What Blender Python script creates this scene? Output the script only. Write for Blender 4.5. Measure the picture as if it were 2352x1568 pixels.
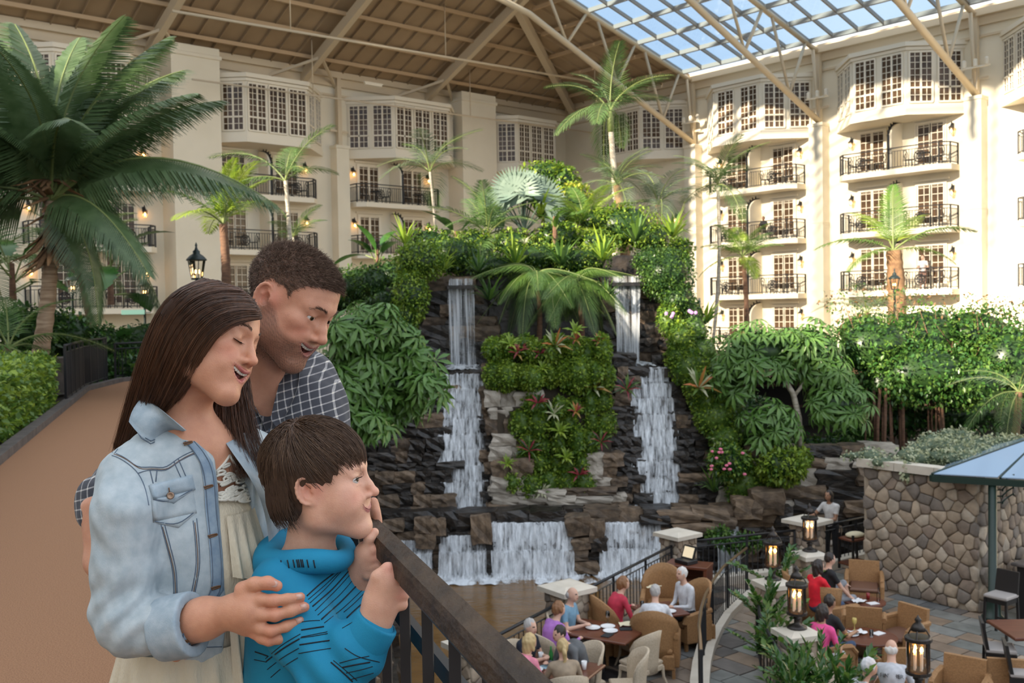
import bpy, math, random
import numpy as np
from mathutils import Matrix, Vector
for _o in list(bpy.data.objects): bpy.data.objects.remove(_o)
SC = bpy.context.scene; COL = SC.collection
rnd = random.Random(7); NP = np.random.default_rng(7)
# ---------------------------------------------------------------- camera
F, CX, CY = 2287., 1176., 784.
CAM = np.array([0, 0, 1.58])
CM = Matrix.Rotation(math.pi/2 - math.radians(1.7), 4, 'X') @ Matrix.Rotation(math.radians(-1.0), 4, 'Z')
cam = bpy.data.objects.new('camera', bpy.data.cameras.new('camera')); COL.objects.link(cam)
cam.matrix_world = Matrix.Translation(CAM) @ CM
cam.data.sensor_width = 36; cam.data.lens = 36*F/2352; cam.data.clip_end = 500; cam.data.clip_start = .05
cam.data.dof.use_dof = True; cam.data.dof.focus_distance = 1.95; cam.data.dof.aperture_fstop = 12
SC.camera = cam
# ---------------------------------------------------------------- light: sky, sun, exposure
SUN_EL, SUN_H = math.radians(22), (.75, .661)
wd = bpy.data.worlds.new('sky'); SC.world = wd; wd.use_nodes = True
_n = wd.node_tree.nodes; _l = wd.node_tree.links; _b = _n['Background']
_tc = _n.new('ShaderNodeTexCoord'); _nz = _n.new('ShaderNodeTexNoise'); _rp = _n.new('ShaderNodeValToRGB')
_nz.inputs['Scale'].default_value = 2.2; _nz.inputs['Detail'].default_value = 5
_rp.color_ramp.elements[0].position = .42; _rp.color_ramp.elements[0].color = (.66, .76, .90, 1)
_rp.color_ramp.elements[1].position = .68; _rp.color_ramp.elements[1].color = (.95, .97, 1, 1)
_l.new(_tc.outputs['Generated'], _nz.inputs['Vector']); _l.new(_nz.outputs['Fac'], _rp.inputs['Fac']); _l.new(_rp.outputs['Color'], _b.inputs['Color'])
_b.inputs['Strength'].default_value = 1.0
_s = bpy.data.lights.new('sun', 'SUN'); _s.energy = 9; _s.angle = math.radians(.9); _s.color = (1, .87, .69)
sun = bpy.data.objects.new('sun', _s); COL.objects.link(sun); sun.location = (-40, -35, 45)
sun.rotation_euler = Vector((SUN_H[0]*math.cos(SUN_EL), SUN_H[1]*math.cos(SUN_EL), -math.sin(SUN_EL))).to_track_quat('-Z', 'Y').to_euler()
SC.view_settings.view_transform = 'Standard'; SC.view_settings.look = 'None'
SC.view_settings.gamma = 1; SC.view_settings.exposure = .78; SC.view_settings.use_curve_mapping = False
# ---------------------------------------------------------------- pixel helpers (photo frame 2352x1568)
RM = np.array(CM.to_3x3())
def ray(px, py):
    v = RM @ np.array([(px-CX)/F, -(py-CY)/F, -1.]); return v/v[1]
def W(px, py, y): return CAM + ray(px, py)*y
def onz(px, py, z):
    r = ray(px, py); return CAM + r*((z-CAM[2])/r[2])
# ---------------------------------------------------------------- materials
MATS = {}
def mat(name, col, rough=.6, col2=None, scale=8., bump=0., bscale=None, metal=0., emit=0., ecol=None, trans=0., spec=.5, detail=4., stretch=None, sub=0., contrast=(.35, .65), objcoord=True, sheen=0., alpha=1., vary=0., attr=None):
    if name in MATS: return MATS[name]
    m = bpy.data.materials.new(name); m.use_nodes = True; MATS[name] = m
    nt = m.node_tree; n = nt.nodes; l = nt.links; p = n['Principled BSDF']
    p.inputs['Roughness'].default_value = rough; p.inputs['Metallic'].default_value = metal
    p.inputs['Specular IOR Level'].default_value = spec; p.inputs['Transmission Weight'].default_value = trans
    p.inputs['Sheen Weight'].default_value = sheen; p.inputs['Alpha'].default_value = alpha
    if sub: p.inputs['Subsurface Weight'].default_value = sub; p.inputs['Subsurface Radius'].default_value = (.012, .005, .003); p.inputs['Subsurface Scale'].default_value = 1
    p.inputs['Base Color'].default_value = (*col, 1)
    vec = None
    if col2 or bump:
        tc = n.new('ShaderNodeTexCoord'); vec = tc.outputs['Object']
        if stretch:
            mp = n.new('ShaderNodeMapping'); mp.inputs['Scale'].default_value = stretch; l.new(vec, mp.inputs['Vector']); vec = mp.outputs['Vector']
    out = None
    if col2:
        nz = n.new('ShaderNodeTexNoise'); nz.inputs['Scale'].default_value = scale; nz.inputs['Detail'].default_value = detail
        l.new(vec, nz.inputs['Vector'])
        rp = n.new('ShaderNodeValToRGB'); rp.color_ramp.elements[0].position = contrast[0]; rp.color_ramp.elements[1].position = contrast[1]
        rp.color_ramp.elements[0].color = (*col, 1); rp.color_ramp.elements[1].color = (*col2, 1)
        l.new(nz.outputs['Fac'], rp.inputs['Fac']); out = rp.outputs['Color']
    if attr:
        at = n.new('ShaderNodeAttribute'); at.attribute_name = attr; src = at.outputs['Color']
        if out:
            mx = n.new('ShaderNodeMix'); mx.data_type = 'RGBA'; mx.blend_type = 'MULTIPLY'; mx.inputs[0].default_value = 1
            l.new(out, mx.inputs[6]); l.new(src, mx.inputs[7]); out = mx.outputs[2]
        else: out = src
    if vary:
        oi = n.new('ShaderNodeObjectInfo'); hs = n.new('ShaderNodeHueSaturation'); mr = n.new('ShaderNodeMapRange')
        mr.inputs[3].default_value = 1-vary; mr.inputs[4].default_value = 1+vary; l.new(oi.outputs['Random'], mr.inputs[0]); l.new(mr.outputs[0], hs.inputs['Value'])
        if out: l.new(out, hs.inputs['Color'])
        else: hs.inputs['Color'].default_value = (*col, 1)
        out = hs.outputs['Color']
    if out: l.new(out, p.inputs['Base Color'])
    if bump:
        bz = n.new('ShaderNodeTexNoise'); bz.inputs['Scale'].default_value = bscale or scale*3; bz.inputs['Detail'].default_value = 5; l.new(vec, bz.inputs['Vector'])
        bp = n.new('ShaderNodeBump'); bp.inputs['Strength'].default_value = bump; bp.inputs['Distance'].default_value = .02
        l.new(bz.outputs['Fac'], bp.inputs['Height']); l.new(bp.outputs['Normal'], p.inputs['Normal'])
    if emit: p.inputs['Emission Color'].default_value = (*(ecol or col), 1); p.inputs['Emission Strength'].default_value = emit
    return m
def glassmat(name, tint=(.9, .95, 1), gloss=.12, rough=.02, facing=True):
    if name in MATS: return MATS[name]
    m = bpy.data.materials.new(name); m.use_nodes = True; MATS[name] = m
    nt = m.node_tree; n = nt.nodes; l = nt.links; n.remove(n['Principled BSDF'])
    t = n.new('ShaderNodeBsdfTransparent'); t.inputs['Color'].default_value = (*tint, 1)
    g = n.new('ShaderNodeBsdfGlossy'); g.inputs['Roughness'].default_value = rough
    mx = n.new('ShaderNodeMixShader'); mx.inputs[0].default_value = gloss
    if facing:
        fr = n.new('ShaderNodeFresnel'); fr.inputs['IOR'].default_value = 1.45; l.new(fr.outputs[0], mx.inputs[0])
    l.new(t.outputs[0], mx.inputs[1]); l.new(g.outputs[0], mx.inputs[2]); l.new(mx.outputs[0], n['Material Output'].inputs['Surface'])
    return m
def leafmat(name, col, col2=None, rough=.42, scale=3., tl=.35, vary=.0):
    """leaf: principled + translucent so that back light glows through"""
    if name in MATS: return MATS[name]
    m = mat(name, col, rough, col2, scale=scale, vary=vary, detail=2.)
    nt = m.node_tree; n = nt.nodes; l = nt.links; p = n['Principled BSDF']
    tr = n.new('ShaderNodeBsdfTranslucent'); mx = n.new('ShaderNodeMixShader'); mx.inputs[0].default_value = tl
    if p.inputs['Base Color'].is_linked: l.new(p.inputs['Base Color'].links[0].from_socket, tr.inputs['Color'])
    else: tr.inputs['Color'].default_value = (*col, 1)
    l.new(p.outputs[0], mx.inputs[1]); l.new(tr.outputs[0], mx.inputs[2]); l.new(mx.outputs[0], n['Material Output'].inputs['Surface'])
    return m
# ---------------------------------------------------------------- objects
def tag(o, label=None, cat=None, group=None, kind=None):
    for k, v in (('label', label), ('category', cat), ('group', group), ('kind', kind)):
        if v: o[k] = v
    return o
def thing(name, label, cat, loc=(0, 0, 0), rz=0., group=None, kind=None):
    o = bpy.data.objects.new(name, None); COL.objects.link(o); o.empty_display_size = .1
    o.location = loc; o.rotation_euler = (0, 0, rz); return tag(o, label, cat, group, kind)
def link(name, me, parent=None, loc=None, rot=None, scale=None):
    o = bpy.data.objects.new(name, me); COL.objects.link(o)
    if parent: o.parent = parent
    if loc is not None: o.location = loc
    if rot is not None: o.rotation_euler = rot
    if scale is not None: o.scale = scale if hasattr(scale, '__len__') else (scale,)*3
    return o
def mesh(name, v, f, mats, smooth=False, mi=None):
    me = bpy.data.meshes.new(name); v = np.asarray(v, dtype=np.float32).reshape(-1, 3)
    if isinstance(f, np.ndarray):
        nf, k = f.shape; me.vertices.add(len(v)); me.vertices.foreach_set('co', v.ravel())
        me.loops.add(nf*k); me.loops.foreach_set('vertex_index', f.ravel().astype(np.int32))
        me.polygons.add(nf); me.polygons.foreach_set('loop_start', np.arange(0, nf*k, k, dtype=np.int32))
        me.update(calc_edges=True)
    else: me.from_pydata(v.tolist(), [], f)
    for m in (mats if isinstance(mats, (list, tuple)) else [mats]): me.materials.append(m)
    if mi is not None: me.polygons.foreach_set('material_index', np.asarray(mi, dtype=np.int32))
    if smooth: me.polygons.foreach_set('use_smooth', np.ones(len(me.polygons), dtype=bool))
    me.update(); return me
def nrm(v): v = np.asarray(v, float); return v/(np.linalg.norm(v)+1e-12)
def frame(d, up=(0, 0, 1)):
    d = nrm(d); up = np.asarray(up, float)
    if abs(d @ nrm(up)) > .98: up = np.array([1., 0, 0])
    x = nrm(np.cross(d, up)); return x, nrm(np.cross(x, d)), d
class MB:
    def __init__(s): s.v = []; s.f = []; s.m = []
    def add(s, v, f, mi=0):
        b = len(s.v); s.v += [tuple(map(float, p)) for p in v]; s.f += [tuple(i+b for i in q) for q in f]; s.m += [mi]*len(f); return s
    def box(s, x0, x1, y0, y1, z0, z1, mi=0):
        return s.add([(x0, y0, z0), (x1, y0, z0), (x1, y1, z0), (x0, y1, z0), (x0, y0, z1), (x1, y0, z1), (x1, y1, z1), (x0, y1, z1)],
                     [(0, 3, 2, 1), (4, 5, 6, 7), (0, 1, 5, 4), (1, 2, 6, 5), (2, 3, 7, 6), (3, 0, 4, 7)], mi)
    def bbox(s, x0, x1, y0, y1, z0, z1, b=.01, mi=0):  # chamfered box
        def ring(i, z): return [(x0+i, y0+i, z), (x1-i, y0+i, z), (x1-i, y1-i, z), (x0+i, y1-i, z)]
        v = ring(b, z0)+ring(0, z0+b)+ring(0, z1-b)+ring(b, z1)
        f = [(3, 2, 1, 0), (12, 13, 14, 15)]+[(r*4+i, r*4+(i+1) % 4, r*4+4+(i+1) % 4, r*4+4+i) for r in range(3) for i in range(4)]
        return s.add(v, f, mi)
    def bar(s, p, q, w, h=None, up=(0, 0, 1), mi=0):
        p = np.asarray(p, float); q = np.asarray(q, float); h = h or w; x, y, d = frame(q-p, up)
        c = [-x*w/2-y*h/2, x*w/2-y*h/2, x*w/2+y*h/2, -x*w/2+y*h/2]
        return s.add([p+k for k in c]+[q+k for k in c], [(0, 3, 2, 1), (4, 5, 6, 7), (0, 1, 5, 4), (1, 2, 6, 5), (2, 3, 7, 6), (3, 0, 4, 7)], mi)
    def tube(s, pts, r, n=6, cap=True, mi=0, flat=1., up=(0, 0, 1)):
        pts = [np.asarray(p, float) for p in pts]; k = len(pts); r = [r]*k if not hasattr(r, '__len__') else r; v = []
        for i in range(k):
            d = pts[min(i+1, k-1)]-pts[max(i-1, 0)]; x, y, _ = frame(d, up)
            for j in range(n):
                a = 2*math.pi*j/n; v.append(pts[i]+x*math.cos(a)*r[i]+y*math.sin(a)*r[i]*flat)
        f = [(i*n+j, i*n+(j+1) % n, (i+1)*n+(j+1) % n, (i+1)*n+j) for i in range(k-1) for j in range(n)]
        if cap: f += [tuple(range(n))[::-1], tuple((k-1)*n+j for j in range(n))]
        return s.add(v, f, mi)
    def lathe(s, prof, n=12, c=(0, 0, 0), mi=0):
        v = [(c[0]+r*math.cos(2*math.pi*j/n), c[1]+r*math.sin(2*math.pi*j/n), c[2]+z) for r, z in prof for j in range(n)]; k = len(prof)
        f = [(i*n+j, i*n+(j+1) % n, (i+1)*n+(j+1) % n, (i+1)*n+j) for i in range(k-1) for j in range(n)]
        f += [tuple(range(n))[::-1], tuple((k-1)*n+j for j in range(n))]
        return s.add(v, f, mi)
    def prism(s, poly, z0, z1, mi=0):
        n = len(poly); a = sum(poly[i][0]*poly[(i+1) % n][1]-poly[(i+1) % n][0]*poly[i][1] for i in range(n))
        if a < 0: poly = poly[::-1]
        v = [(*p, z0) for p in poly]+[(*p, z1) for p in poly]
        return s.add(v, [tuple(range(n))[::-1], tuple(range(n, 2*n))]+[(i, (i+1) % n, n+(i+1) % n, n+i) for i in range(n)], mi)
    def ell(s, c, r, n=8, m=6, mi=0, jit=0., rot=0.):
        v = []; cr, sr = math.cos(rot), math.sin(rot)
        for i in range(m+1):
            t = math.pi*i/m
            for j in range(n):
                a = 2*math.pi*j/n; q = 1+(rnd.uniform(-jit, jit) if jit else 0)
                x, y, z = r[0]*math.sin(t)*math.cos(a)*q, r[1]*math.sin(t)*math.sin(a)*q, -r[2]*math.cos(t)*q
                v.append((c[0]+x*cr-y*sr, c[1]+x*sr+y*cr, c[2]+z))
        return s.add(v, [(i*n+j, i*n+(j+1) % n, (i+1)*n+(j+1) % n, (i+1)*n+j) for i in range(m) for j in range(n)], mi)
    def me(s, name, mats, smooth=False, rel=None):
        v = np.array(s.v, dtype=float).reshape(-1, 3)
        if rel is not None: v = v-np.array(rel)
        return mesh(name, v, s.f, mats, smooth, s.m)
    def build(s, name, mats, parent=None, smooth=False, world=False):
        """world=True: vertices are world coordinates, parent is an unrotated Empty"""
        return link(name, s.me(name, mats, smooth, rel=wpos(parent) if world and parent else None), parent)
def wpos(o):
    p = np.zeros(3)
    while o: p += np.array(o.location); o = o.parent
    return p
def kids(o): return [c for c in o.children]
def copy_tree(o, parent=None, loc=None, rz=None, label=None, scale=None):
    c = o.copy(); COL.objects.link(c); c.parent = parent
    if loc is not None: c.location = loc
    if rz is not None: c.rotation_euler = (0, 0, rz)
    if scale is not None: c.scale = (scale,)*3 if not hasattr(scale, '__len__') else scale
    if label: c['label'] = label
    for ch in list(o.children): copy_tree(ch, c)
    return c
def scatter(tv, tf, pos, R, sc):
    """N copies of template verts tv (k,3)/faces tf (array) at pos with rotation matrices R (N,3,3), scales sc -> verts, faces"""
    tv = np.asarray(tv, float); tf = np.asarray(tf); N = len(pos); sc = np.asarray(sc, float)
    if sc.ndim == 1: sc = sc[:, None]
    v = np.einsum('nij,nkj->nki', R, tv[None]*sc[:, None, :])+np.asarray(pos)[:, None, :]
    f = tf[None]+(np.arange(N)*len(tv))[:, None, None]
    return v.reshape(-1, 3), f.reshape(-1, tf.shape[1])
def rotmats(d, roll=None, up=(0, 0, 1.)):
    """rotation matrices whose local y axis follows d (N,3), local z as near up as possible"""
    d = d/np.linalg.norm(d, axis=1, keepdims=True); upv = np.broadcast_to(np.asarray(up, float), d.shape)
    x = np.cross(d, upv); L = np.linalg.norm(x, axis=1, keepdims=True); x = np.where(L < 1e-3, np.array([1., 0, 0]), x/np.maximum(L, 1e-6)); z = np.cross(x, d)
    if roll is not None:
        c = np.cos(roll)[:, None]; s_ = np.sin(roll)[:, None]; x, z = x*c+z*s_, z*c-x*s_
    return np.stack([x, d, z], axis=2)
def arc_pts(c, r, a0, a1, n): return [(c[0]+r*math.cos(a0+(a1-a0)*i/n), c[1]+r*math.sin(a0+(a1-a0)*i/n)) for i in range(n+1)]
def lerp(a, b, t): return a+(b-a)*t
def unit(n): d = NP.normal(size=(n, 3)); return d/np.linalg.norm(d, axis=1, keepdims=True)
# ================================================================ the atrium shell
CREAM = mat('cream_plaster', (.82, .75, .60), .8, (.77, .70, .55), scale=.6, bump=.15, bscale=14)
TRIMW = mat('white_trim', (.82, .75, .61), .6)
DECK = mat('brown_roof_deck', (.42, .31, .195), .6, (.36, .265, .165), scale=.5)
STEEL = mat('beige_steel', (.64, .53, .37), .5)
RUSTB = mat('tan_purlin_paint', (.52, .37, .22), .6)
IRON = mat('black_iron', (.018, .018, .02), .45, spec=.4)
WGLASS = mat('window_glass', (.06, .038, .024), .15, (.15, .09, .05), scale=.8, spec=.3)
SKYG = glassmat('roof_glass', (.66, .75, .82), .05, facing=False)
BULB = mat('lamp_bulb', (1, .62, .25), .4, emit=9, ecol=(1, .5, .14))
LGLASS = glassmat('lantern_glass', (.98, .96, .92), .08)
CL, UL, NL = np.array([5.2, 72., 0]), np.array([-.75, -.661, 0]), np.array([.661, -.75, 0])
CR, UR, NR = np.array([5.04, 69.84, 0]), np.array([.661, -.75, 0]), np.array([-.75, -.661, 0])
RZL, RZR = math.atan2(-.661, -.75), math.atan2(.75, -.661)
SIDES = dict(L=(CL, UL, NL, RZL, 1, 0.), R=(CR, UR, NR, RZR, -1, .3))
def FP(side, s, o, z): c, u, n, *_ = SIDES[side]; return c+u*s+n*o+np.array([0, 0, z])
def on_side(side, px, py, off=0):
    c, u, n, *_ = SIDES[side]; r = ray(px, py); p = CAM+r*(np.dot(c+n*off-CAM, n)/np.dot(r, n)); return float(np.dot(p-c, u)), float(p[2])
EAVE = 15.4
def wall_side(side, s0, s1, cols, wide):
    c, u, n, rz, sg, dz = SIDES[side]; top = EAVE+dz
    w = thing('wall_left' if side == 'L' else 'wall_right', 'cream plastered hotel wall with bay windows along the '+('shaded' if side == 'L' else 'sunlit')+' side', 'wall', tuple(c), rz, kind='structure')
    m = MB(); m.box(*sorted((sg*s0, sg*s1)), -.5, 0, -5, top+.4); m.build('plaster_wall', CREAM, w)
    m = MB(); a, b = sorted((sg*s0, sg*s1))
    m.box(a, b, 0, .25, top-.55, top-.1); m.box(a, b, 0, .5, top-.1, top+.25); m.box(a, b, 0, .12, top-1.1, top-.98); m.build('cornice', STEEL, w)
    for x in cols:
        m = MB(); m.bbox(sg*x-.42, sg*x+.42, 0, .7, -5, 11.3+dz, .03); m.bbox(sg*x-.47, sg*x+.47, 0, .75, 11.2+dz, 11.4+dz, .03)
        m.box(sg*x-.44, sg*x+.44, .0, .72, 6.2, 6.24); m.build('pilaster', CREAM, w)
        m = MB(); m.box(sg*x-.13, sg*x+.13, .2, .46, 11.4+dz, top); m.box(sg*x-.6, sg*x+.6, .3, .36, 12.2+dz, 12.32+dz); m.build('steel_post', STEEL, w)
    for x0, x1 in wide:
        m = MB(); m.bbox(*sorted((sg*x0, sg*x1)), 0, 1.5 if x0 < 40 else 2.4, -5, top+.1, .03); m.bbox(*sorted((sg*x0-.08, sg*x1+.08)), 0, 1.6, top-.5, top-.3, .03); m.build('wide_pilaster', CREAM, w)
    return w
wall_side('L', -3, 62, [20.35, 0.3], [(47.1, 49.7), (28.2, 30.8), (9.3, 12.1)])  # outermost wide pilaster is unseen, added to block low sun along the wall
wall_side('R', -3, 58, [10.06, 18.8, 27.4, 36.1], [])
# ---- casement window pair, shared meshes
def sash_mesh():
    m = MB(); w, h = .98, 2.3
    for x in (-.49, 0, .49): m.box(x-.04, x+.04, 0, .07, 0, h)
    for z in (0, .66, h): m.box(-.5, .5, 0, .07, z-.04, z+.04)
    for x in (-.25, .25): m.box(x-.014, x+.014, .015, .05, 0, h)
    for z in (.33, .95, 1.24, 1.53, 1.82, 2.1): m.box(-.49, .49, .015, .05, z-.014, z+.014)
    return m.me('sash', TRIMW)
SASH = sash_mesh()
PANE = MB().box(-.48, .48, .0, .012, 0, 2.3).me('pane', WGLASS)
WIN_N = [0]; DOOR_N = [0]
def bay(side, s0, s1, desc, nf=3):
    """bay window: front face and two slanted faces, windows in each"""
    c, u, n, rz, sg, dz = SIDES[side]; WIN_N[0] += 1; P = 2.0; z0 = 10.75+dz
    mid = (s0+s1)/2; hw = (s1-s0)/2; o = thing('window_%d' % WIN_N[0], 'cream bay window with paned casements, '+desc, 'window', tuple(c+u*mid), rz, kind='structure')
    pl = lambda k=0., q=0.: [(-hw-k, 0), (-hw+P-k*.4, P+k), (hw-P+k*.4, P+k), (hw+k, 0)]
    m = MB(); m.prism(pl(), z0+.45, z0+3.4); m.prism(pl(.08), z0+.3, z0+.52); m.prism(pl(.14), z0, z0+.3); m.prism(pl(.1), z0+3.2, z0+3.35); m.prism(pl(.2), z0+3.38, z0+3.6)
    m.build('bay_body', TRIMW, o)
    q = pl(); faces = [(q[0], q[1], 2), (q[1], q[2], nf), (q[2], q[3], 2)]
    for a, b, k in faces:
        a = np.array(a); b = np.array(b); d = b-a; L = np.linalg.norm(d); d /= L
        for i in range(k):
            t = L*(i+.5)/k; p = a+d*t; ang = math.atan2(d[1], d[0]); sc = min(1.15, L/k*.86)
            nn = np.array([-d[1], d[0]])
            link('sash', SASH, o, (*(p+nn*.01), z0+.62), (0, 0, ang), (sc, 1, 1.08)); link('pane', PANE, o, (*(p+nn*.005), z0+.62), (0, 0, ang), (sc, 1, 1.08))
    return o
def FDOOR():
    m = MB(); h = 2.25
    for x in (-.78, -.7, -.02, .02, .7, .78): m.box(x-.05, x+.05, 0, .08, 0, h)
    m.box(-.83, .83, 0, .08, h, h+.12); m.box(-.95, .95, 0, .1, h+.2, h+.3)
    for x in (-.36, .36):
        m.box(x-.36, x+.36, 0, .06, 0, .3); m.box(x-.015, x+.015, .01, .05, 0, h)
        for z in (.62, 1.0, 1.38, 1.76, 2.12): m.box(x-.33, x+.33, .01, .05, z-.015, z+.015)
    return m.me('door_frame', TRIMW)
FD = FDOOR(); FDP = MB().box(-.34, .34, 0, .02, .28, 2.2).me('pane', WGLASS)
# ---- balcony
def balcony_meshes():
    hw, dp = 3.05, 1.35; ch = .45
    m = MB(); m.prism([(-hw, 0), (-hw, dp-ch), (-hw+ch, dp), (hw-ch, dp), (hw, dp-ch), (hw, 0)], -.28, 0); slab = m.me('slab', TRIMW)
    pts = [(-hw+.06, .05), (-hw+.06, dp-ch-.02), (-hw+ch, dp-.07), (hw-ch, dp-.07), (hw-.06, dp-ch-.02), (hw-.06, .05)]
    m = MB()
    for a, b in zip(pts, pts[1:]):
        a = np.array(a); b = np.array(b); L = np.linalg.norm(b-a)
        m.bar((*a, 1.07), (*b, 1.07), .06, .05); m.bar((*a, .1), (*b, .1), .04, .04); m.bar((*a, .9), (*b, .9), .03, .03)
        k = max(1, int(L/.15))
        for i in range(1, k): p = lerp(a, b, i/k); m.bar((*p, .1), (*p, .9), .02, .02)
        m.bar((*a, 0), (*a, 1.09), .06, .06)
    m.bar((*pts[-1], 0), (*pts[-1], 1.09), .06, .06)
    for x in (-1.6, 1.6):  # scroll medallions
        for r in (.28, .15):
            p = [(x+r*math.cos(t*math.pi/6), dp-.07, .5+r*math.sin(t*math.pi/6)) for t in range(13)]; m.tube(p, .025, 4)
        for t in range(4): m.bar((x-.3*math.cos(t*.785), dp-.07, .5-.3*math.sin(t*.785)), (x+.3*math.cos(t*.785), dp-.07, .5+.3*math.sin(t*.785)), .03, .03)
    rail = m.me('railing', IRON)
    m = MB(); N = 8; arch = [(0, -.0), (1.15, 0)]+[(1.15*math.cos(t*math.pi/2/N), 1.75+.75*math.sin(t*math.pi/2/N)) for t in range(N+1)]+[(0, 2.5)]
    v = [(-.07, y, z) for y, z in arch]+[(.07, y, z) for y, z in arch]; n = len(arch)
    m.add(v, [tuple(range(n)), tuple(range(2*n-1, n-1, -1))]+[(i, i+n, (i+1) % n+n, (i+1) % n) for i in range(n)]); part = m.me('partition', CREAM)
    m = MB(); p = [(0, y, z) for y, z in arch[1:-1]]; m.tube(p, .07, 5); m.tube([(0, 1.2, 0), (0, 1.2, 1.75)], .05, 5)
    for i in range(6): t = math.pi/2*i/6; m.bar((0, 1.15*math.cos(t), 1.75+.75*math.sin(t)), (0, 1.28*math.cos(t), 1.78+.9*math.sin(t)), .05)
    scroll = m.me('iron_scroll', IRON)
    return slab, rail, part, scroll
BAL = balcony_meshes()
def lantern_meshes():
    m = MB(); m.box(-.05, .05, 0, .12, .35, .55); m.tube([(0, .1, .5), (0, .2, .62), (0, .24, .5)], .02, 5); m.lathe([(.03, .5), (.05, .42), (.14, .34), (.15, .3)], 8, (0, .24, 0)); b = m.me('bracket', IRON)
    g = MB().lathe([(.06, 0), (.11, .1), (.12, .3)], 8, (0, .24, 0)).me('shade', LGLASS); l = MB().ell((0, .24, .15), (.06, .06, .09), 8, 5).me('bulb', BULB, True); return b, g, l
LAN = lantern_meshes()
def furn_meshes():
    m = MB(); m.lathe([(.36, .70), (.36, .73)], 10); m.lathe([(.03, 0), (.03, .7)], 6)
    for a in range(3): m.bar((0, 0, .15), (.28*math.cos(a*2.1), .28*math.sin(a*2.1), 0), .03)
    t = m.me('table_top', IRON)
    m = MB(); m.lathe([(.22, .43), (.23, .46)], 8); st = m.me('seat', IRON)
    lg = MB().bar((0, 0, 0), (0, 0, .45), .03).me('leg', IRON)
    m = MB(); m.tube([(-.2, .2, .45), (-.22, .24, .8), (-.1, .26, .95), (.1, .26, .95), (.22, .24, .8), (.2, .2, .45)], .02, 4); m.tube([(0, .22, .45), (-.1, .24, .65), (0, .25, .8), (.1, .24, .65), (0, .22, .45)], .02, 4); bk = m.me('backrest', IRON)
    return t, st, lg, bk
FUR = furn_meshes()
def balcony(side, s, lev, bdesc, fl, furn=True, lamps=(1, 1), arch=True):
    c, u, n, rz, sg, dz = SIDES[side]; base = c+u*s+np.array([0, 0, lev+dz]); wh = f'{fl} floor {bdesc}'
    o = thing('balcony', f'black iron railed balcony on the {wh}', 'balcony', tuple(base), rz, 'guest room balconies')
    link('slab', BAL[0], o); link('railing', BAL[1], o)
    if arch: link('partition', BAL[2], o); link('iron_scroll', BAL[3], o, (-.1*sg, 0, 0))
    for k in (-1, 1):
        DOOR_N[0] += 1; d = thing('door_%d' % DOOR_N[0], f'white french doors on the {wh}', 'door', tuple(base+u*k*1.6*1+n*.01), rz, kind='structure')
        link('door_frame', FD, d); link('pane', FDP, d, (-.36, .005, 0)); link('pane', FDP, d, (.36, .005, 0))
        if lamps[0 if k < 0 else 1]:
            nearfar = ('far' if k < 0 else 'near'); q = thing('wall_lantern', f'lit wall lantern, {nearfar} end of {fl} floor balcony {bdesc}', 'lantern', tuple(base+u*k*2.75+np.array([0, 0, 1.55])), rz, 'wall lanterns beside balcony doors')
            link('bracket', LAN[0], q); link('shade', LAN[1], q); link('bulb', LAN[2], q)
        if furn:
            t = thing('patio_table', f'iron patio table, {"far" if k<0 else "near"} half of {fl} floor balcony {bdesc}', 'table', tuple(base+u*k*1.55+n*.72), rz, 'balcony tables'); link('table_top', FUR[0], t)
            for j, dx in enumerate((-.72, .72)):
                h = thing('patio_chair', f'{"farther" if dx<0 else "nearer"} iron chair, {"far" if k<0 else "near"} table, {fl} floor balcony {bdesc}', 'chair', tuple(base+u*(k*1.55+dx)+n*.7), rz+(-1.57 if dx*sg > 0 else 1.57), 'balcony chairs')
                link('seat', FUR[1], h); [link('leg', FUR[2], h, (x_, y_, 0)) for x_ in (-.16, .16) for y_ in (-.16, .16)]; link('backrest', FUR[3], h)
BD = dict(L0='behind the coconut palm', L1='above the man', L2='left of the mound', L3='in the inner corner',
          R1='beside the inner corner', R2='right of the mound', R3='behind the stout palm', R4='at the frame edge')
for side, s0, s1, k, nf in (('L', 31.2, 38.6, 'L0', 3), ('L', 21.4, 29.0, 'L1', 3), ('L', 11.6, 19.6, 'L2', 3), ('L', 2.6, 9.9, 'L3', 3), ('R', 1.8, 9.2, 'R1', 3), ('R', 11.0, 18.2, 'R2', 2), ('R', 19.8, 26.7, 'R3', 2), ('R', 28.6, 35.4, 'R4', 2)):
    bay(side, s0, s1, BD[k], nf)
for side, s, k, levs in (('L', 34.6, 'L0', (2.1, 5.15, 8.15)), ('L', 25.3, 'L1', (2.1, 5.15, 8.15)), ('L', 16.6, 'L2', (5.15, 8.15)), ('R', 14.7, 'R2', (-.95, 2.05, 5.15, 8.2)), ('R', 23.4, 'R3', (2.05, 5.15, 8.25)), ('R', 32.6, 'R4', (2.05, 5.15, 8.25))):
    for lv in levs:
        balcony(side, s, lv, BD[k], {8: 'third', 5: 'second', 2: 'first', 0: 'ground', -1: 'ground'}[int(math.floor(lv)) if lv > 0 else 0], furn=lv > 1)
for s, lv in ((4.9, 2.05), (4.9, 5.15)):
    q = thing('wall_lantern', 'lit black wall lantern on the shaded corner wall, %s one' % ('lower' if lv < 4 else 'upper'), 'lantern', tuple(FP('R', s+3.6, 0, lv+1.9)), RZR); [link(nm, me, q) for nm, me in zip(('bracket', 'shade', 'bulb'), LAN)]
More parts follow.
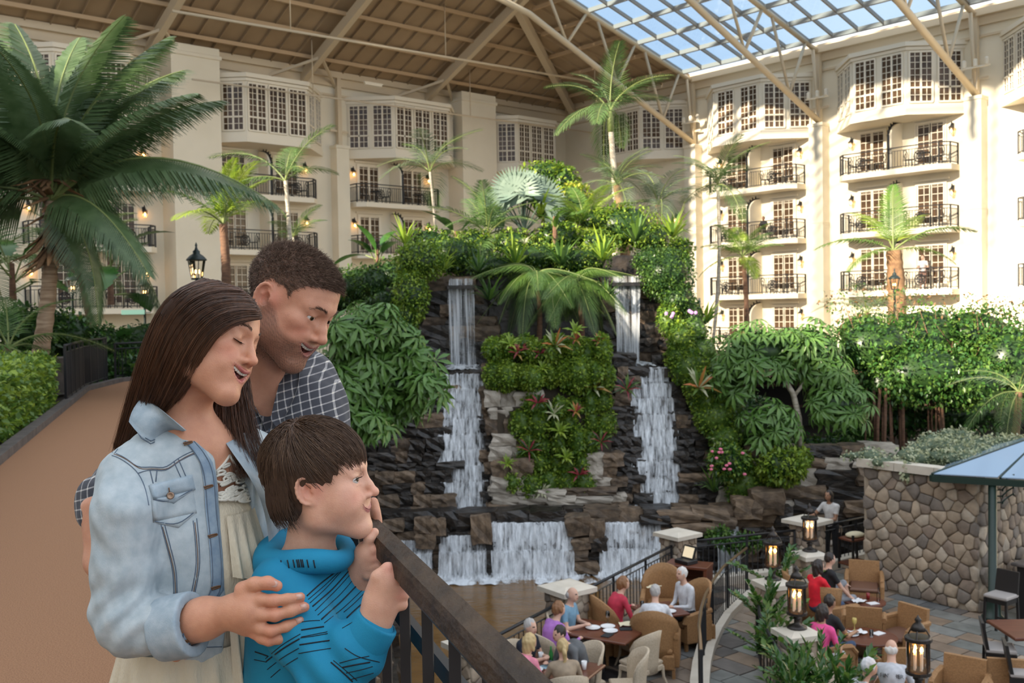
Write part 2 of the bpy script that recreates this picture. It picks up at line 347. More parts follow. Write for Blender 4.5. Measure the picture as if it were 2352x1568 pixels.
# ---------------------------------------------------------------- roof
SL, SR_ = .43, .27; ZL, ZR = EAVE+.1, EAVE+.4
def PL(s, a, dz=0): return FP('L', s, a, ZL+SL*a+dz)
def PR(s, b, dz=0): return FP('R', s, b, ZR+SR_*b+dz)
def hipA(s): return -.05+.628*s
roof = thing('ceiling', 'brown metal deck roof with tan purlins over the shaded wall', 'ceiling', kind='structure')
DMAX = 11.4
s = .6
while s < 44:
    s1 = s+1.15; a0, a1 = min(hipA(s), DMAX), min(hipA(s1-.06), DMAX); m = MB(); g = .06
    if a1 > .1:
        v = [PL(s, -.5), PL(s1-g, -.5), PL(s1-g, a1), PL(s, max(a0, -.4))]; m.add(v+[p+np.array([0, 0, .12]) for p in v], [(0, 1, 2, 3), (7, 6, 5, 4), (0, 4, 5, 1), (1, 5, 6, 2), (3, 2, 6, 7), (0, 3, 7, 4)])
        m.bar(PL(s1-.03, -.5, -.06), PL(s1-.03, a1, -.06), .05, .14); m.build('deck_panel', DECK, roof)
    s = s1
b_h = lambda sr: (sr+1.79)/.628-1.55
s = -1.4
while s < 9.9:
    s1 = s+1.15; e = min(s1, 10.06); m = MB(); v = [PR(s, -.4), PR(e-.06, -.4), PR(e-.06, max(b_h(e), 0)), PR(s, max(b_h(s), -.3))]
    m.add(v+[p+np.array([0, 0, .12]) for p in v], [(3, 2, 1, 0), (4, 5, 6, 7), (0, 1, 5, 4), (1, 2, 6, 5), (2, 3, 7, 6), (3, 0, 4, 7)])
    m.bar(PR(e-.03, -.4, -.06), PR(e-.03, max(b_h(e), 0), -.06), .05, .14); m.build('deck_panel', DECK, roof); s = s1
for a in (1.5, 3.3, 5.1, 6.9, 8.7, 10.5):
    MB().bar(PL((a+.1)/.628, a, -.22), PL(44, a, -.22), .14, .2).build('purlin', RUSTB, roof); b0 = max(a/.628-1.55, 0)
    MB().bar(PR(a*1.0-1.2, max(b_h(a-1.2)-.3, .2) if False else a*1.3, -.22), PR(10.0, a*1.3, -.22), .14, .2).build('purlin', RUSTB, roof)
for s in (31.5, 22.6, 13.9):
    MB().bar(PL(s, -.4, -.55), PL(s, DMAX, -.55), .34, .55).build('roof_beam', STEEL, roof)
    MB().bar(PL(s-2.2, .1, -.7), PL(s, 2.3, -.7), .14, .14).build('knee_brace', STEEL, roof)
    MB().bar(PL(s+2.2, .1, -.7), PL(s, 2.3, -.7), .14, .14).build('knee_brace', STEEL, roof)
MB().bar(PL(.3, .1, -.5), PL(DMAX/.628, DMAX, -.5), .4, .55).build('hip_beam', STEEL, roof)
# skylight: bars and panes over the sunlit side
sky = thing('window_9', 'sloping glass skylight with a grid of dark bars', 'skylight', kind='structure')
SBAR = mat('skylight_bar', (.33, .30, .26), .5); S0, DS, B0, DB = 10.06, 1.457, 1.3, 2.05
NB = 12; NS = 19
for i in range(NS):
    for j in range(NB):
        s = S0+i*DS; b = B0+j*DB; g = .05
        if b+DB > b_h(s)+.5: continue
        v = [PR(s+g, b+g), PR(s+DS-g, b+g), PR(s+DS-g, b+DB-g), PR(s+g, b+DB-g)]
        MB().add(v+[p+np.array([0, 0, .02]) for p in v], [(3, 2, 1, 0), (4, 5, 6, 7), (0, 1, 5, 4), (1, 2, 6, 5), (2, 3, 7, 6), (3, 0, 4, 7)]).build('pane', SKYG, sky)
for i in range(NS+1):
    s = S0+i*DS; MB().bar(PR(s, B0, -.06), PR(s, min(B0+NB*DB, b_h(s)), -.06), .09, .2).build('glazing_bar', SBAR, sky)
for j in range(NB+1):
    b = B0+j*DB; s = max(S0, (b+1.55)*.628-1.79); MB().bar(PR(s, b, -.1), PR(S0+NS*DS, b, -.1), .1, .26).build('glazing_bar', SBAR, sky)
MB().bar(PR(S0-.1, .3, -.1), PR(S0+NS*DS, .3, -.1), .5, .45).build('eave_beam', STEEL, sky)
# unglazed far slope: rafters and purlins that throw the stripes on the sunlit wall
raf = thing('ceiling_rafters', 'beige steel rafters carrying the glass over the shaded side', 'ceiling', kind='structure')
for s in np.arange(19, 62, 1.9): MB().bar(PL(s, DMAX, -.1), PL(s, 30, -.1), .22, .3).build('rafter', STEEL, raf)
for a in (11.5, 16, 20.5, 25, 29.8): MB().bar(PL(18.4, a, -.3), PL(62, a, -.3), .3, .4).build('purlin', STEEL, raf)
# trusses
for k, s in enumerate((10.06, 18.8, 27.4, 36.1)):
    t = thing('roof_truss', ('beige steel roof truss bounding the glass roof', 'second beige steel truss crossing under the skylight', 'third beige steel truss under the skylight, ending on a pillar near the frame edge', 'beige steel truss nearest to the viewer')[k], 'truss', tuple(FP('R', s, .35, 11.4)), 0, 'roof trusses')
    top = lambda b: PR(s, b, -.25); bot = lambda b: FP('R', s, b, 11.4+.3+.16*b+.24*min(b, 14)+.03*max(0, b-14))
    MB().tube([top(.2), top(24)], .14, 8).build('top_chord', STEEL, t, True, True)
    MB().tube([bot(.3), bot(7), bot(14), bot(24)], .17, 8).build('bottom_chord', STEEL, t, True, True)
    for b in (3.2, 7.2, 11.2, 15.2, 19.2):
        MB().tube([bot(b), top(b-1.6)], .09, 6).build('web_strut', STEEL, t, True, True); MB().tube([bot(b), top(b+1.6)], .09, 6).build('web_strut', STEEL, t, True, True)
    MB().tube([bot(.3), top(.9)], .1, 6).build('web_strut', STEEL, t, True, True)
    # floodlight bracket on the post
    f = thing('floodlight_bracket', ('floodlight bracket on the pillar at the skylight corner', 'floodlight bracket on the pillar between the sunlit bays', 'floodlight bracket on the pillar near the frame edge', 'floodlight bracket on the nearest pillar')[k], 'floodlight', tuple(FP('R', s+.2, .8, 13.0)), RZR, 'floodlight brackets')
    MB().box(-.7, .7, -.04, .04, 0, .08).build('arm', TRIMW, f)
    for x in (-.55, .0, .55): MB().lathe([(.11, 0), (.11, .3), (.06, .36)], 8, (x, 0, .08)).build('lamp_head', TRIMW, f)
for a, pa, pb, lbl in ((7.0, (395, 25), (1500, 211), 'long pale pipe hung on rods below the roof deck'), (2.6, (440, 182), (1560, 331), 'lower thin pale pipe running past the bay windows')):
    s0, z0 = on_side('L', *pa, a); s1, z1 = on_side('L', *pb, a); z = (z0+z1)/2; p = FP('L', s0, a, z0); q = FP('L', s1, a, z1)
    t = thing('hanging_pipe', lbl, 'pipe', tuple(p)); MB().tube([p, q], .07 if a > 5 else .05, 8).build('pipe', STEEL, t, True, True)
    for k in (.18, .47, .83):
        h = lerp(p, q, k); sl = lerp(s0, s1, k); zt = ZL+SL*a if sl > a/.628 else ZR+SR_*max(sl-1.55, 0)
        MB().tube([h, (h[0], h[1], min(zt, 30))], .03, 5).build('hanger_rod', STEEL, t, True, True)
for (x, y, a, lb) in ((857, 195, 3.5, 'white tube lamp hung under the brown deck'), (1371, 322, 2.0, 'glowing tube lamp by the inner corner')):
    s0, z0 = on_side('L', x, y, a); t = thing('tube_lamp', lb, 'lamp', tuple(FP('L', s0, a, z0)), RZL); MB().box(-.6, .6, -.08, .08, .04, .12).build('housing', TRIMW, t); MB().box(-.55, .55, -.05, .05, -.04, .04).build('tube', BULB if a < 3 else TRIMW, t)
# unseen wall added behind the viewer, sized to shade the walkway from low sun
DV = np.array([.75, .661, 0.]); DP = np.array([.661, -.75, 0.]); c = -DV*25
wb = MB(); wb.bar(c-DP*34+np.array([0, 0, 7.1]), c+DP*30+np.array([0, 0, 7.1]), .6, 24.6, up=(0, 0, 1)); tag(wb.build('wall_sun_block', CREAM), 'unseen cream wall added behind the viewer to block the low sun', 'wall', kind='structure')
# ================================================================ walkway, ground, rocks, pools
PATHM = mat('tan_aggregate_path', (.20, .092, .042), .9, (.33, .17, .085), scale=160, bump=.25, bscale=220, detail=2)
KERB = mat('dark_kerb', (.07, .06, .055), .8, (.12, .10, .09), scale=6)
SOIL = mat('dark_soil', (.035, .028, .02), .95, (.06, .045, .03), scale=2, bump=.4)
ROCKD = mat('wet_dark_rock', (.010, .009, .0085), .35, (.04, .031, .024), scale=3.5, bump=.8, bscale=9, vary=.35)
ROCKB = mat('brown_rock', (.075, .052, .034), .65, (.20, .14, .09), scale=3, bump=.8, bscale=10, vary=.3)
ROCKP = mat('pale_rock', (.30, .26, .21), .7, (.50, .45, .38), scale=2.2, bump=.8, bscale=8, vary=.2)
LIME = mat('pale_stone_cap', (.62, .56, .47), .75, (.56, .50, .41), scale=4, bump=.15)
PX = lambda y: .45-.35*y           # walkway edge with the railing
PXL = lambda y: -1.99-.337*y        # walkway edge with the hedge
path = thing('floor', 'tan aggregate walkway curving away past the hedge', 'walkway', (0, 0, 0), kind='structure')
ys = list(np.linspace(-4, 22, 14)); L = [(PXL(y), y) for y in ys]+[(-9.8, 25), (-8.5, 28), (-5, 30.5)]; R = [(PX(y), y) for y in ys]+[(-7.6, 23.6), (-6.6, 25.2), (-5, 26.5)]
m = MB(); m.add([(x, y, 0) for x, y in L]+[(x, y, 0) for x, y in R], [(i, len(L)+i, len(L)+i+1, i+1) for i in range(len(L)-1)]); m.build('path_surface', PATHM, path)
m = MB()
for i in range(len(R)-1): m.add([(*R[i], -.02), (*R[i+1], -.02), (*R[i+1], -1.1), (*R[i], -1.1)], [(0, 1, 2, 3)])
m.build('path_side', KERB, path)
m = MB(); [m.bar((L[i][0]-.06, L[i][1], .02), (L[i+1][0]-.06, L[i+1][1], .02), .16, .16) for i in range(len(L)-1)]; m.build('kerb', KERB, path)
m = MB(); [m.bar((R[i][0]+.05, R[i][1], .0), (R[i+1][0]+.05, R[i+1][1], .0), .14, .1) for i in range(len(R)-1)]; m.build('kerb', KERB, path)
# planted ground left and behind, and unseen lower ground added to block light from below
g = MB(); g.add([(-40, -5, -.06), (PXL(-5), -5, -.06), (PXL(23), 23, -.06), (-9.8, 25, -.06), (-8.5, 28, -.06), (-5, 30.5, -.06), (-3, 33, -.3), (8, 34, -1), (40, 40, -1), (40, 75, -1), (-40, 75, -1)], [tuple(range(11))])
tag(g.build('ground', SOIL), 'dark planted soil beside the walkway and along the walls', 'ground', kind='structure')
lg_ = MB(); lg_.box(-70, 70, -60, 80, -5.8, -5.55); tag(lg_.build('ground_light_block', SOIL), 'unseen dark ground added to block light from below', 'ground', kind='structure')
def rock_tpl(seed, r=.55):
    q = random.Random(seed); v = []; idx = {}; f = []
    for i in range(4):
        for j in range(4):
            for k in range(4):
                if 0 < i < 3 and 0 < j < 3 and 0 < k < 3: continue
                p = np.array([i, j, k])/1.5-1; w = nrm(p)*1.15; c = p*(1-r)+w*r+np.array([q.uniform(-.13, .13) for _ in range(3)]); idx[(i, j, k)] = len(v); v.append(c*.5)
    for ax in range(3):
        for e in (0, 3):
            for a in range(3):
                for b in range(3):
                    def I(u, w_): t = [0, 0, 0]; t[ax] = e; t[(ax+1) % 3] = u; t[(ax+2) % 3] = w_; return idx[tuple(t)]
                    c = (I(a, b), I(a+1, b), I(a+1, b+1), I(a, b+1)); f.append(c if e else c[::-1])
    return v, f
RT = [rock_tpl(i, .04+.05*(i % 3)) for i in range(6)]
RMESH = {}
def rock(parent, c, size, m, rz=0., name='rock', seed=None):
    i = rnd.randrange(6) if seed is None else seed; k = (i, m.name)
    if k not in RMESH: RMESH[k] = mesh('rock', RT[i][0], RT[i][1], m, False)
    return link(name, RMESH[k], parent, c if parent is None else np.array(c)-np.array(parent.location), (rnd.uniform(-.08, .08), rnd.uniform(-.08, .08), rz), size)
# ---- rock core of the mound: rising steps of dark rock (plan polygons)
ZP = -4.4; ZW = -4.95; ZU = -3.62
core = thing('rock_mound', 'tall planted rock mound with two waterfalls', 'rock mound', (1.0, 30, ZW), kind='structure')
m = MB()
def X(px, y): return (px-CX)/F*y
m.prism([(-6.2, 25.2), (7.4, 25.2), (9.0, 27), (9.0, 40), (-9, 40), (-8, 27)], ZW-.4, ZU-.12)          # terrace under the cascades
m.prism([(-5.4, 26.4), (X(1000, 26.4), 26.4), (X(1000, 26.9), 27.2), (X(1440, 27), 27.2), (X(1590, 26.6), 26.4), (6.2, 26.8), (8, 29), (8, 36), (-6, 36), (-6, 30)], ZU-.2, -1.6)
m.prism([(-4.6, 27.4), (6.2, 27.6), (7.0, 31), (6, 37), (-4.5, 37), (-5.0, 31)], -1.65, .0)
m.prism([(-3.6, 28.6), (5.0, 28.6), (5.8, 32), (4.5, 36), (-3.8, 36), (-4.0, 31)], -.05, 2.35)
m.prism([(-2.6, 29.6), (4.3, 29.6), (4.2, 33), (3.5, 35), (-2.8, 35), (-3.0, 32)], 2.3, 3.2)
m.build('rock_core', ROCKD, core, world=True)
def rock_face(x0, x1, z0, z1, y, mats, parent, sx=.5, sz=.26, lean=0., skip=None):
    z = z0
    while z < z1:
        h = sz*rnd.uniform(.75, 1.35); x = x0+rnd.uniform(-.2, 0)
        while x < x1:
            w = sx*rnd.uniform(.6, 1.5); cx = x+w/2; yy = (y(cx, z) if callable(y) else y)+rnd.uniform(-.09, .07)
            if not (skip and skip(cx, z)): rock(parent, (cx, yy, z+h/2), (w*1.06, rnd.uniform(.45, .75), h*1.1), rnd.choice(mats), rnd.uniform(-.1, .1))
            x += w
        z += h
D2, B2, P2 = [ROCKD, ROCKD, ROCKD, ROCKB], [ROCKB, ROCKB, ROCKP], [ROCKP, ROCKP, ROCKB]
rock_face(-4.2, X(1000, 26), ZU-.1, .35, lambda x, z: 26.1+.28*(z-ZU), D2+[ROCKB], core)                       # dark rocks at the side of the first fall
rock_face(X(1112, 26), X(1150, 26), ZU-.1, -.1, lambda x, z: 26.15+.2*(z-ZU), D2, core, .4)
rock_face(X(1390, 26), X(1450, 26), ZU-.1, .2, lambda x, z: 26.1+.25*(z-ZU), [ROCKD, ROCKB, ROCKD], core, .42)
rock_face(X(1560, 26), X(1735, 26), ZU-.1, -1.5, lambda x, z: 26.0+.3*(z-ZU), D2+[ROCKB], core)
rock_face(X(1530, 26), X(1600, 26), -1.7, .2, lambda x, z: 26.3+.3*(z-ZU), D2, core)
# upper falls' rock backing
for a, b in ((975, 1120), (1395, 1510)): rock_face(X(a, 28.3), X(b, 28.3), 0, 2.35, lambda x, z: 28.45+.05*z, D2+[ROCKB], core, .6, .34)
# central buttress: pale stones at its base and left flank
rock_face(X(1128, 25.6), X(1400, 25.6), ZU-.1, ZU+.62, lambda x, z: 25.75+.12*(z-ZU)+.25*abs(x-1.05)**2*.25, P2+[ROCKB], core, .62, .2)
rock_face(X(1128, 25.7), X(1190, 25.7), ZU+.6, ZU+3.0, lambda x, z: 25.85+.18*(z-ZU), [ROCKP, ROCKP, ROCKB], core, .5, .36)
rock_face(X(1355, 25.7), X(1405, 25.7), ZU+.6, ZU+1.3, lambda x, z: 25.85+.18*(z-ZU), [ROCKP, ROCKB], core, .5, .26)
m = MB(); m.prism([(X(1140, 26), 25.95), (X(1400, 26), 25.95), (X(1420, 27), 28.6), (X(1120, 27), 28.6)], ZU-.2, -.9); m.prism([(X(1125, 26.2), 26.15), (X(1405, 26.2), 26.15), (X(1415, 27), 28.8), (X(1120, 27), 28.8)], -.95, .1)
m.prism([(X(1118, 26.4), 26.5), (X(1400, 26.4), 26.5), (X(1410, 27), 29), (X(1118, 27), 29)], .0, .75); m.build('buttress_core', SOIL, core, world=True)
# lip stones and lower wall of the pool
lowfall = thing('pool_weir', 'low stone weir with water pouring over it into the pool', 'weir', (0, 25, ZW), kind='structure')
m = MB(); m.prism([(-6, 24.75), (7.6, 24.75), (7.6, 25.4), (-6, 25.4)], ZW-.4, ZU-.3); m.prism([(-6, 24.95), (7.6, 24.95), (7.6, 25.4), (-6, 25.4)], ZU-.35, ZU-.13); m.build('weir_core', ROCKD, lowfall, world=True)
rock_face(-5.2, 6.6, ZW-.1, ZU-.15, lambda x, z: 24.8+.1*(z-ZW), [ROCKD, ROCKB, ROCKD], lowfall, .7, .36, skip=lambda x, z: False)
for px, py, w, h, mt in ((972, 1203, .42, .38, ROCKB), (1008, 1208, .36, .42, ROCKB), (978, 1237, .5, .4, ROCKB), (1105, 1213, .5, .72, ROCKB), (1327, 1203, .62, .5, ROCKB), (1370, 1215, .38, .55, ROCKB), (1335, 1245, .5, .3, ROCKB), (1322, 1272, .6, .28, ROCKB), (1375, 1245, .4, .35, ROCKD),
                         (1345, 1300, .6, .3, ROCKB), (1560, 1182, 1.1, .3, ROCKB), (1625, 1178, .9, .3, ROCKB), (1500, 1190, .7, .24, ROCKD), (1590, 1210, 1.0, .3, ROCKB), (1660, 1200, .6, .3, ROCKB), (905, 1205, .5, .3, ROCKB), (1760, 1150, .8, .6, ROCKB), (1715, 1165, .7, .5, ROCKB)):
    rock(lowfall, W(px, py, 24.55), (w, .5, h), mt)
# right bank: grey ledge rocks behind the terrace
bank = thing('rock_bank', 'grey stacked ledge rocks behind the standing waitress', 'rock bank', (7, 26, ZP), kind='structure')
m = MB(); m.prism([(5.2, 26.6), (7.2, 25.4), (12, 25.2), (16, 27), (16, 36), (6, 36)], ZP-.6, -2.3); m.build('bank_core', ROCKD, bank, world=True)
rock_face(X(1660, 25.6), X(1760, 25.6), ZU-.4, -2.2, lambda x, z: 25.6-.0*(x)+.25*(z-ZP), [ROCKP, ROCKB, ROCKP], bank, .7, .4)
rock_face(X(1740, 25), X(2010, 25), ZP-.2, -2.3, lambda x, z: 25.1+.3*(z-ZP), [ROCKP, ROCKB, ROCKB, ROCKD], bank, .9, .34)
# undercroft behind the trees: low building front, wall painted near-black as deep shade
und = thing('wall_undercroft', 'beam and wall painted dark as shade under the trees', 'wall', (9, 33, -4), kind='structure')
DARK = mat('undercroft_shade_paint', (.02, .016, .013), .8); WOODB = mat('brown_beam', (.10, .05, .03), .6)
m = MB(); m.box(6.3, 22, 32.5, 33, -4.6, -.2); m.build('painted_shade_wall', DARK, und, world=True)
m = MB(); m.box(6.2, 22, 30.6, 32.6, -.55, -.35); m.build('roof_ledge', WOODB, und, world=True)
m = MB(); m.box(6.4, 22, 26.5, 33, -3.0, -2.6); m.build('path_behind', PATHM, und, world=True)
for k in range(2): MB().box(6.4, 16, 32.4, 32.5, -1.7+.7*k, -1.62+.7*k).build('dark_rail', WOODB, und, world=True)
# ---- water
def water_mat(name, cover, sx=9., sz=1.1, col=(.80, .84, .88), lo=.46, hi=.66):
    if name in MATS: return MATS[name]
    mt = bpy.data.materials.new(name); mt.use_nodes = True; MATS[name] = mt; nt = mt.node_tree; n = nt.nodes; l = nt.links; p = n['Principled BSDF']
    p.inputs['Base Color'].default_value = (*col, 1); p.inputs['Roughness'].default_value = .35
    tc = n.new('ShaderNodeTexCoord'); mp = n.new('ShaderNodeMapping'); mp.inputs['Scale'].default_value = (sx, sx*.3, sz); nz = n.new('ShaderNodeTexNoise'); nz.inputs['Scale'].default_value = 1; nz.inputs['Detail'].default_value = 6; nz.inputs['Roughness'].default_value = .65
    rp = n.new('ShaderNodeValToRGB'); rp.color_ramp.elements[0].position = lo; rp.color_ramp.elements[1].position = hi; rp.color_ramp.elements[0].color = (0, 0, 0, 1); rp.color_ramp.elements[1].color = (cover,)*3+(1,)
    tr = n.new('ShaderNodeBsdfTransparent'); mx = n.new('ShaderNodeMixShader')
    l.new(tc.outputs['Object'], mp.inputs['Vector']); l.new(mp.outputs['Vector'], nz.inputs['Vector']); l.new(nz.outputs['Fac'], rp.inputs['Fac']); l.new(rp.outputs['Color'], mx.inputs[0]); l.new(tr.outputs[0], mx.inputs[1]); l.new(p.outputs[0], mx.inputs[2]); l.new(mx.outputs[0], n['Material Output'].inputs['Surface'])
    return mt
WAT = water_mat('falling_water', .95, 13, 2.0, lo=.36, hi=.7); WATF = water_mat('thin_veil_water', .7, 11, .35, lo=.40, hi=.68); FOAM = water_mat('foam', .95, 3, 3, lo=.4, hi=.55); WATL = water_mat('weir_water', .97, 11, 2.2, lo=.34, hi=.64)
POOL = mat('brown_pool_water', (.15, .08, .026), .08, (.20, .11, .04), scale=1.2, bump=.6, bscale=5, spec=.3, stretch=(1, 2.2, 1))
POOLD = mat('dark_ledge_water', (.03, .022, .012), .06, (.06, .04, .02), scale=1.5, bump=.3, bscale=6, spec=.6)
pw = MB(); pw.add([(x, y, ZW) for x, y in ((-9, 6), (-1.0, 12), (.6, 16.6), (3.3, 21.0), (6.4, 22.3), (8.2, 24.3), (8.2, 25.0), (-9, 25.0))], [tuple(range(8))])
tag(pw.build('pool_water', POOL), 'brown rippled pool below the weir', 'water', kind='structure')
uw = MB(); uw.prism([(-6, 24.9), (7.4, 24.9), (8, 26.6), (-6.5, 26.6)], ZU-.1, ZU); tag(uw.build('ledge_water', POOLD), 'dark still water on the ledge above the weir', 'water', kind='structure')
def sheet(prof, xa, xb, nx=28, jit=.03):
    """water sheet over a profile of (y, z, xl, xr)"""
    v = []; f = []; k = len(prof)
    for (y, z, xl, xr) in prof:
        for i in range(nx+1):
            t = i/nx; v.append((lerp(xl, xr, t)+rnd.uniform(-.02, .02), y-abs(rnd.gauss(0, jit)), z+rnd.uniform(-.02, .02)))
    for r in range(k-1):
        for i in range(nx): a = r*(nx+1)+i; f.append((a, a+1, a+nx+2, a+nx+1))
    return MB().add(v, f)
def cascade(name, lbl, pts, upper, cat='waterfall'):
    """pts: (py, pxl, pxr) edges of the stepped cascade; upper: edges of the free fall above"""
    w = thing(name, lbl, cat, (X((pts[0][1]+pts[0][2])/2, 26), 26, ZU), group='waterfalls of the mound')
    y0, y1 = 25.95, 26.9; prof = []; n = len(pts)
    zt = W(1200, pts[-1][0], y1)[2]; K = 9; steps = thing_rocks = []
    for k in range(K+1):
        t = k/K; py = lerp(pts[0][0], pts[-1][0], t); yy = lerp(y0, y1, t)
        for a, b in zip(pts, pts[1:]):
            if a[0] >= py >= b[0]: q = (a[0]-py)/(a[0]-b[0]); xl, xr = lerp(a[1], b[1], q), lerp(a[2], b[2], q)
        z = lerp(ZU, zt, t); prof.append((yy, z, X(xl, yy), X(xr, yy)))
        if k < K: prof.append((yy+.015, lerp(ZU, zt, (k+.86)/K), X(xl, yy), X(xr, yy)))
        if k < K: # rock step behind the water
            zz = z; x = X(xl, yy)-.15
            while x < X(xr, yy)+.1:
                ww = rnd.uniform(.35, .7); rock(core, (x+ww/2, yy+.36, zz+.2), (ww*1.08, .62, .46), ROCKD); x += ww
    sheet(prof, 0, 0).build('cascade_water', WAT, w, True, True)
    prof2 = [(p[0]-.05, p[1], lerp(p[2], p[3], .12), lerp(p[2], p[3], .88)) for p in prof]; sheet(prof2, 0, 0, 20, .05).build('cascade_foam', WAT, w, True, True)
    yu = 27.55; p2 = []
    for py, pxl, pxr in upper: c = W(0, py, yu); p2.append((yu+.12*(1 if py < upper[0][0]-20 else 0), W((pxl+pxr)/2, py, yu)[2], X(pxl, yu), X(pxr, yu)))
    for k in range(2): sheet([(a-.05*k, b, c, d) for a, b, c, d in p2], 0, 0, 34, .02).build('veil_water', WATF, w, True, True)
    lp = p2[0]; sheet([(yu-.7, lp[1]+.02, lp[2]-.35, lp[3]+.4), (yu-.2, lp[1]+.05, lp[2]-.25, lp[3]+.35), (yu+.2, lp[1]+.1, lp[2]-.1, lp[3]+.1)], 0, 0, 24).build('plunge_foam', FOAM, w, True, True)
    xl, xr = X(pts[0][1], y0), X(pts[0][2], y0); sheet([(y0-.55, ZU+.02, xl-.15, xr+.15), (y0-.25, ZU+.06, xl-.1, xr+.12), (y0, ZU+.12, xl, xr)], 0, 0, 24, .05).build('base_foam', FOAM, w, True, True)
    return w
cascade('waterfall', 'white cascade and thin veil fall beside the schefflera bush', [(1180, 985, 1118), (1060, 1000, 1113), (950, 1003, 1115), (852, 1012, 1110)], [(846, 1035, 1092), (740, 1032, 1090), (690, 1030, 1090), (640, 1034, 1088)])
cascade('waterfall', 'white cascade and veil fall between buttress and moss ramp', [(1168, 1450, 1592), (1060, 1443, 1560), (950, 1432, 1545), (848, 1425, 1530)], [(838, 1418, 1466), (740, 1417, 1470), (690, 1415, 1472), (634, 1411, 1478)])
lipm = MB()
for a, b in ((1030, 1092), (1408, 1482)): lipm.prism([(X(a, 27.5), 27.45), (X(b, 27.5), 27.45), (X(b, 28.4), 28.9), (X(a, 28.4), 28.9)], 2.24, 2.34)
lipm.build('fall_lip', ROCKD, core, world=True)
# ledge pools where the veils land
lm = MB()
for a, b, z in ((985, 1125, .0), (1405, 1545, .0)): lm.prism([(X(a, 26.8), 26.75), (X(b, 26.8), 26.75), (X(b, 28), 28.4), (X(a, 28), 28.4)], z-.25, W(1200, 849, 26.9)[2]-.02)
lm.build('plunge_ledge', ROCKD, core, world=True)
for k, (a, b, zt, lb) in enumerate(((898, 985, .82, 'narrow weir fall by the railing'), (1000, 1110, .9, 'weir fall between the two square boulders'), (1120, 1312, 1.2, 'widest weir fall under the central buttress'), (1368, 1512, 1.15, 'weir fall behind the stone pillar with the till'), (1640, 1690, 1.0, 'small weir fall right of the host stand'))):
    w = thing('weir_fall', 'white '+lb, 'waterfall', (X((a+b)/2, 24.6), 24.6, ZW), group='falls over the weir'); xa, xb = X(a, 24.6), X(b, 24.6); zt = ZW+zt+.1
    pr = [(24.15, ZW+.0, xa-.1, xb+.1), (24.35, ZW+.15, xa, xb), (24.38, ZW+.62, xa, xb), (24.52, ZW+.66, xa, xb), (24.56, zt, xa, xb), (24.9, zt+.03, xa, xb)]
    sheet(pr, 0, 0, 30, .04).build('fall_water', WATL, w, True, True); sheet([(y-.07, z, l+.05, r-.05) for y, z, l, r in pr], 0, 0, 26, .06).build('fall_spray', WAT, w, True, True)
fo = sheet([(23.75, ZW+.015, -3.6, 6), (24.0, ZW+.03, -3.6, 6), (24.5, ZW+.05, -3.6, 6)], 0, 0, 90, .1).build('pool_foam', FOAM); tag(fo, 'white foam along the foot of the weir', 'foam', kind='stuff')

lb_ = MB(); lb_.prism([(PX(3)+.3, 3), (PX(12)+.3, 12), (PX(20)+.3, 20), (-5.6, 25.5), (-4.4, 25.4), (-3.2, 23), (-2.6, 19.5), (-1.6, 14), (-.2, 8), (.4, 3)], ZW-.5, -4.2); lb_.prism([(PX(3)+.1, 3), (PX(20)+.1, 20), (-6.2, 26.5), (-5.0, 26), (-4.0, 22), (-3.4, 18), (-1.9, 11), (-.3, 5)], -4.3, -2.2)
lb_.prism([(PX(-4)-.1, -4), (PX(22)-.1, 22), (-7.8, 25), (-6, 28.5), (-5.4, 28), (PX(22)+.2, 22), (PX(-4)+.0, -4)], -4.5, -.05)
tag(lb_.build('bank_left', ROCKD), 'dark rock bank below the walkway railing', 'rock bank', kind='structure')
for i in range(46):
    t = rnd.random(); y = 13+12*t; x = lerp(-1.7, -4.9, t)+rnd.uniform(-.5, .4); rock(core, (x, y, ZW+rnd.uniform(.1, .9)), (rnd.uniform(.5, 1.1), rnd.uniform(.5, .9), rnd.uniform(.4, .7)), rnd.choice([ROCKD, ROCKD, ROCKB]), rnd.uniform(0, 3))
# ================================================================ implicit-surface sculpting (used for every figure)
def sd_cone(P, p, q, r1, r2):
    p = np.asarray(p, float); q = np.asarray(q, float); d = q-p; L = d @ d+1e-12
    t = np.clip(((P-p) @ d)/L, 0, 1); return np.linalg.norm(P-p-t[..., None]*d, axis=-1)-(r1+(r2-r1)*t)
def sd_ell(P, c, r, R=None):
    q = P-np.asarray(c, float)
    if R is not None: q = q @ np.asarray(R)
    r = np.asarray(r, float); k0 = np.linalg.norm(q/r, axis=-1); k1 = np.linalg.norm(q/(r*r), axis=-1)+1e-9; return k0*(k0-1)/k1
def sd_box(P, c, h, R=None, rd=0.):
    q = P-np.asarray(c, float)
    if R is not None: q = q @ np.asarray(R)
    q = np.abs(q)-(np.asarray(h, float)-rd); return np.linalg.norm(np.maximum(q, 0), axis=-1)+np.minimum(q.max(axis=-1), 0)-rd
def rotm(x=0, y=0, z=0): return np.array(Matrix.Rotation(z, 3, 'Z') @ Matrix.Rotation(y, 3, 'Y') @ Matrix.Rotation(x, 3, 'X'))
SDK = dict(cone=sd_cone, ell=sd_ell, box=sd_box)
class Prim:
    def __init__(s, kind, *a, k=.02, m=0, op='u'):
        s.kind = kind; s.a = a; s.k = k; s.m = m; s.op = op
        if kind == 'cone': p, q, r1, r2 = a; r = max(r1, r2); s.lo = np.minimum(p, q)-r; s.hi = np.maximum(p, q)+r
        else: r = float(np.linalg.norm(a[1])) if kind == 'box' else float(np.max(a[1])); s.lo = np.asarray(a[0], float)-r; s.hi = np.asarray(a[0], float)+r
    def __call__(s, P): return SDK[s.kind](P, *s.a)
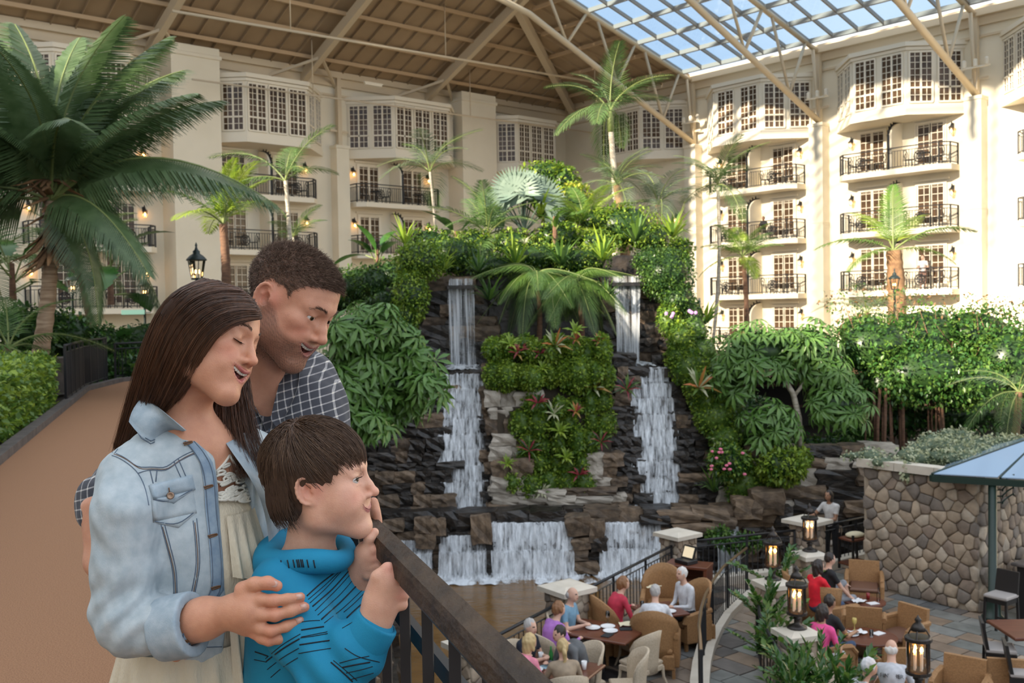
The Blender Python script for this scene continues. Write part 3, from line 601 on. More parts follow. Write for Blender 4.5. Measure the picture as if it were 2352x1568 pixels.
class Body:
    def __init__(s): s.p = []; s.disp = None
    def cone(s, p, q, r1, r2=None, **k): s.p.append(Prim('cone', np.array(p, float), np.array(q, float), r1, r1 if r2 is None else r2, **k)); return s
    def chain(s, pts, rs, **k):
        for i in range(len(pts)-1): s.cone(pts[i], pts[i+1], rs[i], rs[i+1], **k)
        return s
    def ell(s, c, r, R=None, **k): s.p.append(Prim('ell', np.array(c, float), r, R, **k)); return s
    def box(s, c, h, R=None, rd=.01, **k): s.p.append(Prim('box', np.array(c, float), h, R, rd, **k)); return s
    def ev(s, P):
        """distance at points (N,3)"""
        d = np.full(P.shape[:-1], 9.)
        for q in s.p: d = comb(d, q(P), q)
        if s.disp is not None:
            n = np.abs(d) < .05
            if n.any(): d[n] += s.disp(P[n])
        return d
    def grid(s, h):
        u = [q for q in s.p if q.op == 'u']; lo = np.min([q.lo for q in u], axis=0)-.035-2*h; hi = np.max([q.hi for q in u], axis=0)+.035+2*h
        n = np.ceil((hi-lo)/h).astype(int)+1; d = np.full(n, 9., dtype=np.float32); ax = [lo[i]+np.arange(n[i])*h for i in range(3)]
        for q in s.p:
            mg = 2.2*q.k+3*h; a = np.clip(((q.lo-mg-lo)/h).astype(int), 0, n-1); b = np.clip(((q.hi+mg-lo)/h).astype(int)+2, 1, n)
            G = np.stack(np.meshgrid(*[ax[i][a[i]:b[i]] for i in range(3)], indexing='ij'), axis=-1)
            sl = tuple(slice(a[i], b[i]) for i in range(3)); d[sl] = comb(d[sl], q(G), q)
        return d, lo
    def mesh(s, h, disp=None):
        d, lo = s.grid(h); s.disp = disp
        if disp is not None: # added detail: callable on points near the surface
            near = np.abs(d) < .05; idx = np.argwhere(near); d[near] += disp(lo+idx*h)
        v, f = nets(d); v = lo+v*h
        return v, f
    def mats(s, C, default=0):
        """material per point: the nearest prim"""
        best = np.full(len(C), 9.); mi = np.full(len(C), default)
        for q in s.p:
            if q.op != 'u': continue
            d = q(C); w = d < best; best[w] = d[w]; mi[w] = q.m
        return mi
def comb(a, b, q):
    k = max(q.k, 1e-5)
    if q.op == 'u': h = np.clip(.5+.5*(b-a)/k, 0, 1); return b+(a-b)*h-k*h*(1-h)
    h = np.clip(.5+.5*(b+a)/k, 0, 1); return -b+(a+b)*h+k*h*(1-h)   # smooth max(a, -b)
def nets(d):
    n = np.array(d.shape); acc = np.zeros((*(n+1), 3), dtype=np.float32); cnt = np.zeros(n+1, dtype=np.float32); edges = []
    for ax in range(3):
        sl0 = [slice(None)]*3; sl1 = [slice(None)]*3; sl0[ax] = slice(0, -1); sl1[ax] = slice(1, None)
        d0 = d[tuple(sl0)]; d1 = d[tuple(sl1)]; cr = np.argwhere((d0 < 0) != (d1 < 0))
        if not len(cr): continue
        i0 = tuple(cr.T); a = d0[i0]; b = d1[i0]; t = a/(a-b); p = cr.astype(np.float32); p[:, ax] += t; o1, o2 = (ax+1) % 3, (ax+2) % 3
        cells = []
        for e1, e2 in ((1, 1), (0, 1), (0, 0), (1, 0)):   # cell = node index - e ; stored with +1 pad
            c = cr.copy()+1; c[:, o1] -= e1; c[:, o2] -= e2; np.add.at(acc, tuple(c.T), p); np.add.at(cnt, tuple(c.T), 1); cells.append(c)
        edges.append((cells, a < 0))
    ids = np.full(cnt.shape, -1, dtype=np.int64); ok = cnt > 0; ids[ok] = np.arange(ok.sum()); v = acc[ok]/cnt[ok][:, None]; fs = []
    for cells, neg in edges:
        q = np.stack([ids[tuple(c.T)] for c in cells], axis=1); q[~neg] = q[~neg][:, ::-1]; fs.append(q)
    return v, np.concatenate(fs)
def smooth_mesh(v, f, it=1, lam=.5):
    e = np.concatenate([f[:, [i, (i+1) % 4]] for i in range(4)]); n = len(v)
    for _ in range(it):
        s = np.zeros_like(v); c = np.zeros(n); np.add.at(s, e[:, 0], v[e[:, 1]]); np.add.at(s, e[:, 1], v[e[:, 0]]); np.add.at(c, e[:, 0], 1); np.add.at(c, e[:, 1], 1); v = v+lam*(s/np.maximum(c, 1)[:, None]-v)
    return v
# ---------------------------------------------------------------- small distant figures
SKIN_A = mat('skin_fair', (.60, .36, .26), .5); SKIN_D = mat('skin_brown', (.33, .17, .10), .5)
def clothm(name, c, rough=.85): return mat('cloth_'+name, c, rough, tuple(x*.8 for x in c), scale=14)
HAIRS = dict(grey=mat('hair_grey', (.42, .40, .38), .6), white=mat('hair_white', (.62, .60, .57), .6), brown=mat('hair_brown', (.13, .07, .04), .55), dark=mat('hair_dark', (.025, .018, .014), .5), blond=mat('hair_blond', (.50, .36, .17), .55), auburn=mat('hair_auburn', (.22, .10, .04), .55))
def small_person(label, loc, th, shirt, pants, hair, skin=SKIN_A, lean=.0, hl=(-.2, .42, .78), hr=(.2, .42, .78), seat=.46, long=0, stand=False, bald=False, short_sleeve=True, bare_leg=False, sc=1., head=(0, 0), legs=None, ponytail=False, name='person', group=None, shoes=None):
    o = thing(name, label, 'person', tuple(loc), th, group); b = Body(); b2 = None
    SK, SH, PA, SO = 0, 1, 2, 3; q = .035
    zp = .92 if stand else seat+.1; dz = zp-.56; ly = lean
    hip = np.array([0, 0, zp]); ch = np.array([0, .10*ly*2, zp+.36]); sh = np.array([0, .26*ly*2, zp+.50-.1*ly]); hd = sh+np.array([head[0], .05+ly*.18+head[1], .222])
    b.ell(hip, (.165, .125, .12), m=PA, k=q).cone(hip+[0, 0, .05], ch, .135, .15, m=SH, k=.05).ell(ch+[0, .02, .02], (.18, .12, .16), m=SH, k=q)
    b.cone(sh+[-.15, 0, -.02], sh+[.15, 0, -.02], .065, m=SH, k=.05).cone(sh, hd-[0, .01, .06], .06, .055, m=SK, k=.03)
    b.ell(hd, (.08, .097, .118), m=SK, k=.015).ell(hd+[0, .05, -.055], (.05, .045, .05), m=SK, k=.03).ell(hd+[0, .1, -.012], (.013, .02, .02), m=SK, k=.01)
    for s_ in (-1, 1): b.ell(hd+[s_*.078, -.005, -.01], (.012, .02, .03), m=SK, k=.008)
    if stand: L = [((-.09, 0, zp-.03), (-.1, .02, .48), (-.1, -.02, .07)), ((.09, 0, zp-.03), (.1, .02, .48), (.1, -.02, .07))]
    else: L = legs or [((-.1, .02, zp-.02), (-.13, .44, zp), (-.13, .46, .09)), ((.1, .02, zp-.02), (.13, .44, zp), (.13, .46, .09))]
    for a, k, f in L:
        b.cone(a, k, .088, .062, m=PA, k=.04).cone(k, f, .056, .04, m=SK if bare_leg else PA, k=.02); f = np.array(f); b.cone(f+[0, .0, -.05], f+[0, .16, -.055], .04, .035, m=SO, k=.02)
    for s_, t in ((-1, hl), (1, hr)):
        a = sh+np.array([s_*.185, 0, -.03]); t = np.array(t)+np.array([0, 0, dz if stand else 0]); mid = (a+t)/2; d = t-a; Lr = np.linalg.norm(d); bend = math.sqrt(max(.0, .28**2-(Lr/2)**2)) if Lr < .56 else 0
        el = mid+nrm(np.array([s_*.5, -.4, -.8]))*bend; b.cone(a, lerp(a, el, .55), .052, .046, m=SH, k=.03).cone(lerp(a, el, .5), el, .046, .04, m=SK if short_sleeve else SH, k=.01).cone(el, t, .04, .028, m=SK if short_sleeve else SH, k=.01)
        hd_ = nrm(t-el); b.ell(t+hd_*.05, (.035, .035, .03), m=SK, k=.015); side = nrm(np.cross(hd_, [0, 0, 1]))
        for j in range(4): fo = t+hd_*.06+side*(j-1.5)*.02; b.cone(fo, fo+hd_*(.06-.008*abs(j-1.5))+np.array([0, 0, -.02]), .011, .009, m=SK, k=.004)
        b.cone(t+hd_*.03, t+hd_*.065-side*s_*.05, .012, .01, m=SK, k=.006)
    v, f = b.mesh(.0185); mi = b.mats(v[f].mean(axis=1))
    # painted eyes, brows and mouth (skin faces on the front of the head)
    c = v[f].mean(axis=1)-hd
    for s_ in (-1, 1): mi[(np.abs(c[:, 0]-s_*.032) < .013) & (np.abs(c[:, 2]-.012) < .009) & (c[:, 1] > .06)] = 4
    mi[(np.abs(c[:, 0]) < .024) & (np.abs(c[:, 2]+.055) < .007) & (c[:, 1] > .06)] = 5
    me = mesh('body', v*sc, f, [skin, shirt, pants, shoes or clothm('shoe', (.03, .025, .02)), mat('eye_dark', (.05, .03, .02)), mat('lip', (.35, .12, .10), .5)], True, mi); link('body', me, o)
    hb = Body(); hs = HAIRS[hair] if isinstance(hair, str) else hair
    if bald: hb.ell(hd+[0, -.04, -.005], (.084, .075, .07), k=.01).ell(hd+[0, .03, .06], (.075, .1, .075), k=.01, op='s')
    else:
        hb.ell(hd+[0, -.014, .02], (.086, .1, .112), k=.01).ell(hd+[0, .105, -.05], (.085, .08, .1), k=.02, op='s')
        if long: hb.cone(hd+[0, -.06, .0], hd+[0, -.075, -long], .08, .06, k=.03); hb.cone(hd+[-.06, -.01, 0], hd+[-.07, -.01, -long*.8], .035, .03, k=.02); hb.cone(hd+[.06, -.01, 0], hd+[.07, -.01, -long*.8], .035, .03, k=.02)
        if ponytail: hb.cone(hd+[0, -.11, .02], hd+[0, -.15, -.05], .03, .032, k=.01).cone(hd+[0, -.15, -.05], hd+[0, -.14, -.24], .035, .015, k=.02)
    hv, hf = hb.mesh(.016, lambda P: .005*np.sin(P @ np.array([95., 60, 30]))+.004*np.sin(P @ np.array([-70., 110, 50]))); link('hair', mesh('hair', hv*sc, hf, hs, True), o)
    return o
# ================================================================ sunken terrace
def proj(p):
    v = RM.T @ (np.asarray(p, float)-CAM); return CX+F*v[0]/-v[2], CY-F*v[1]/-v[2]
def inside(poly, x, y):
    c = False; n = len(poly)
    for i in range(n):
        (x0, y0), (x1, y1) = poly[i], poly[i-1]
        if (y0 > y) != (y1 > y) and x < (x1-x0)*(y-y0)/(y1-y0)+x0: c = not c
    return c
GROUT = mat('grout', (.12, .11, .10), .9)
SLATE = [mat('slate_%d' % i, c, .55, tuple(x*.72 for x in c), scale=3.5, bump=.3, vary=.18) for i, c in enumerate(((.21, .215, .195), (.18, .185, .185), (.28, .205, .145), (.16, .14, .125), (.24, .24, .22), (.32, .25, .19)))]
FENCE = [(-2.2, 12.2), (.88, 17.1), (3.46, 21.1), (6.55, 22.2), (9.2, 24.3)]
PLZ = [(-2.0, 9.5)]+FENCE+[(16, 25), (16, 9.5)]
plaza = thing('floor_terrace', 'sunken terrace paved with mixed grey and rust slate tiles', 'floor', (4, 17, ZP), kind='structure')
m = MB(); m.prism(PLZ, ZP-.7, ZP-.02); m.build('grout_bed', GROUT, plaza, world=True)
AD, BD_ = np.array([.6, -.8]), np.array([.8, .6]); O = np.array([4., 17.]); cnt = 0
tiles = []
for r in range(-24, 30):
    t = -14+rnd.uniform(0, .5)
    while t < 14:
        L = rnd.choice((.36, .5, .5, .72, .72)); c = O+AD*(t+L/2)+BD_*(r*.44+.22); pxx, pyy = proj((*c, ZP))
        if inside(PLZ, *c) and 900 < pxx < 2400 and 1180 < pyy < 1620: tiles.append((c, L, pyy))
        t += L
tiles.sort(key=lambda q: -q[2]); rest = MB()
for i, (c, L, _) in enumerate(tiles):
    g = .012; q = [c+AD*(sx*(L/2-g))+BD_*(sy*(.22-g)) for sx, sy in ((-1, -1), (1, -1), (1, 1), (-1, 1))]; h = rnd.uniform(-.004, .004)
    mm = MB() if i < 300 else rest; mm.prism([tuple(p) for p in q], ZP-.03, ZP+h)
    if i < 300: mm.build('tile', rnd.choice(SLATE), plaza, world=True)
if rest.v: tag(rest.build('far_tiles', SLATE[1], plaza, world=True), kind='stuff')
# ---- stone cells: individual stones on a wall face
STONE = [mat('fieldstone_%d' % i, c, .8, tuple(x*.7 for x in c), scale=5, bump=.6, bscale=14, vary=.12) for i, c in enumerate(((.36, .275, .195), (.44, .345, .25), (.28, .215, .165), (.48, .40, .31), (.22, .185, .155)))]
MORTAR = mat('mortar', (.34, .275, .205), .95, (.40, .33, .25), scale=9, bump=.4)
def cells(w, h, size, seed):
    q = random.Random(seed); nx, ny = max(1, round(w/size)), max(1, round(h/size*1.25)); pts = []
    for j in range(-1, ny+1):
        for i in range(-1, nx+1): pts.append(((i+.5+(.25 if j % 2 else -.25)+q.uniform(-.34, .34))*w/nx, (j+.5+q.uniform(-.34, .34))*h/ny))
    out = []
    for i, p in enumerate(pts):
        if not (0 < p[0] < w and 0 < p[1] < h): continue
        poly = [(0, 0), (w, 0), (w, h), (0, h)]
        for j, r in enumerate(pts):
            if j == i or abs(r[0]-p[0])+abs(r[1]-p[1]) > 4*size: continue
            mx_, my_ = (p[0]+r[0])/2, (p[1]+r[1])/2; nx_, ny_ = r[0]-p[0], r[1]-p[1]; new = []
            for a, b in zip(poly, poly[1:]+poly[:1]):
                da = (a[0]-mx_)*nx_+(a[1]-my_)*ny_; db = (b[0]-mx_)*nx_+(b[1]-my_)*ny_
                if da <= 0: new.append(a)
                if da*db < 0: t = da/(da-db); new.append((lerp(a[0], b[0], t), lerp(a[1], b[1], t)))
            poly = new
            if len(poly) < 3: break
        if len(poly) >= 3: out.append((p, poly))
    return out
def stone_face(parent, o, ex, ez, w, h, size, seed=1, proud=.035):
    """stones over the rectangle o + ex*w + ez*h (world); each its own object"""
    o = np.asarray(o, float); ex = np.asarray(ex, float); ez = np.asarray(ez, float); nn = np.cross(ex, ez)
    for p, poly in cells(w, h, size, seed):
        cx = sum(a[0] for a in poly)/len(poly); cy = sum(a[1] for a in poly)/len(poly); pr = proud*rnd.uniform(.5, 1.5); n = len(poly); v = []
        for sc, dp in ((.95, -.03), (.92, pr*.6), (.72, pr)):
            for a in poly:
                x = cx+(a[0]-cx)*sc; y = cy+(a[1]-cy)*sc; v.append(o+ex*x+ez*y+nn*dp)
        f = [(r*n+i, r*n+(i+1) % n, (r+1)*n+(i+1) % n, (r+1)*n+i) for r in range(2) for i in range(n)]+[tuple(range(2*n, 3*n))]
        MB().add(v, f).build('stone', rnd.choice(STONE), parent, True, True)
# planter wall on the right
ZT = -1.74; A0, A1 = np.array([7.42, 21.08]), np.array([8.93, 19.07]); B1 = A1+np.array([.8, .6])*4.5
pw_ = thing('stone_planter', 'tall fieldstone planter wall with pale coping beside the terrace', 'planter wall', (*A1, ZP))
dA = nrm(A1-A0); dB = np.array([.8, .6])
m = MB(); m.prism([tuple(A0+.03*dB), tuple(A1+.03*dB-.03*dA), tuple(B1), tuple(B1-dA*2.5), tuple(A0+dB*4.4)], ZP-.3, ZT-.05); m.build('wall_core', MORTAR, pw_, world=True)
LA = float(np.linalg.norm(A1-A0))
stone_face(pw_, (*A0, ZP), (*dA, 0), (0, 0, 1), LA, ZT-ZP-.1, .27, 3)
stone_face(pw_, (*A1, ZP), (*dB, 0), (0, 0, 1), 2.6, ZT-ZP-.1, .27, 4)
for a, b in ((A0-dA*.05, A1+dA*.06), (A1-dB*.06, B1)):
    k = 3 if a is not None else 2
    for i in range(k): p, q = lerp(a, b, i/k), lerp(a, b, (i+1)/k-.004); MB().bar((*(p+np.array([.02, .05])), ZT), (*(q+np.array([.02, .05])), ZT), .34, .17).build('coping', LIME, pw_, world=True)
m = MB(); m.prism([tuple(A0+.2*dB), tuple(A1+.2*dB-.2*dA), tuple(B1-dA*.2), tuple(B1-dA*2.3), tuple(A0+dB*4.2)], ZT-.1, ZT+.02); m.build('soil', SOIL, pw_, world=True)
# ---- pillars with stone faces and caps
def pillar(x, y, h, w, label, cap=.74, rz=.64):
    o = thing('stone_pillar', label, 'pillar', (x, y, ZP)); m = MB(); hw = w/2-.02; c, s_ = math.cos(rz), math.sin(rz)
    e1, e2 = np.array([c, s_]), np.array([-s_, c]); P = lambda a, b: tuple(np.array([x, y])+e1*a+e2*b)
    m.prism([P(-hw, -hw), P(hw, -hw), P(hw, hw), P(-hw, hw)], ZP-.1, ZP+h-.07); m.build('core', MORTAR, o, world=True)
    for k, (oo, ex) in enumerate(((P(-w/2, -w/2), e1), (P(w/2, -w/2), e2), (P(-w/2, w/2), -e2))):
        stone_face(o, (*oo, ZP), (*ex, 0), (0, 0, 1), w, h-.08, .2, int(x*7+k), .02)
    m = MB(); cw = cap/2; q = [P(-cw, -cw), P(cw, -cw), P(cw, cw), P(-cw, cw)]; m.prism(q, ZP+h-.08, ZP+h); i = cw*.86
    v = [(*p, ZP+h) for p in q]+[(*P(-i*.6, -i*.6), ZP+h+.05), (*P(i*.6, -i*.6), ZP+h+.05), (*P(i*.6, i*.6), ZP+h+.05), (*P(-i*.6, i*.6), ZP+h+.05)]
    m.add(v, [(0, 1, 5, 4), (1, 2, 6, 5), (2, 3, 7, 6), (3, 0, 4, 7), (4, 5, 6, 7)]); m.build('cap', LIME, o, world=True); return o
pillar(.88, 17.1, 1.22, .55, 'square stone pillar behind the man in light blue'); pillar(3.46, 21.1, 1.22, .55, 'square stone pillar beside the host stand'); pillar(6.55, 22.2, 1.22, .55, 'square stone pillar beside the standing waitress', cap=.8)
pillar(-.62, 14.6, 1.1, .6, 'stone pillar seen through the near railing bars')
PLANT_P = [(5.8, 19.5), (4.55, 17.5), (4.2, 14.8), (5.0, 12.3)]
for (x, y), lb in zip(PLANT_P, ('farthest lantern pillar of the planter, by the couple', 'second lantern pillar of the planter', 'lantern pillar by the woman in bright pink', 'lantern pillar at the bottom of the frame')): pillar(x, y, 1.12, .46, lb, .56, .3)
# ---- terrace railings
def railing(label, pts, z0=ZP, h=1.0, name='terrace_railing', step=.14, group='terrace railings', zs=None, top=IRON):
    pts = [np.array([*p, z0]) if len(p) == 2 else np.array(p, float) for p in pts]; o = thing(name, label, 'railing', tuple(pts[0]), 0, group)
    up = np.array([0, 0, 1.]); m = MB(); m.tube([p+up*h for p in pts], .028, 6); m.build('top_rail', top, o, True, True)
    m = MB(); m.tube([p+up*.12 for p in pts], .018, 4); m.build('bottom_rail', IRON, o, False, True); m = MB(); m.tube([p+up*(h-.13) for p in pts], .015, 4); m.build('middle_rail', IRON, o, False, True)
    acc = 0; bal = MB()
    for a, b in zip(pts, pts[1:]):
        L = np.linalg.norm((b-a)[:2]); k = max(1, round(L/step))
        for i in range(k):
            p = lerp(a, b, i/k); acc += 1
            if acc % 10 == 1: MB().bar(p, p+up*h, .045).build('post', IRON, o, False, True)
            else: MB().bar(p+up*.12, p+up*(h-.13), .016).build('baluster', IRON, o, False, True)
    MB().bar(pts[-1], pts[-1]+up*(h+.02), .045).build('post', IRON, o, False, True); return o
def cut(a, b, d0=.34, d1=.34): a = np.array(a); b = np.array(b); u = nrm(b-a); return [tuple(a+u*d0), tuple(b-u*d1)]
railing('black terrace railing left of the man in light blue', cut((-.75, 14.5), FENCE[1])); railing('black terrace railing between the two middle pillars', cut(FENCE[1], FENCE[2])); railing('black terrace railing in front of the small weir fall', cut(FENCE[2], FENCE[3])); railing('black terrace railing behind the waitress', cut(FENCE[3], (8.6, 23.6)))
CURV = [tuple(onz(px, py, ZP)[:2]) for px, py in ((1716, 1368), (1690, 1392), (1662, 1420), (1640, 1455), (1622, 1495), (1612, 1535), (1607, 1580), (1612, 1650))]
BRASS = mat('brown_handrail', (.20, .13, .07), .35, metal=.5)
railing('curved stair railing with brown handrail on a pale curb', CURV, top=BRASS)
cb = thing('pale_curb', 'pale curved stone curb under the stair railing', 'curb', (*CURV[0], ZP)); m = MB(); [m.bar((*a, ZP+.06), (*b, ZP+.06), .3, .14) for a, b in zip(CURV, CURV[1:])]; m.build('curb', LIME, cb, world=True)
CB2 = [FENCE[2], FENCE[3], (8.6, 23.6)]; c2 = thing('pale_curb', 'pale stone curb under the far terrace railings', 'curb', (*CB2[0], ZP)); [MB().bar((*a, ZP+.08), (*b, ZP+.08), .3, .2).build('curb', LIME, c2, world=True) for a, b in zip(CB2, CB2[1:])]
CURV2 = [tuple(onz(px, py, ZP)[:2]) for px, py in ((1740, 1500), (1748, 1545), (1770, 1600), (1800, 1660))]
railing('short black rail beside the planter at the bottom of the frame', CURV2, h=.95, step=.4)
# ---- planter bed between the lantern pillars
bed = thing('stone_planter', 'low curved planter holding glossy green shrubs and lanterns', 'planter', (*PLANT_P[1], ZP)); PP = [np.array(p) for p in [(6.2, 20.3)]+PLANT_P+[(6.4, 10.8)]]
m = MB()
for a, b in zip(PP, PP[1:]): m.bar((*a, ZP+.35), (*b, ZP+.35), .5, .7)
m.build('planter_wall', MORTAR, bed, world=True)
for k, (a, b) in enumerate(zip(PP[1:], PP[2:])):
    if k < 3: u = nrm(a-b); nn = np.array([-u[1], u[0]]); L_ = float(np.linalg.norm(b-a)); o_ = a+nn*.26 if False else (b-np.array([u[1], -u[0]])*.26); stone_face(bed, (*b+np.array([-.26*abs(u[1]), .0]), ZP), (*u, 0)[:3] if False else (u[0], u[1], 0), (0, 0, 1), L_, .66, .24, 30+k, .02)
# ---- lanterns with candles
CANDLE = mat('candle_wax', (.78, .74, .68), .5); FLAME = mat('candle_flame', (1, .6, .2), .4, emit=22, ecol=(1, .42, .08)); BRONZE = mat('dark_bronze', (.035, .028, .024), .4, metal=.3)
def pillar_lantern(x, y, z, label):
    o = thing('candle_lantern', label, 'lantern', (x, y, z), 0, 'lanterns on the planter pillars')
    MB().lathe([(.15, 0), (.15, .02), (.09, .05), (.045, .07), (.045, .13), (.07, .15), (.04, .17), (.05, .2)], 12).build('base', BRONZE, o, True)
    MB().lathe([(.13, .2), (.155, .21), (.155, .25), (.13, .26)], 14).build('lower_ring', BRONZE, o); MB().lathe([(.14, .62), (.165, .63), (.165, .67), (.14, .68)], 14).build('upper_ring', BRONZE, o)
    g = MB(); n = 14; g.add([(.14*math.cos(2*math.pi*j/n), .14*math.sin(2*math.pi*j/n), z_) for z_ in (.25, .63) for j in range(n)], [(j, (j+1) % n, n+(j+1) % n, n+j) for j in range(n)]); g.build('glass_cylinder', LGLASS, o, True)
    for j in range(4): a = j*math.pi/2+.4; MB().tube([(.15*math.cos(a), .15*math.sin(a), .24), (.15*math.cos(a), .15*math.sin(a), .66)], .008, 4).build('upright', BRONZE, o)
    for j in range(3): a = j*2.1; MB().tube([(.15*math.cos(a), .15*math.sin(a), .67), (.1*math.cos(a), .1*math.sin(a), .76), (.03, 0, .8)], .01, 4).build('scroll', BRONZE, o)
    MB().lathe([(.1, .76), (.07, .82), (.03, .86), (.045, .89), (.02, .92), (.004, .95)], 10).build('cap', BRONZE, o, True)
    for j in range(4):
        a = j*1.57+.3; c = (.055*math.cos(a), .055*math.sin(a)); q = MB().lathe([(.017, .26), (.017, .46+.02*(j % 2))], 8, (*c, 0)).build('candle', CANDLE, o); MB().lathe([(.004, 0), (.018, .02), (.012, .05), (.002, .07)], 8, (*c, .47+.02*(j % 2))).build('flame', FLAME, q)
for (x, y), lb in zip(PLANT_P, ('candle lantern nearest to the waitress', 'candle lantern half hidden by glossy shrubs', 'candle lantern in front of the woman in pink', 'candle lantern at the bottom edge of the frame')): pillar_lantern(x, y, ZP+1.17, lb)
# ---- furniture
WICK = mat('cream_wicker', (.56, .46, .34), .7, (.47, .38, .27), scale=40, bump=.5, bscale=90); WICKT = mat('tan_wicker', (.36, .19, .075), .65, (.27, .14, .055), scale=40, bump=.5, bscale=90); SEATB = mat('brown_seat_cushion', (.15, .07, .04), .6); WOODT = mat('red_brown_table', (.11, .035, .018), .3, (.16, .055, .03), scale=2, stretch=(1, 6, 1)); BLK = mat('black_lacquer', (.012, .011, .011), .4); CUSHG = mat('grey_cushion', (.34, .31, .29), .8)
def shell(r, z0, z1, a0, a1, th=.04, flare=.0, n=10, top=None, sy=1., nz=3):
    """curved back: arc wall open to +y"""
    m = MB(); v = []; f = []
    for side in (0, 1):
        for k in range(nz+1):
            t = k/nz
            for i in range(n+1):
                a = a0+(a1-a0)*i/n; rr = r+flare*t*t-(th if side else 0); zt = z1 if top is None else top(i/n); v.append((rr*math.cos(a), rr*math.sin(a)*sy, lerp(z0, zt, t)))
    N = n+1; S_ = N*(nz+1)
    for k in range(nz):
        for i in range(n): a = k*N+i; f.append((a, a+1, a+N+1, a+N)); b = a+S_; f.append((b+N, b+N+1, b+1, b))
    for i in range(n): f.append((nz*N+i, nz*N+i+1, S_+nz*N+i+1, S_+nz*N+i)); f.append((S_+i, S_+i+1, i+1, i))
    for k in range(nz): f.append((k*N, (k+1)*N, S_+(k+1)*N, S_+k*N)); f.append((k*N+n, S_+k*N+n, S_+(k+1)*N+n, (k+1)*N+n))
    return m.add(v, f)
def chair_meshes():
    d = {}
    PI_ = math.pi
    d['dining'] = [('seat', MB().bbox(-.24, .24, -.24, .25, .4, .47, .02).me('seat', WICK)), ('apron', MB().bbox(-.25, .25, -.25, .25, .3, .4, .02).me('apron', WICK)), ('backrest', shell(.27, .3, .98, -PI_*.96, -PI_*.04, .035, .06, 12, lambda t: .72+.26*math.sin(PI_*t)**.5, nz=5).me('backrest', WICK, True))]
    for i, (x, y) in enumerate(((-.23, -.24), (.23, -.24), (-.23, .23), (.23, .23))): d['dining'].append(('leg', MB().tube([(x, y, .36), (x*1.05, y*1.05, .2), (x*1.3, y*1.3, 0)], [.03, .026, .018], 6).me('leg', WICK)))
    d['wing'] = [('seat', MB().bbox(-.3, .3, -.3, .34, .38, .47, .03).me('seat', WICKT)), ('body', MB().bbox(-.33, .33, -.34, .34, .14, .38, .02).me('body', WICKT)), ('backrest', shell(.37, .35, 1.1, -PI_*.93, -PI_*.07, .05, .05, 12, lambda t: .78+.34*math.sin(PI_*t)**.7, nz=5).me('backrest', WICKT, True))]
    for s_ in (-1, 1):
        m = MB(); m.bbox(s_*.36-.045, s_*.36+.045, -.2, .34, .14, .62, .02); m.tube([(s_*.36, -.22, .66), (s_*.36, .1, .63), (s_*.36, .34, .6), (s_*.36, .37, .5)], .05, 7); d['wing'].append(('armrest', m.me('armrest', WICKT, False)))
        for y in (-.3, .3): d['wing'].append(('leg', MB().bar((s_*.32, y, 0), (s_*.32, y, .16), .05).me('leg', WICKT)))
    d['tub'] = [('seat', MB().bbox(-.27, .27, -.26, .33, .40, .48, .03).me('seat', SEATB)), ('frame', MB().bbox(-.29, .29, -.28, .3, .26, .4, .02).me('frame', WICKT)), ('backrest', MB().add([(x, y+k, z) for k in (0, .07) for x, y, z in ((-.29, -.29, .3), (.29, -.29, .3), (.29, -.36, .88), (-.29, -.36, .88))], [(0, 3, 2, 1), (4, 5, 6, 7), (0, 1, 5, 4), (1, 2, 6, 5), (2, 3, 7, 6), (3, 0, 4, 7)]).me('backrest', WICKT))]
    for s_ in (-1, 1):
        m = MB(); m.tube([(s_*.32, -.3, .66), (s_*.33, .0, .66), (s_*.33, .2, .63), (s_*.33, .31, .52), (s_*.32, .32, .3)], .045, 7); m.box(s_*.32-.025, s_*.32+.025, -.28, .28, .28, .63); d['tub'].append(('armrest', m.me('armrest', WICKT)))
        for y in (-.28, .3): d['tub'].append(('leg', MB().bar((s_*.3, y, 0), (s_*.3, y, .28), .05).me('leg', WICKT)))
    d['stool'] = [('seat', MB().bbox(-.21, .21, -.2, .22, .7, .77, .02).me('seat', CUSHG)), ('backrest', MB().add([(x, y+k, z) for k in (0, .045) for x, y, z in ((-.21, -.2, .74), (.21, -.2, .74), (.2, -.27, 1.15), (-.2, -.27, 1.15))], [(0, 3, 2, 1), (4, 5, 6, 7), (0, 1, 5, 4), (1, 2, 6, 5), (2, 3, 7, 6), (3, 0, 4, 7)]).me('backrest', BLK)), ('apron', MB().box(-.2, .2, -.19, .2, .62, .7).me('apron', BLK))]
    for x in (-.19, .19):
        for y in (-.19, .2): d['stool'].append(('leg', MB().bar((x*1.1, y*1.1, 0), (x, y, .7), .04).me('leg', BLK)))
    for y in (-.2, .21): d['stool'].append(('footrest', MB().bar((-.2, y, .25), (.2, y, .25), .03).me('footrest', BLK)))
    return d
CH = chair_meshes()
def chair(kind, x, y, th, label, z=ZP):
    nm, ct = dict(dining=('dining_chair', 'chair'), wing=('wicker_armchair', 'armchair'), tub=('tub_armchair', 'armchair'), stool=('bar_stool', 'stool'))[kind]
    o = thing(nm, label, ct, (x, y, z), th, kind+' seats of the terrace')
    for n_, me in CH[kind]: link(n_, me, o)
    return o
def face(x, y, tx, ty): return math.atan2(-(tx-x), ty-y)      # rotation that turns local +y to the target
TA, TB, TC, TD, TE = (.55, 14.5), (1.4, 16.15), (2.5, 17.35), (6.45, 18.3), (5.75, 16.2)
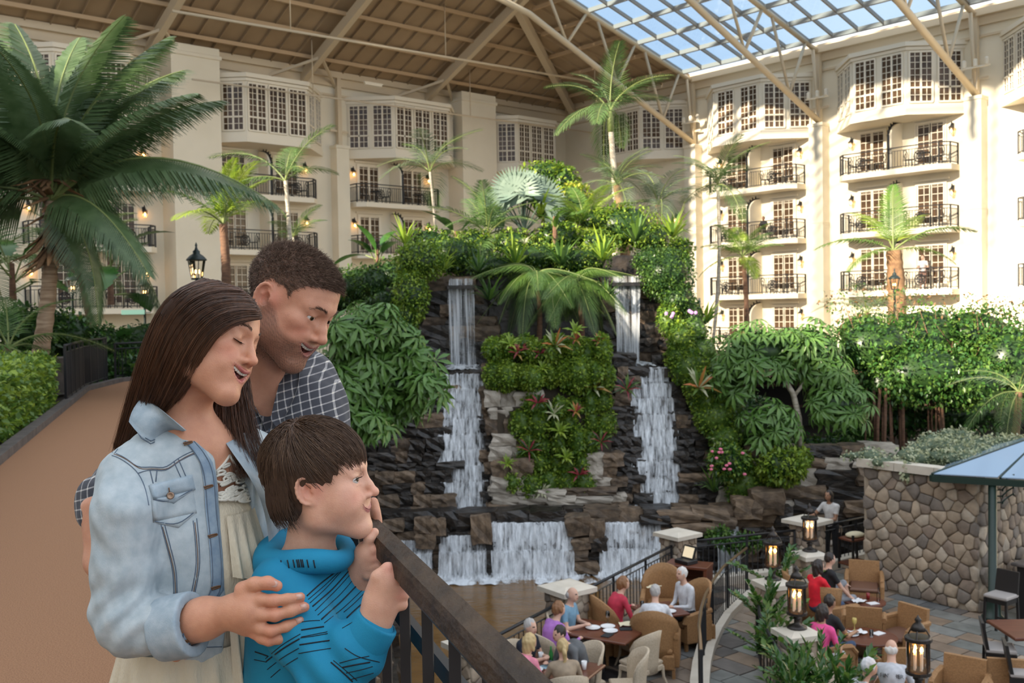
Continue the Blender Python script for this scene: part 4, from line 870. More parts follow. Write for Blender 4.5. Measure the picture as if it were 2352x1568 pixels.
def table(x, y, h, label, w=.9, d=.9, rz=0, rnd_=False):
    o = thing('dining_table', label, 'table', (x, y, ZP), rz, 'terrace tables')
    (MB().lathe([(w/2-.02, h-.05), (w/2, h-.03), (w/2, h-.005), (w/2-.02, h)], 24) if rnd_ else MB().bbox(-w/2, w/2, -d/2, d/2, h-.045, h, .012)).build('table_top', WOODT, o)
    MB().lathe([(.05, .06), (.04, .2), (.04, h-.05)], 10).build('pedestal', BLK, o); MB().lathe([(.28, 0), (.27, .03), (.06, .08)], 14).build('base', BLK, o)
table(*TA, .75, 'red-brown dining table shared by the man in navy and three others', 1.25, .85, -.5); table(*TB, .75, 'red-brown dining table with black napkins and a cream napkin', 1.2, .85, -.55); table(*TC, .72, 'red-brown table among the tall wicker armchairs', .8, .8, .3)
table(*TD, .52, 'low brown table in front of the woman in red', .75, .7, .2, True); table(*TE, .56, 'round low brown table beside the woman in pink', .95, .95, 0, True)
def seatp(kind, px, py, tgt, label_c, plabel=None, seat=None, **kw):
    p = onz(px, py, ZP+1.22*kw.get('sc', 1)); x, y = p[0], p[1]; th = face(x, y, *tgt) if len(tgt) == 2 else tgt[0]; d = np.array([-math.sin(th), math.cos(th)])
    if kind: chair(kind, x-d[0]*.02, y-d[1]*.02, th, label_c)
    if plabel: small_person(plabel, (x, y, ZP), th, **kw)
    return x, y, th
C_ = clothm
NAVY, PINK, TAN, CHECK, LBLUE, PURP, CRIM, WHITE, RED, BLACK, HOTP, GREYT, JEAN, KHAKI = C_('navy', (.012, .016, .03)), C_('pink', (.75, .25, .33)), C_('tan', (.34, .26, .18)), C_('check', (.12, .125, .13)), C_('light_blue', (.18, .33, .45)), C_('purple', (.42, .17, .52)), C_('crimson', (.52, .035, .07)), C_('white', (.66, .67, .70)), C_('red', (.72, .012, .03)), C_('black', (.015, .015, .017)), C_('hot_pink', (.78, .09, .30)), C_('grey_tee', (.5, .52, .56)), C_('jeans', (.05, .085, .16)), C_('khaki', (.2, .17, .13))
seatp('dining', 1205, 1442, TA, 'cream wicker chair under the man in navy', 'man in navy polo seated at the near dining table, clasping his hands', shirt=NAVY, pants=KHAKI, hair='grey', hl=(-.05, .36, .85), hr=(.08, .38, .85), head=(.03, .02), lean=.1)
seatp('dining', 1192, 1487, TA, 'cream wicker chair under the woman in pink top', 'blond woman in pale pink top leaning on the near dining table', shirt=PINK, pants=KHAKI, hair='blond', long=.12, lean=.25, hl=(-.16, .3, .95), hr=(.16, .4, .8), short_sleeve=False)
seatp('dining', 1297, 1500, TA, 'cream wicker chair under the girl with the ponytail', 'girl with a blond ponytail in tan top seen from behind', shirt=TAN, pants=JEAN, hair='blond', ponytail=True, lean=.15, short_sleeve=False, sc=.97)
seatp('dining', 1335, 1445, TA, 'cream wicker chair under the man in checked shirt', 'dark haired man in grey checked shirt leaning over the near dining table', shirt=CHECK, pants=JEAN, hair='dark', lean=.5, hl=(-.12, .5, .8), hr=(.1, .55, .8), short_sleeve=False)
chair('dining', 1.62, 14.55, face(1.62, 14.55, *TA), 'empty cream wicker chair with its arm beside the checked shirt'); chair('dining', 1.95, 15.55, face(1.95, 15.55, *TB), 'empty cream wicker chair seen from behind at the napkin table'); chair('dining', 2.05, 16.5, face(2.05, 16.5, *TB), 'empty cream wicker chair at the far side of the napkin table')
seatp('dining', 1300, 1370, TB, 'cream wicker chair under the man in light blue', 'man in light blue tee shirt seated before the stone pillar', shirt=LBLUE, pants=KHAKI, hair='grey', bald=True, hl=(.0, .38, .82), hr=(.12, .36, .82), lean=.1)
seatp('dining', 1262, 1408, TB, 'cream wicker chair under the woman in purple', 'woman in purple top with short auburn hair seen from behind', shirt=PURP, pants=BLACK, hair='auburn', long=.03, lean=.2, short_sleeve=False)
seatp('wing', 1410, 1347, TC, 'tan wicker armchair under the woman in crimson', 'woman in crimson hooded top seated with bare legs', shirt=CRIM, pants=KHAKI, hair='auburn', long=.05, lean=.2, short_sleeve=False, bare_leg=True)
seatp('wing', 1503, 1372, TC, 'tan wicker armchair with its back to the viewer', 'grey haired man in white sunk in an armchair, seen from behind', shirt=WHITE, pants=JEAN, hair='grey', lean=.25)
seatp('wing', 1578, 1322, TC, 'tan wicker armchair under the white haired woman', 'white haired woman in pale cardigan looking down in an armchair', shirt=WHITE, pants=BLACK, hair='white', lean=.1, short_sleeve=False, hl=(-.05, .32, .72), hr=(.05, .32, .72))
chair('wing', 2.75, 18.6, face(2.75, 18.6, *TC), 'empty tan wicker armchair holding a folded cloth'); chair('wing', 1.45, 17.35, face(1.45, 17.35, *TC), 'empty tan wicker armchair beside the light blue tee shirt')
# couple on the loveseat
lv = thing('loveseat', 'tan wicker loveseat under the couple in red and black', 'loveseat', (5.55, 18.35, ZP), -1.2)
MB().bbox(-.75, .75, -.3, .36, .2, .46, .03).build('seat', WICKT, lv); shell(.4, .2, .95, -math.pi*.95, -math.pi*.05, .06, .05, 14, sy=.9).build('backrest', WICKT, lv, True).scale = (1.9, 1, 1); MB().bbox(-.82, -.72, -.3, .34, .15, .64, .03).build('armrest', WICKT, lv); MB().bbox(.72, .82, -.3, .34, .15, .64, .03).build('armrest', WICKT, lv)
seatp(None, 1876, 1308, (-1.15,), '', 'woman in red top and jeans seated on the loveseat', shirt=RED, pants=JEAN, hair='dark', long=.14, hl=(-.14, .35, .62), hr=(.14, .38, .62), head=(.0, .0))
seatp(None, 1901, 1291, (-1.35,), '', 'man in black polo and grey shorts with one knee raised', shirt=BLACK, pants=C_('grey_shorts', (.25, .26, .28)), hair='dark', skin=SKIN_D if False else SKIN_A, bare_leg=True, hl=(-.1, .4, .75), hr=(.18, .35, .6), legs=[((-.1, .02, .54), (-.1, .38, .78), (-.1, .52, .4)), ((.1, .02, .54), (.14, .44, .56), (.13, .46, .09))])
seatp('tub', 1880, 1415, TE, 'tan armchair under the woman in bright pink', 'woman in bright pink top seated beyond the candle lantern', shirt=HOTP, pants=C_('white_trousers', (.6, .62, .66)), hair='dark', long=.1, lean=.12, skin=SKIN_D, hl=(-.2, .32, .78), hr=(.2, .3, .72))
seatp('tub', 1898, 1392, TE, 'tan armchair under the person in jeans', 'person in dark top and blue jeans beside the woman in pink', shirt=BLACK, pants=JEAN, hair='dark', lean=.05, skin=SKIN_D)
fx, fy, fth = seatp('tub', 2048, 1508, (-.35,), 'tan armchair under the person in the grey shirt', 'person in a grey shirt printed FINISHER, seen from behind', shirt=GREYT, pants=KHAKI, hair='white', lean=.3, bald=True)
txc = bpy.data.curves.new('lettering', 'FONT'); txc.body = 'FINISHER'; txc.size = .075; txc.align_x = 'CENTER'; txc.extrude = .01; to = bpy.data.objects.new('lettering', txc); COL.objects.link(to); bpy.context.view_layer.update(); tm = bpy.data.meshes.new_from_object(to.evaluated_get(bpy.context.evaluated_depsgraph_get())); bpy.data.objects.remove(to); tm.materials.clear(); tm.materials.append(BLK); _pp = [o_ for o_ in bpy.data.objects if o_.get('label', '').startswith('person in a grey shirt printed')][0]; link('lettering', tm, _pp, (0, -.066, .955), (1.25, 0, 0))
seatp('tub', 1955, 1540, (-1.4,), 'tan armchair under the person in the white cap', 'person in white wearing a white cap at the frame bottom', shirt=WHITE, pants=KHAKI, hair=clothm('cap', (.7, .7, .72)), lean=.3)
for px, py, tg, lb in ((1985, 1345, TD, 'tan tub armchair against the fieldstone wall'), (1985, 1438, TD, 'tan tub armchair seen from behind, at the low table'), (2070, 1455, TE, 'tan tub armchair facing the round table'), (2055, 1535, TE, 'tan tub armchair turned away below the round table'), (2205, 1590, (5.2, 12.6), 'tan tub armchair at the bottom of the frame'), (2330, 1600, (6.5, 12.0), 'tan tub armchair cut by the frame corner')):
    p = onz(px, py, ZP+.45); chair('tub', p[0], p[1], face(p[0], p[1], *tg), lb)
for px, py, th, lb in ((2300, 1365, 2.2, 'tall black bar stool behind the lamp post'), (2295, 1485, -1.9, 'tall black bar stool with grey cushion'), (2352, 1540, -1.9, 'tall black bar stool cut by the frame edge')):
    p = onz(px, py, ZP+.75); chair('stool', p[0], p[1], th, lb)
p = onz(2365, 1442, ZP+1.0); o = thing('bar_table', 'tall red-brown bar table at the frame edge', 'table', (p[0], p[1], ZP)); MB().bbox(-.45, .45, -.45, .45, .95, 1.0, .01).build('table_top', WOODT, o); MB().lathe([(.05, .05), (.05, .95)], 10).build('pedestal', BLK, o); MB().lathe([(.3, 0), (.28, .04), (.05, .08)], 14).build('base', BLK, o)
p = onz(2330, 1290, ZP+1.1); o = thing('bar_counter', 'dark bar counter against the planter wall', 'counter', (p[0]+.4, p[1]-.1, ZP), .64); MB().bbox(-.2, 1.6, -.3, .3, 0, 1.02, .02).build('body', BLK, o); MB().bbox(-.28, 1.7, -.38, .38, 1.02, 1.08, .015).build('counter_top', KERB, o)
# waitress, host stand, cart
small_person('waitress in white sleeveless top and black trousers reaching over the pillar', (7.32, 22.9, ZP), 2.3, shirt=C_('white_top', (.62, .6, .58)), pants=BLACK, hair='dark', skin=SKIN_D, long=.16, stand=True, hl=(.0, .34, .72), hr=(.35, .4, .78), lean=.1)
p = onz(1582, 1300, ZP+1.0); o = thing('host_stand', 'dark wooden host stand beside the stone pillar', 'host stand', (p[0], p[1], ZP), -.45)
MB().bbox(-.42, .42, -.25, .25, 1.0, 1.06, .01).build('top', WOODT, o)
for x in (-.38, .38): MB().bbox(x-.03, x+.03, -.24, .24, 0, 1.0, .005).build('side_panel', WOODT, o)
MB().bbox(-.38, .38, .18, .22, 0, 1.0, .005).build('back_panel', WOODT, o); MB().bbox(-.38, .38, -.22, .2, .72, .76, .005).build('shelf', WOODT, o)
o = thing('till_screen', 'black touch screen till showing a pale screen on the host stand', 'till', (p[0]-.05, p[1], ZP+1.06), 2.2+math.pi); MB().bbox(-.17, .17, -.14, .14, 0, .08, .01).build('base', BLK, o)
MB().add([(-.16, .02, .08), (.16, .02, .08), (.16, .12, .32), (-.16, .12, .32), (-.16, .05, .08), (.16, .05, .08), (.16, .15, .32), (-.16, .15, .32)], [(0, 1, 2, 3), (7, 6, 5, 4), (0, 4, 5, 1), (1, 5, 6, 2), (2, 6, 7, 3), (3, 7, 4, 0)]).build('monitor', BLK, o)
MB().add([(-.13, .029, .11), (.13, .029, .11), (.13, .105, .3), (-.13, .105, .3)], [(0, 1, 2, 3)]).build('screen', mat('lit_screen', (.55, .45, .3), .4, emit=.35, ecol=(.9, .75, .5)), o)
p = onz(1972, 1290, ZP+.2); o = thing('service_cart', 'dark service cart with chrome wheels and a folded cloth', 'cart', (7.55, 22.0, ZP), .5)
for z in (.25, .8): MB().bbox(-.3, .3, -.22, .22, z, z+.05, .01).build('shelf', WOODT, o)
for x in (-.28, .28):
    for y in (-.2, .2): MB().bar((x, y, .15), (x, y, .95), .04).build('post', BLK, o)
CHR = mat('chrome', (.5, .5, .52), .2, metal=1)
for x in (-.28, .28): q = MB(); q.tube([(x, -.24, .1), (x, -.19, .1)], .1, 12); q.build('wheel', CHR, o)
MB().ell((0, 0, .9), (.25, .18, .07), 10, 5).build('cloth_bundle', mat('cream_napkin', (.66, .58, .40), .9), o, True)
# tableware
NAPK = MATS['cream_napkin']; CHINA = mat('white_china', (.8, .8, .8), .3); CLEAR = glassmat('drinking_glass', (.95, .95, .95)); WINE = mat('white_wine', (.55, .42, .12), .2)
def ware(kind, t, h, dx, dy, label, m=None):
    c = np.array([t[0]+dx, t[1]+dy, ZP+h+.003]); q = MB(); nm = kind
    if kind == 'plate': q.lathe([(.06, 0), (.12, .015), (.125, .022), (.11, .016), (.05, .008)], 16)
    elif kind == 'glass': q.lathe([(.03, 0), (.035, .11), (.033, .11), (.028, .01)], 10)
    elif kind == 'wine_glass': q.lathe([(.035, 0), (.006, .01), (.006, .09), (.035, .12), (.04, .17), (.033, .2), (.031, .2), (.03, .13)], 10)
    elif kind == 'cup': q.lathe([(.03, 0), (.042, .12), (.038, .12), (.026, .01)], 10)
    elif kind == 'bottle': q.lathe([(.032, 0), (.034, .13), (.014, .19), (.014, .24)], 10)
    elif kind == 'napkin':
        n = 6; v = [(.13*(i/n-.5)*2, .1*(j/n-.5)*2, .02+.03*rnd.random()) for j in range(n+1) for i in range(n+1)]; q.add(v, [(j*(n+1)+i, j*(n+1)+i+1, (j+1)*(n+1)+i+1, (j+1)*(n+1)+i) for j in range(n) for i in range(n)])
    elif kind == 'menu_card': q.bbox(-.1, .1, -.07, .07, 0, .012, .002)
    me = q.me(kind, m or CHINA, kind != 'menu_card'); o = link(nm, me, None, c, (0, 0, rnd.uniform(0, 1))); tag(o, label, kind.replace('_', ' '), 'tableware of the terrace')
BLKN = clothm('black_napkin', (.02, .02, .022)); GREENB = mat('green_bottle', (.03, .22, .05), .15)
for a in (('bottle', TA, .75, -.05, .2, 'green bottle on the near dining table', GREENB), ('menu_card', TA, .75, -.12, .02, 'pale blue card on the near dining table', clothm('pale_blue', (.35, .55, .65))), ('plate', TA, .75, -.3, -.12, 'white plate before the blond woman'), ('cup', TA, .75, .42, -.12, 'white paper cup beside the checked shirt'), ('plate', TA, .75, .15, .1, 'white plate in the middle of the near dining table'), ('cup', TA, .75, -.2, .28, 'white cup beside the man in navy'),
          ('plate', TB, .75, -.15, .1, 'white plate beside the purple top'), ('plate', TB, .75, .1, .15, 'white plate farthest on the napkin table'), ('plate', TB, .75, .12, -.08, 'white plate nearest on the napkin table'), ('menu_card', TB, .75, -.25, .3, 'black mat before the man in light blue', BLKN), ('menu_card', TB, .75, .05, -.28, 'black mat at the near edge of the napkin table', BLKN), ('menu_card', TB, .75, .38, .02, 'black folder beside the cream napkin', BLKN), ('napkin', TB, .75, .42, .2, 'crumpled cream napkin on the dining table', NAPK), ('wine_glass', TB, .75, .12, .35, 'empty wine glass near the stone pillar', CLEAR),
          ('plate', TC, .72, -.12, -.1, 'white plate before the woman in crimson'), ('plate', TC, .72, .15, -.18, 'white plate before the man seen from behind'), ('glass', TC, .72, -.28, .1, 'drinking glass among the wicker armchairs', CLEAR), ('napkin', TC, .72, .1, 1.3, 'folded cloth on the empty wicker armchair', NAPK),
          ('glass', TD, .52, .1, .1, 'red drink on the low table', mat('red_drink', (.25, .02, .02), .1)), ('bottle', TD, .52, .25, -.02, 'water bottle on the low table', CLEAR), ('menu_card', TD, .52, .08, -.2, 'white card on the low table'), ('napkin', TD, .52, -.15, -.1, 'white napkin on the low table', CHINA), ('wine_glass', TE, .56, -.1, .32, 'glass of white wine on the round table', WINE), ('plate', TE, .56, -.25, .05, 'white plate with leftovers on the round table'), ('napkin', TE, .56, -.12, .12, 'white crumpled napkin on the round table', CHINA), ('glass', TE, .56, .05, -.05, 'drinking glass on the round table', CLEAR), ('menu_card', TE, .56, .22, .1, 'white folded menu on the round table')):
    ware(a[0], a[1], a[2], a[3], a[4], a[5], a[6] if len(a) > 6 else None)
p = onz(1965, 1495, ZP+.1); o = thing('handbag', 'brown slouchy handbag on the floor under the round table', 'handbag', (p[0]+.15, p[1], ZP)); MB().ell((0, 0, .16), (.2, .13, .17), 10, 7, jit=.04).build('bag_body', mat('brown_leather', (.16, .09, .04), .5, (.11, .06, .03), scale=9), o, True); MB().tube([(-.12, 0, .28), (-.06, 0, .42), (.06, 0, .42), (.12, 0, .28)], .012, 5).build('strap', BRONZE, o)
# gazebo corner at the frame edge
GREENM = mat('dark_green_paint', (.012, .03, .022), .4); gp = onz(2266, 1412, ZP); gz = thing('gazebo', 'dark green gazebo post carrying a sloping glass roof', 'gazebo', (gp[0], gp[1], ZP)); x, y = gp[0], gp[1]-.25
MB().lathe([(.2, 0), (.2, .06), (.15, .1), (.13, .4), (.15, .45), (.08, .5), (.075, 2.65)], 14, (x, y, ZP)).build('post', GREENM, gz, True, True)
zr = ZP+2.62; e0, e1, e2 = W(2165, 968, y+.1), W(2480, 1010, y-1.4), W(2560, 800, y+1.2)
e0 = np.array(e0); MB().bar((x-.95, y+.45, zr), (x+2.2, y-1.2, zr), .1, .12).build('eave_beam', GREENM, gz, False, True); MB().bar((x-.95, y+.45, zr), (x+1.0, y+3.2, zr), .1, .12).build('eave_beam', GREENM, gz, False, True)
ap = np.array([x+1.6, y+1.1, zr+.75]); RG = mat('gazebo_glass', (.30, .40, .52), .08, spec=1., trans=0.)
def tri(a, b, c): MB().add([a, b, c, np.array(a)+[0, 0, .02], np.array(b)+[0, 0, .02], np.array(c)+[0, 0, .02]], [(2, 1, 0), (3, 4, 5), (0, 1, 4, 3), (1, 2, 5, 4), (2, 0, 3, 5)]).build('roof_pane', RG, gz, False, True)
q0, q1, q2 = np.array([x-.95, y+.45, zr+.08]), np.array([x+2.2, y-1.2, zr+.08]), np.array([x+1.0, y+3.2, zr+.08])
for k in range(3): a, b = lerp(q0, q1, k/3), lerp(q0, q1, (k+.96)/3); tri(a, b, ap)
for k in range(2): a, b = lerp(q2, q0, k/2), lerp(q2, q0, (k+.96)/2); tri(a, b, ap)
for k in range(1, 3): MB().bar(lerp(q0, q1, k/3), ap, .04).build('roof_bar', GREENM, gz, False, True)
MB().bar(q0, ap, .05).build('roof_bar', GREENM, gz, False, True)
for k in range(4): # scroll bracket
    a = np.array([x+.05, y, zr-.45+.12*k]); pts = [a+np.array([.04+.16*t+.05*math.sin(t*6), -.08*t, .14*t+.05*math.cos(t*5)]) for t in np.linspace(0, 1.6, 9)]; MB().tube(pts, .014, 4).build('scroll_bracket', GREENM, gz, False, True)
# ================================================================ planting
LV = np.array([(0, 0, 0), (-.5, .45, .1), (0, .5, 0), (0, 1, -.06), (.5, .45, .1)]); LF = np.array([(0, 2, 3, 1), (0, 4, 3, 2)])
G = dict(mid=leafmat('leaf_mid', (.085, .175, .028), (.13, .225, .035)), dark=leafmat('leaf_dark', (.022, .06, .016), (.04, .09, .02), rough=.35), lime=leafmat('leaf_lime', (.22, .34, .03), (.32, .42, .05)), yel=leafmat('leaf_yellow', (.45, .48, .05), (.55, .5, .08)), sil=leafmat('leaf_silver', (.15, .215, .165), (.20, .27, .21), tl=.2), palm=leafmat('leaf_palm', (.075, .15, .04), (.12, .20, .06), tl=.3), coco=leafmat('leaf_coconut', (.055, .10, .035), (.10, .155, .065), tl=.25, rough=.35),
         grey=leafmat('leaf_greygreen', (.13, .18, .11), (.17, .23, .14)), var=leafmat('leaf_variegated', (.42, .46, .27), (.55, .58, .40)), gloss=leafmat('leaf_glossy', (.03, .095, .018), (.06, .15, .03), rough=.22, tl=.2), brown=leafmat('leaf_dead', (.22, .12, .05), (.30, .18, .08)), red=leafmat('leaf_red', (.32, .04, .05), (.20, .03, .04)), orange=leafmat('leaf_orange', (.55, .16, .05), (.4, .25, .06)), pale=leafmat('leaf_pale', (.42, .44, .25), (.5, .5, .32)), moss=leafmat('leaf_moss', (.16, .27, .025), (.25, .34, .045)), schef=leafmat('leaf_umbrella', (.075, .175, .032), (.125, .24, .05), rough=.3, tl=.25))
BARK = mat('palm_bark', (.46, .33, .22), .85, (.24, .15, .09), scale=2, stretch=(1, 1, 9), bump=.6); BARKG = mat('grey_bark', (.52, .46, .37), .8, (.30, .26, .2), scale=3, stretch=(1, 1, 6)); BARKB = mat('brown_bark', (.17, .09, .05), .85, (.10, .05, .03), scale=4, stretch=(1, 1, 4), bump=.5); HUSK = mat('palm_husk', (.30, .17, .08), .9, (.15, .08, .04), scale=5, bump=.6); STEM = mat('green_stem', (.16, .20, .06), .6)
def leaves(name, parent, pos, nrmal, size, mats, aspect=.55, droop=.3, spread=.7, jit=.35, kind=None):
    n = len(pos); d = nrmal*(1-spread)+unit(n)*spread; d[:, 2] -= droop; d /= np.linalg.norm(d, axis=1, keepdims=True)
    s = size*(1+NP.uniform(-jit, jit, n)); sc = np.stack([s*aspect, s, s], 1); v, f = scatter(LV, LF, pos, rotmats(d, NP.uniform(-.8, .8, n)), sc)
    mats = mats if isinstance(mats, list) else [mats]; mi = np.repeat(NP.integers(0, len(mats), n), len(LF))
    if parent is not None: v = v-np.array(parent.location)
    o = link(name, mesh(name, v, f, mats, False, mi), parent); 
    if kind: o['kind'] = kind
    return o
def blob_pts(blobs, n, shell=.25, top=None):
    """points on the outside of a set of ellipsoids (c, r)"""
    w = np.array([(r[0]*r[1]+r[1]*r[2]+r[0]*r[2]) for c, r in blobs]); w = w/w.sum(); P = []; N_ = []
    for (c, r), k in zip(blobs, NP.multinomial(n, w)):
        d = unit(k); d[:, 1] = np.where(NP.random(k) < .6, -np.abs(d[:, 1]), d[:, 1]); r = np.array(r); P.append(np.array(c)+d*r*(1-NP.random((k, 1))**2*shell)); q = d/r; N_.append(q/np.linalg.norm(q, axis=1, keepdims=True))
    P = np.concatenate(P); N_ = np.concatenate(N_); ok = np.ones(len(P), bool)
    for c, r in blobs: ok &= (((P-np.array(c))/(np.array(r)*.72))**2).sum(1) > 1
    return P[ok], N_[ok]
def bush(name, label, cat, blobs, n, size, mats, core=None, aspect=.55, droop=.3, spread=.7, base=None, group=None, part='foliage', stem=True):
    c0 = np.array(blobs[0][0]); zb = min(b[0][2]-b[1][2] for b in blobs); o = thing(name, label, cat, (c0[0], c0[1], zb if base is None else base), 0, group)
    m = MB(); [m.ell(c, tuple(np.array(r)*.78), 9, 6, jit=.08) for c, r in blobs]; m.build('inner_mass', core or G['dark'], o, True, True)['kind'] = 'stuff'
    P, N_ = blob_pts(blobs, n); leaves(part, o, P, N_, size, mats, aspect, droop, spread)
    return o
def pxb(px, py, y, rx, rz, ry=None):
    """blob from photo pixel centre/radii at depth y"""
    k = y/F; return (W(px, py, y), (rx*k, (ry or min(rx, rz))*k, rz*k))
# ---- fronds
def frond_mesh(name, L, n, lw, ll, arch, mats, vee=.35, droopl=.5, sweep=.9, rach=.025, seed=0, ragged=0.):
    """feather frond along +y: arch(t) -> z ; leaflets length ll, width lw"""
    q = np.random.default_rng(seed); T = np.linspace(0, 1, 14); pts = [np.array([0, L*arch[0](t), L*arch[1](t)]) for t in T]; m = MB(); m.tube(pts, [rach*(1-.85*t)+.003 for t in T], 5, mi=1)
    V = []; Fc = []
    def at(t): return np.array([0, L*arch[0](t), L*arch[1](t)])
    for i in range(n):
        t = .13+.87*(i+.5)/n; p = at(t); tan = nrm(at(min(t+.02, 1))-at(max(t-.02, 0))); up = nrm(np.cross([1, 0, 0], tan)); l = ll*math.sin(math.pi*min(1, (.16+.84*t)))**.45*(1-.35*t)
        for s_ in (-1, 1):
            if ragged and q.random() < ragged: continue
            lj = l*q.uniform(.85, 1.1); d = nrm(np.array([s_, 0, 0])*math.cos(sweep*(.4+.6*t))+tan*math.sin(sweep*(.4+.6*t))+up*vee*q.uniform(.7, 1.3)); w = nrm(np.cross(d, up))*lw*.5
            mid = p+d*lj*.55-np.array([0, 0, droopl*lj*.18]); tip = p+d*lj*.97-np.array([0, 0, droopl*lj*.62]); b = len(V)
            V += [p-w*.6, p+w*.6, mid+w, mid-w, tip+w*.12, tip-w*.12]; Fc += [(b, b+1, b+2, b+3), (b+3, b+2, b+4, b+5)]
    m.add(V, Fc); return m.me(name, mats)
def arcs(rise, fall, reach=.95): return (lambda t: reach*t*(1-.12*t), lambda t: rise*t-fall*t*t)
FR = dict(
    coco=[frond_mesh('frond', 4.3, 84, .046, 1.2, arcs(.42, .75), [G['coco'], STEM], .0, 1.25, .6, .04, 1), frond_mesh('frond', 4.3, 84, .046, 1.15, arcs(.25, .34), [G['coco'], STEM], .12, 1.0, .6, .04, 2), frond_mesh('frond', 3.9, 76, .046, 1.15, arcs(.15, .8), [G['coco'], STEM], -.05, 1.1, .7, .04, 3)],
    palm=[frond_mesh('frond', 1.9, 34, .024, .6, arcs(.35, .6), [G['palm'], STEM], .3, .8, .8, .018, 4), frond_mesh('frond', 1.9, 34, .024, .6, arcs(.25, .35), [G['palm'], STEM], .35, .6, .8, .018, 5), frond_mesh('frond', 1.8, 32, .024, .55, arcs(.1, .7), [G['palm'], STEM], .2, .9, .8, .018, 6)],
    bright=[frond_mesh('frond', 1.9, 34, .03, .52, arcs(.3, .45), [G['mid'], STEM], .3, .8, .8, .018, 7), frond_mesh('frond', 1.9, 34, .03, .52, arcs(.15, .5), [G['lime'], STEM], .3, .8, .8, .018, 8)],
    grey=[frond_mesh('frond', 1.7, 36, .016, .55, arcs(.3, .7), [G['grey'], STEM], .4, .9, .7, .014, 9), frond_mesh('frond', 1.7, 36, .016, .55, arcs(.15, .7), [G['palm'], STEM], .35, .9, .7, .014, 10)],
    weep=[frond_mesh('frond', 1.7, 44, .015, .55, arcs(.35, 1.15, .75), [G['mid'], STEM], .1, 1.3, .9, .014, 11), frond_mesh('frond', 1.6, 44, .015, .52, arcs(.25, 1.25, .7), [G['palm'], STEM], .1, 1.3, .9, .014, 12)])
def frond(o, me, base, az, el, sc=1., roll=0.):
    R = Matrix.Rotation(math.radians(az-90), 4, 'Z') @ Matrix.Rotation(math.radians(el), 4, 'X') @ Matrix.Rotation(roll, 4, 'Y'); f = link('frond', me, o, base, R.to_euler(), sc); return f
def palm(label, base, crown, kind, nf, sc, r=.12, bark=BARK, els=(70, 45, 20, 0, -20), name='palm_tree', seed=1, husk=False, az0=0, shaft=False, azr=360., list_=None, group='palm trees'):
    q = random.Random(seed); base = np.array(base, float); crown = np.array(crown, float); o = thing(name, label, 'palm', tuple(base), 0, group); n = 14; pts = []; rr = []
    for i in range(n*2+1):
        t = i/(n*2); p = lerp(base, crown, t)+np.array([math.sin(t*3.1)*.03*np.linalg.norm(crown-base), 0, 0]); pts.append(p); rr.append(r*(1.15-.35*t)*(1.06 if i % 2 else .96))
    MB().tube(pts, rr, 9).build('trunk', bark, o, True, True); top = crown-base
    if shaft: MB().tube([crown-[0, 0, .05], crown+[0, 0, .5], crown+[0, 0, .8]], [r*.95, r*.9, r*.5], 8).build('crownshaft', STEM, o, True, True); top = top+np.array([0, 0, .7])
    if husk:
        for i in range(64):
            a = q.uniform(0, 6.28); z = q.uniform(-1.1, .5); L = q.uniform(.5, 1.5)*(1 if r < .2 else .6); d = np.array([math.cos(a), math.sin(a), 0]); p0 = crown+d*r*.8+np.array([0, 0, z]); up = q.uniform(-.6, .9) if z > -.5 else -1
            MB().tube([p0, p0+d*.2*L+np.array([0, 0, .25*up*L]), p0+d*.5*L+np.array([0, 0, .3*up*L-.15])], [.09, .075, .02], 5, flat=.35).build('husk', HUSK, o, True, True)
    for i in range(nf):
        if list_: az, el, k, s2 = list_[i]; me = FR[kind][k]
        else: az = az0+azr*i/nf+q.uniform(-14, 14); el = els[i % len(els)]+q.uniform(-9, 9); me = FR[kind][q.randrange(len(FR[kind]))]; s2 = q.uniform(.85, 1.12)
        frond(o, me, tuple(top), az, el, sc*s2, q.uniform(-.2, .2))
    return o
def pz(px, py, y): return W(px, py, y)
# coconut palm beside the hedge
cb_ = np.array([-9.95, 20.6, 0]); cc = pz(118, 462, 20.6)
palm('tall coconut palm with ringed trunk beside the hedge', cb_, cc, 'coco', 24, 1.12, .16, BARK, husk=True, seed=5, name='coconut_palm', list_=[(20, 62, 1, 1.05), (-10, 38, 1, .95), (5, 20, 0, 1.05), (-35, 8, 2, .72), (178, 62, 1, 1.), (165, 35, 0, 1.), (80, 78, 1, .95), (-85, 66, 0, .85), (50, 52, 1, 1.1), (-60, 40, 0, .8), (120, 50, 1, 1.), (-120, 45, 0, .8), (195, 5, 2, .9), (-25, -28, 2, .6), (35, -10, 2, .7), (140, 78, 1, 1.), (100, 20, 0, .9), (220, 50, 0, .9), (-5, 72, 1, 1.0), (165, 72, 1, 1.1), (60, 30, 0, 1.), (185, 25, 0, 1.), (-150, 20, 2, .8), (30, 40, 1, 1.05)])
palm('young stout palm with upright fronds left of the tall thin palm', (-9.95, 34, 0), pz(512, 515, 34), 'bright', 10, 1.5, .17, BARKB, (75, 60, 40, 20), seed=2)
palm('thin pale palm with a bent dark crown above the man', (-8.2, 36, 0), pz(655, 415, 36), 'palm', 6, 1.65, .09, BARKG, seed=3, list_=[(5, 55, 1, 1.0), (170, 35, 0, 1.1), (200, 15, 2, 1.05), (-60, 35, 2, .8), (90, 50, 1, .8), (20, 25, 0, .7)])
palm('small drooping palm under the thin pale palm', (-8.0, 38, 0), pz(672, 545, 38), 'palm', 6, 1.05, .07, BARKG, (60, 30, 10), seed=4)
palm('spindly palm before the balconies left of the mound', (-3.2, 40, 0), pz(987, 395, 40), 'grey', 8, 1.5, .06, BARKG, (65, 35, 10), seed=6)
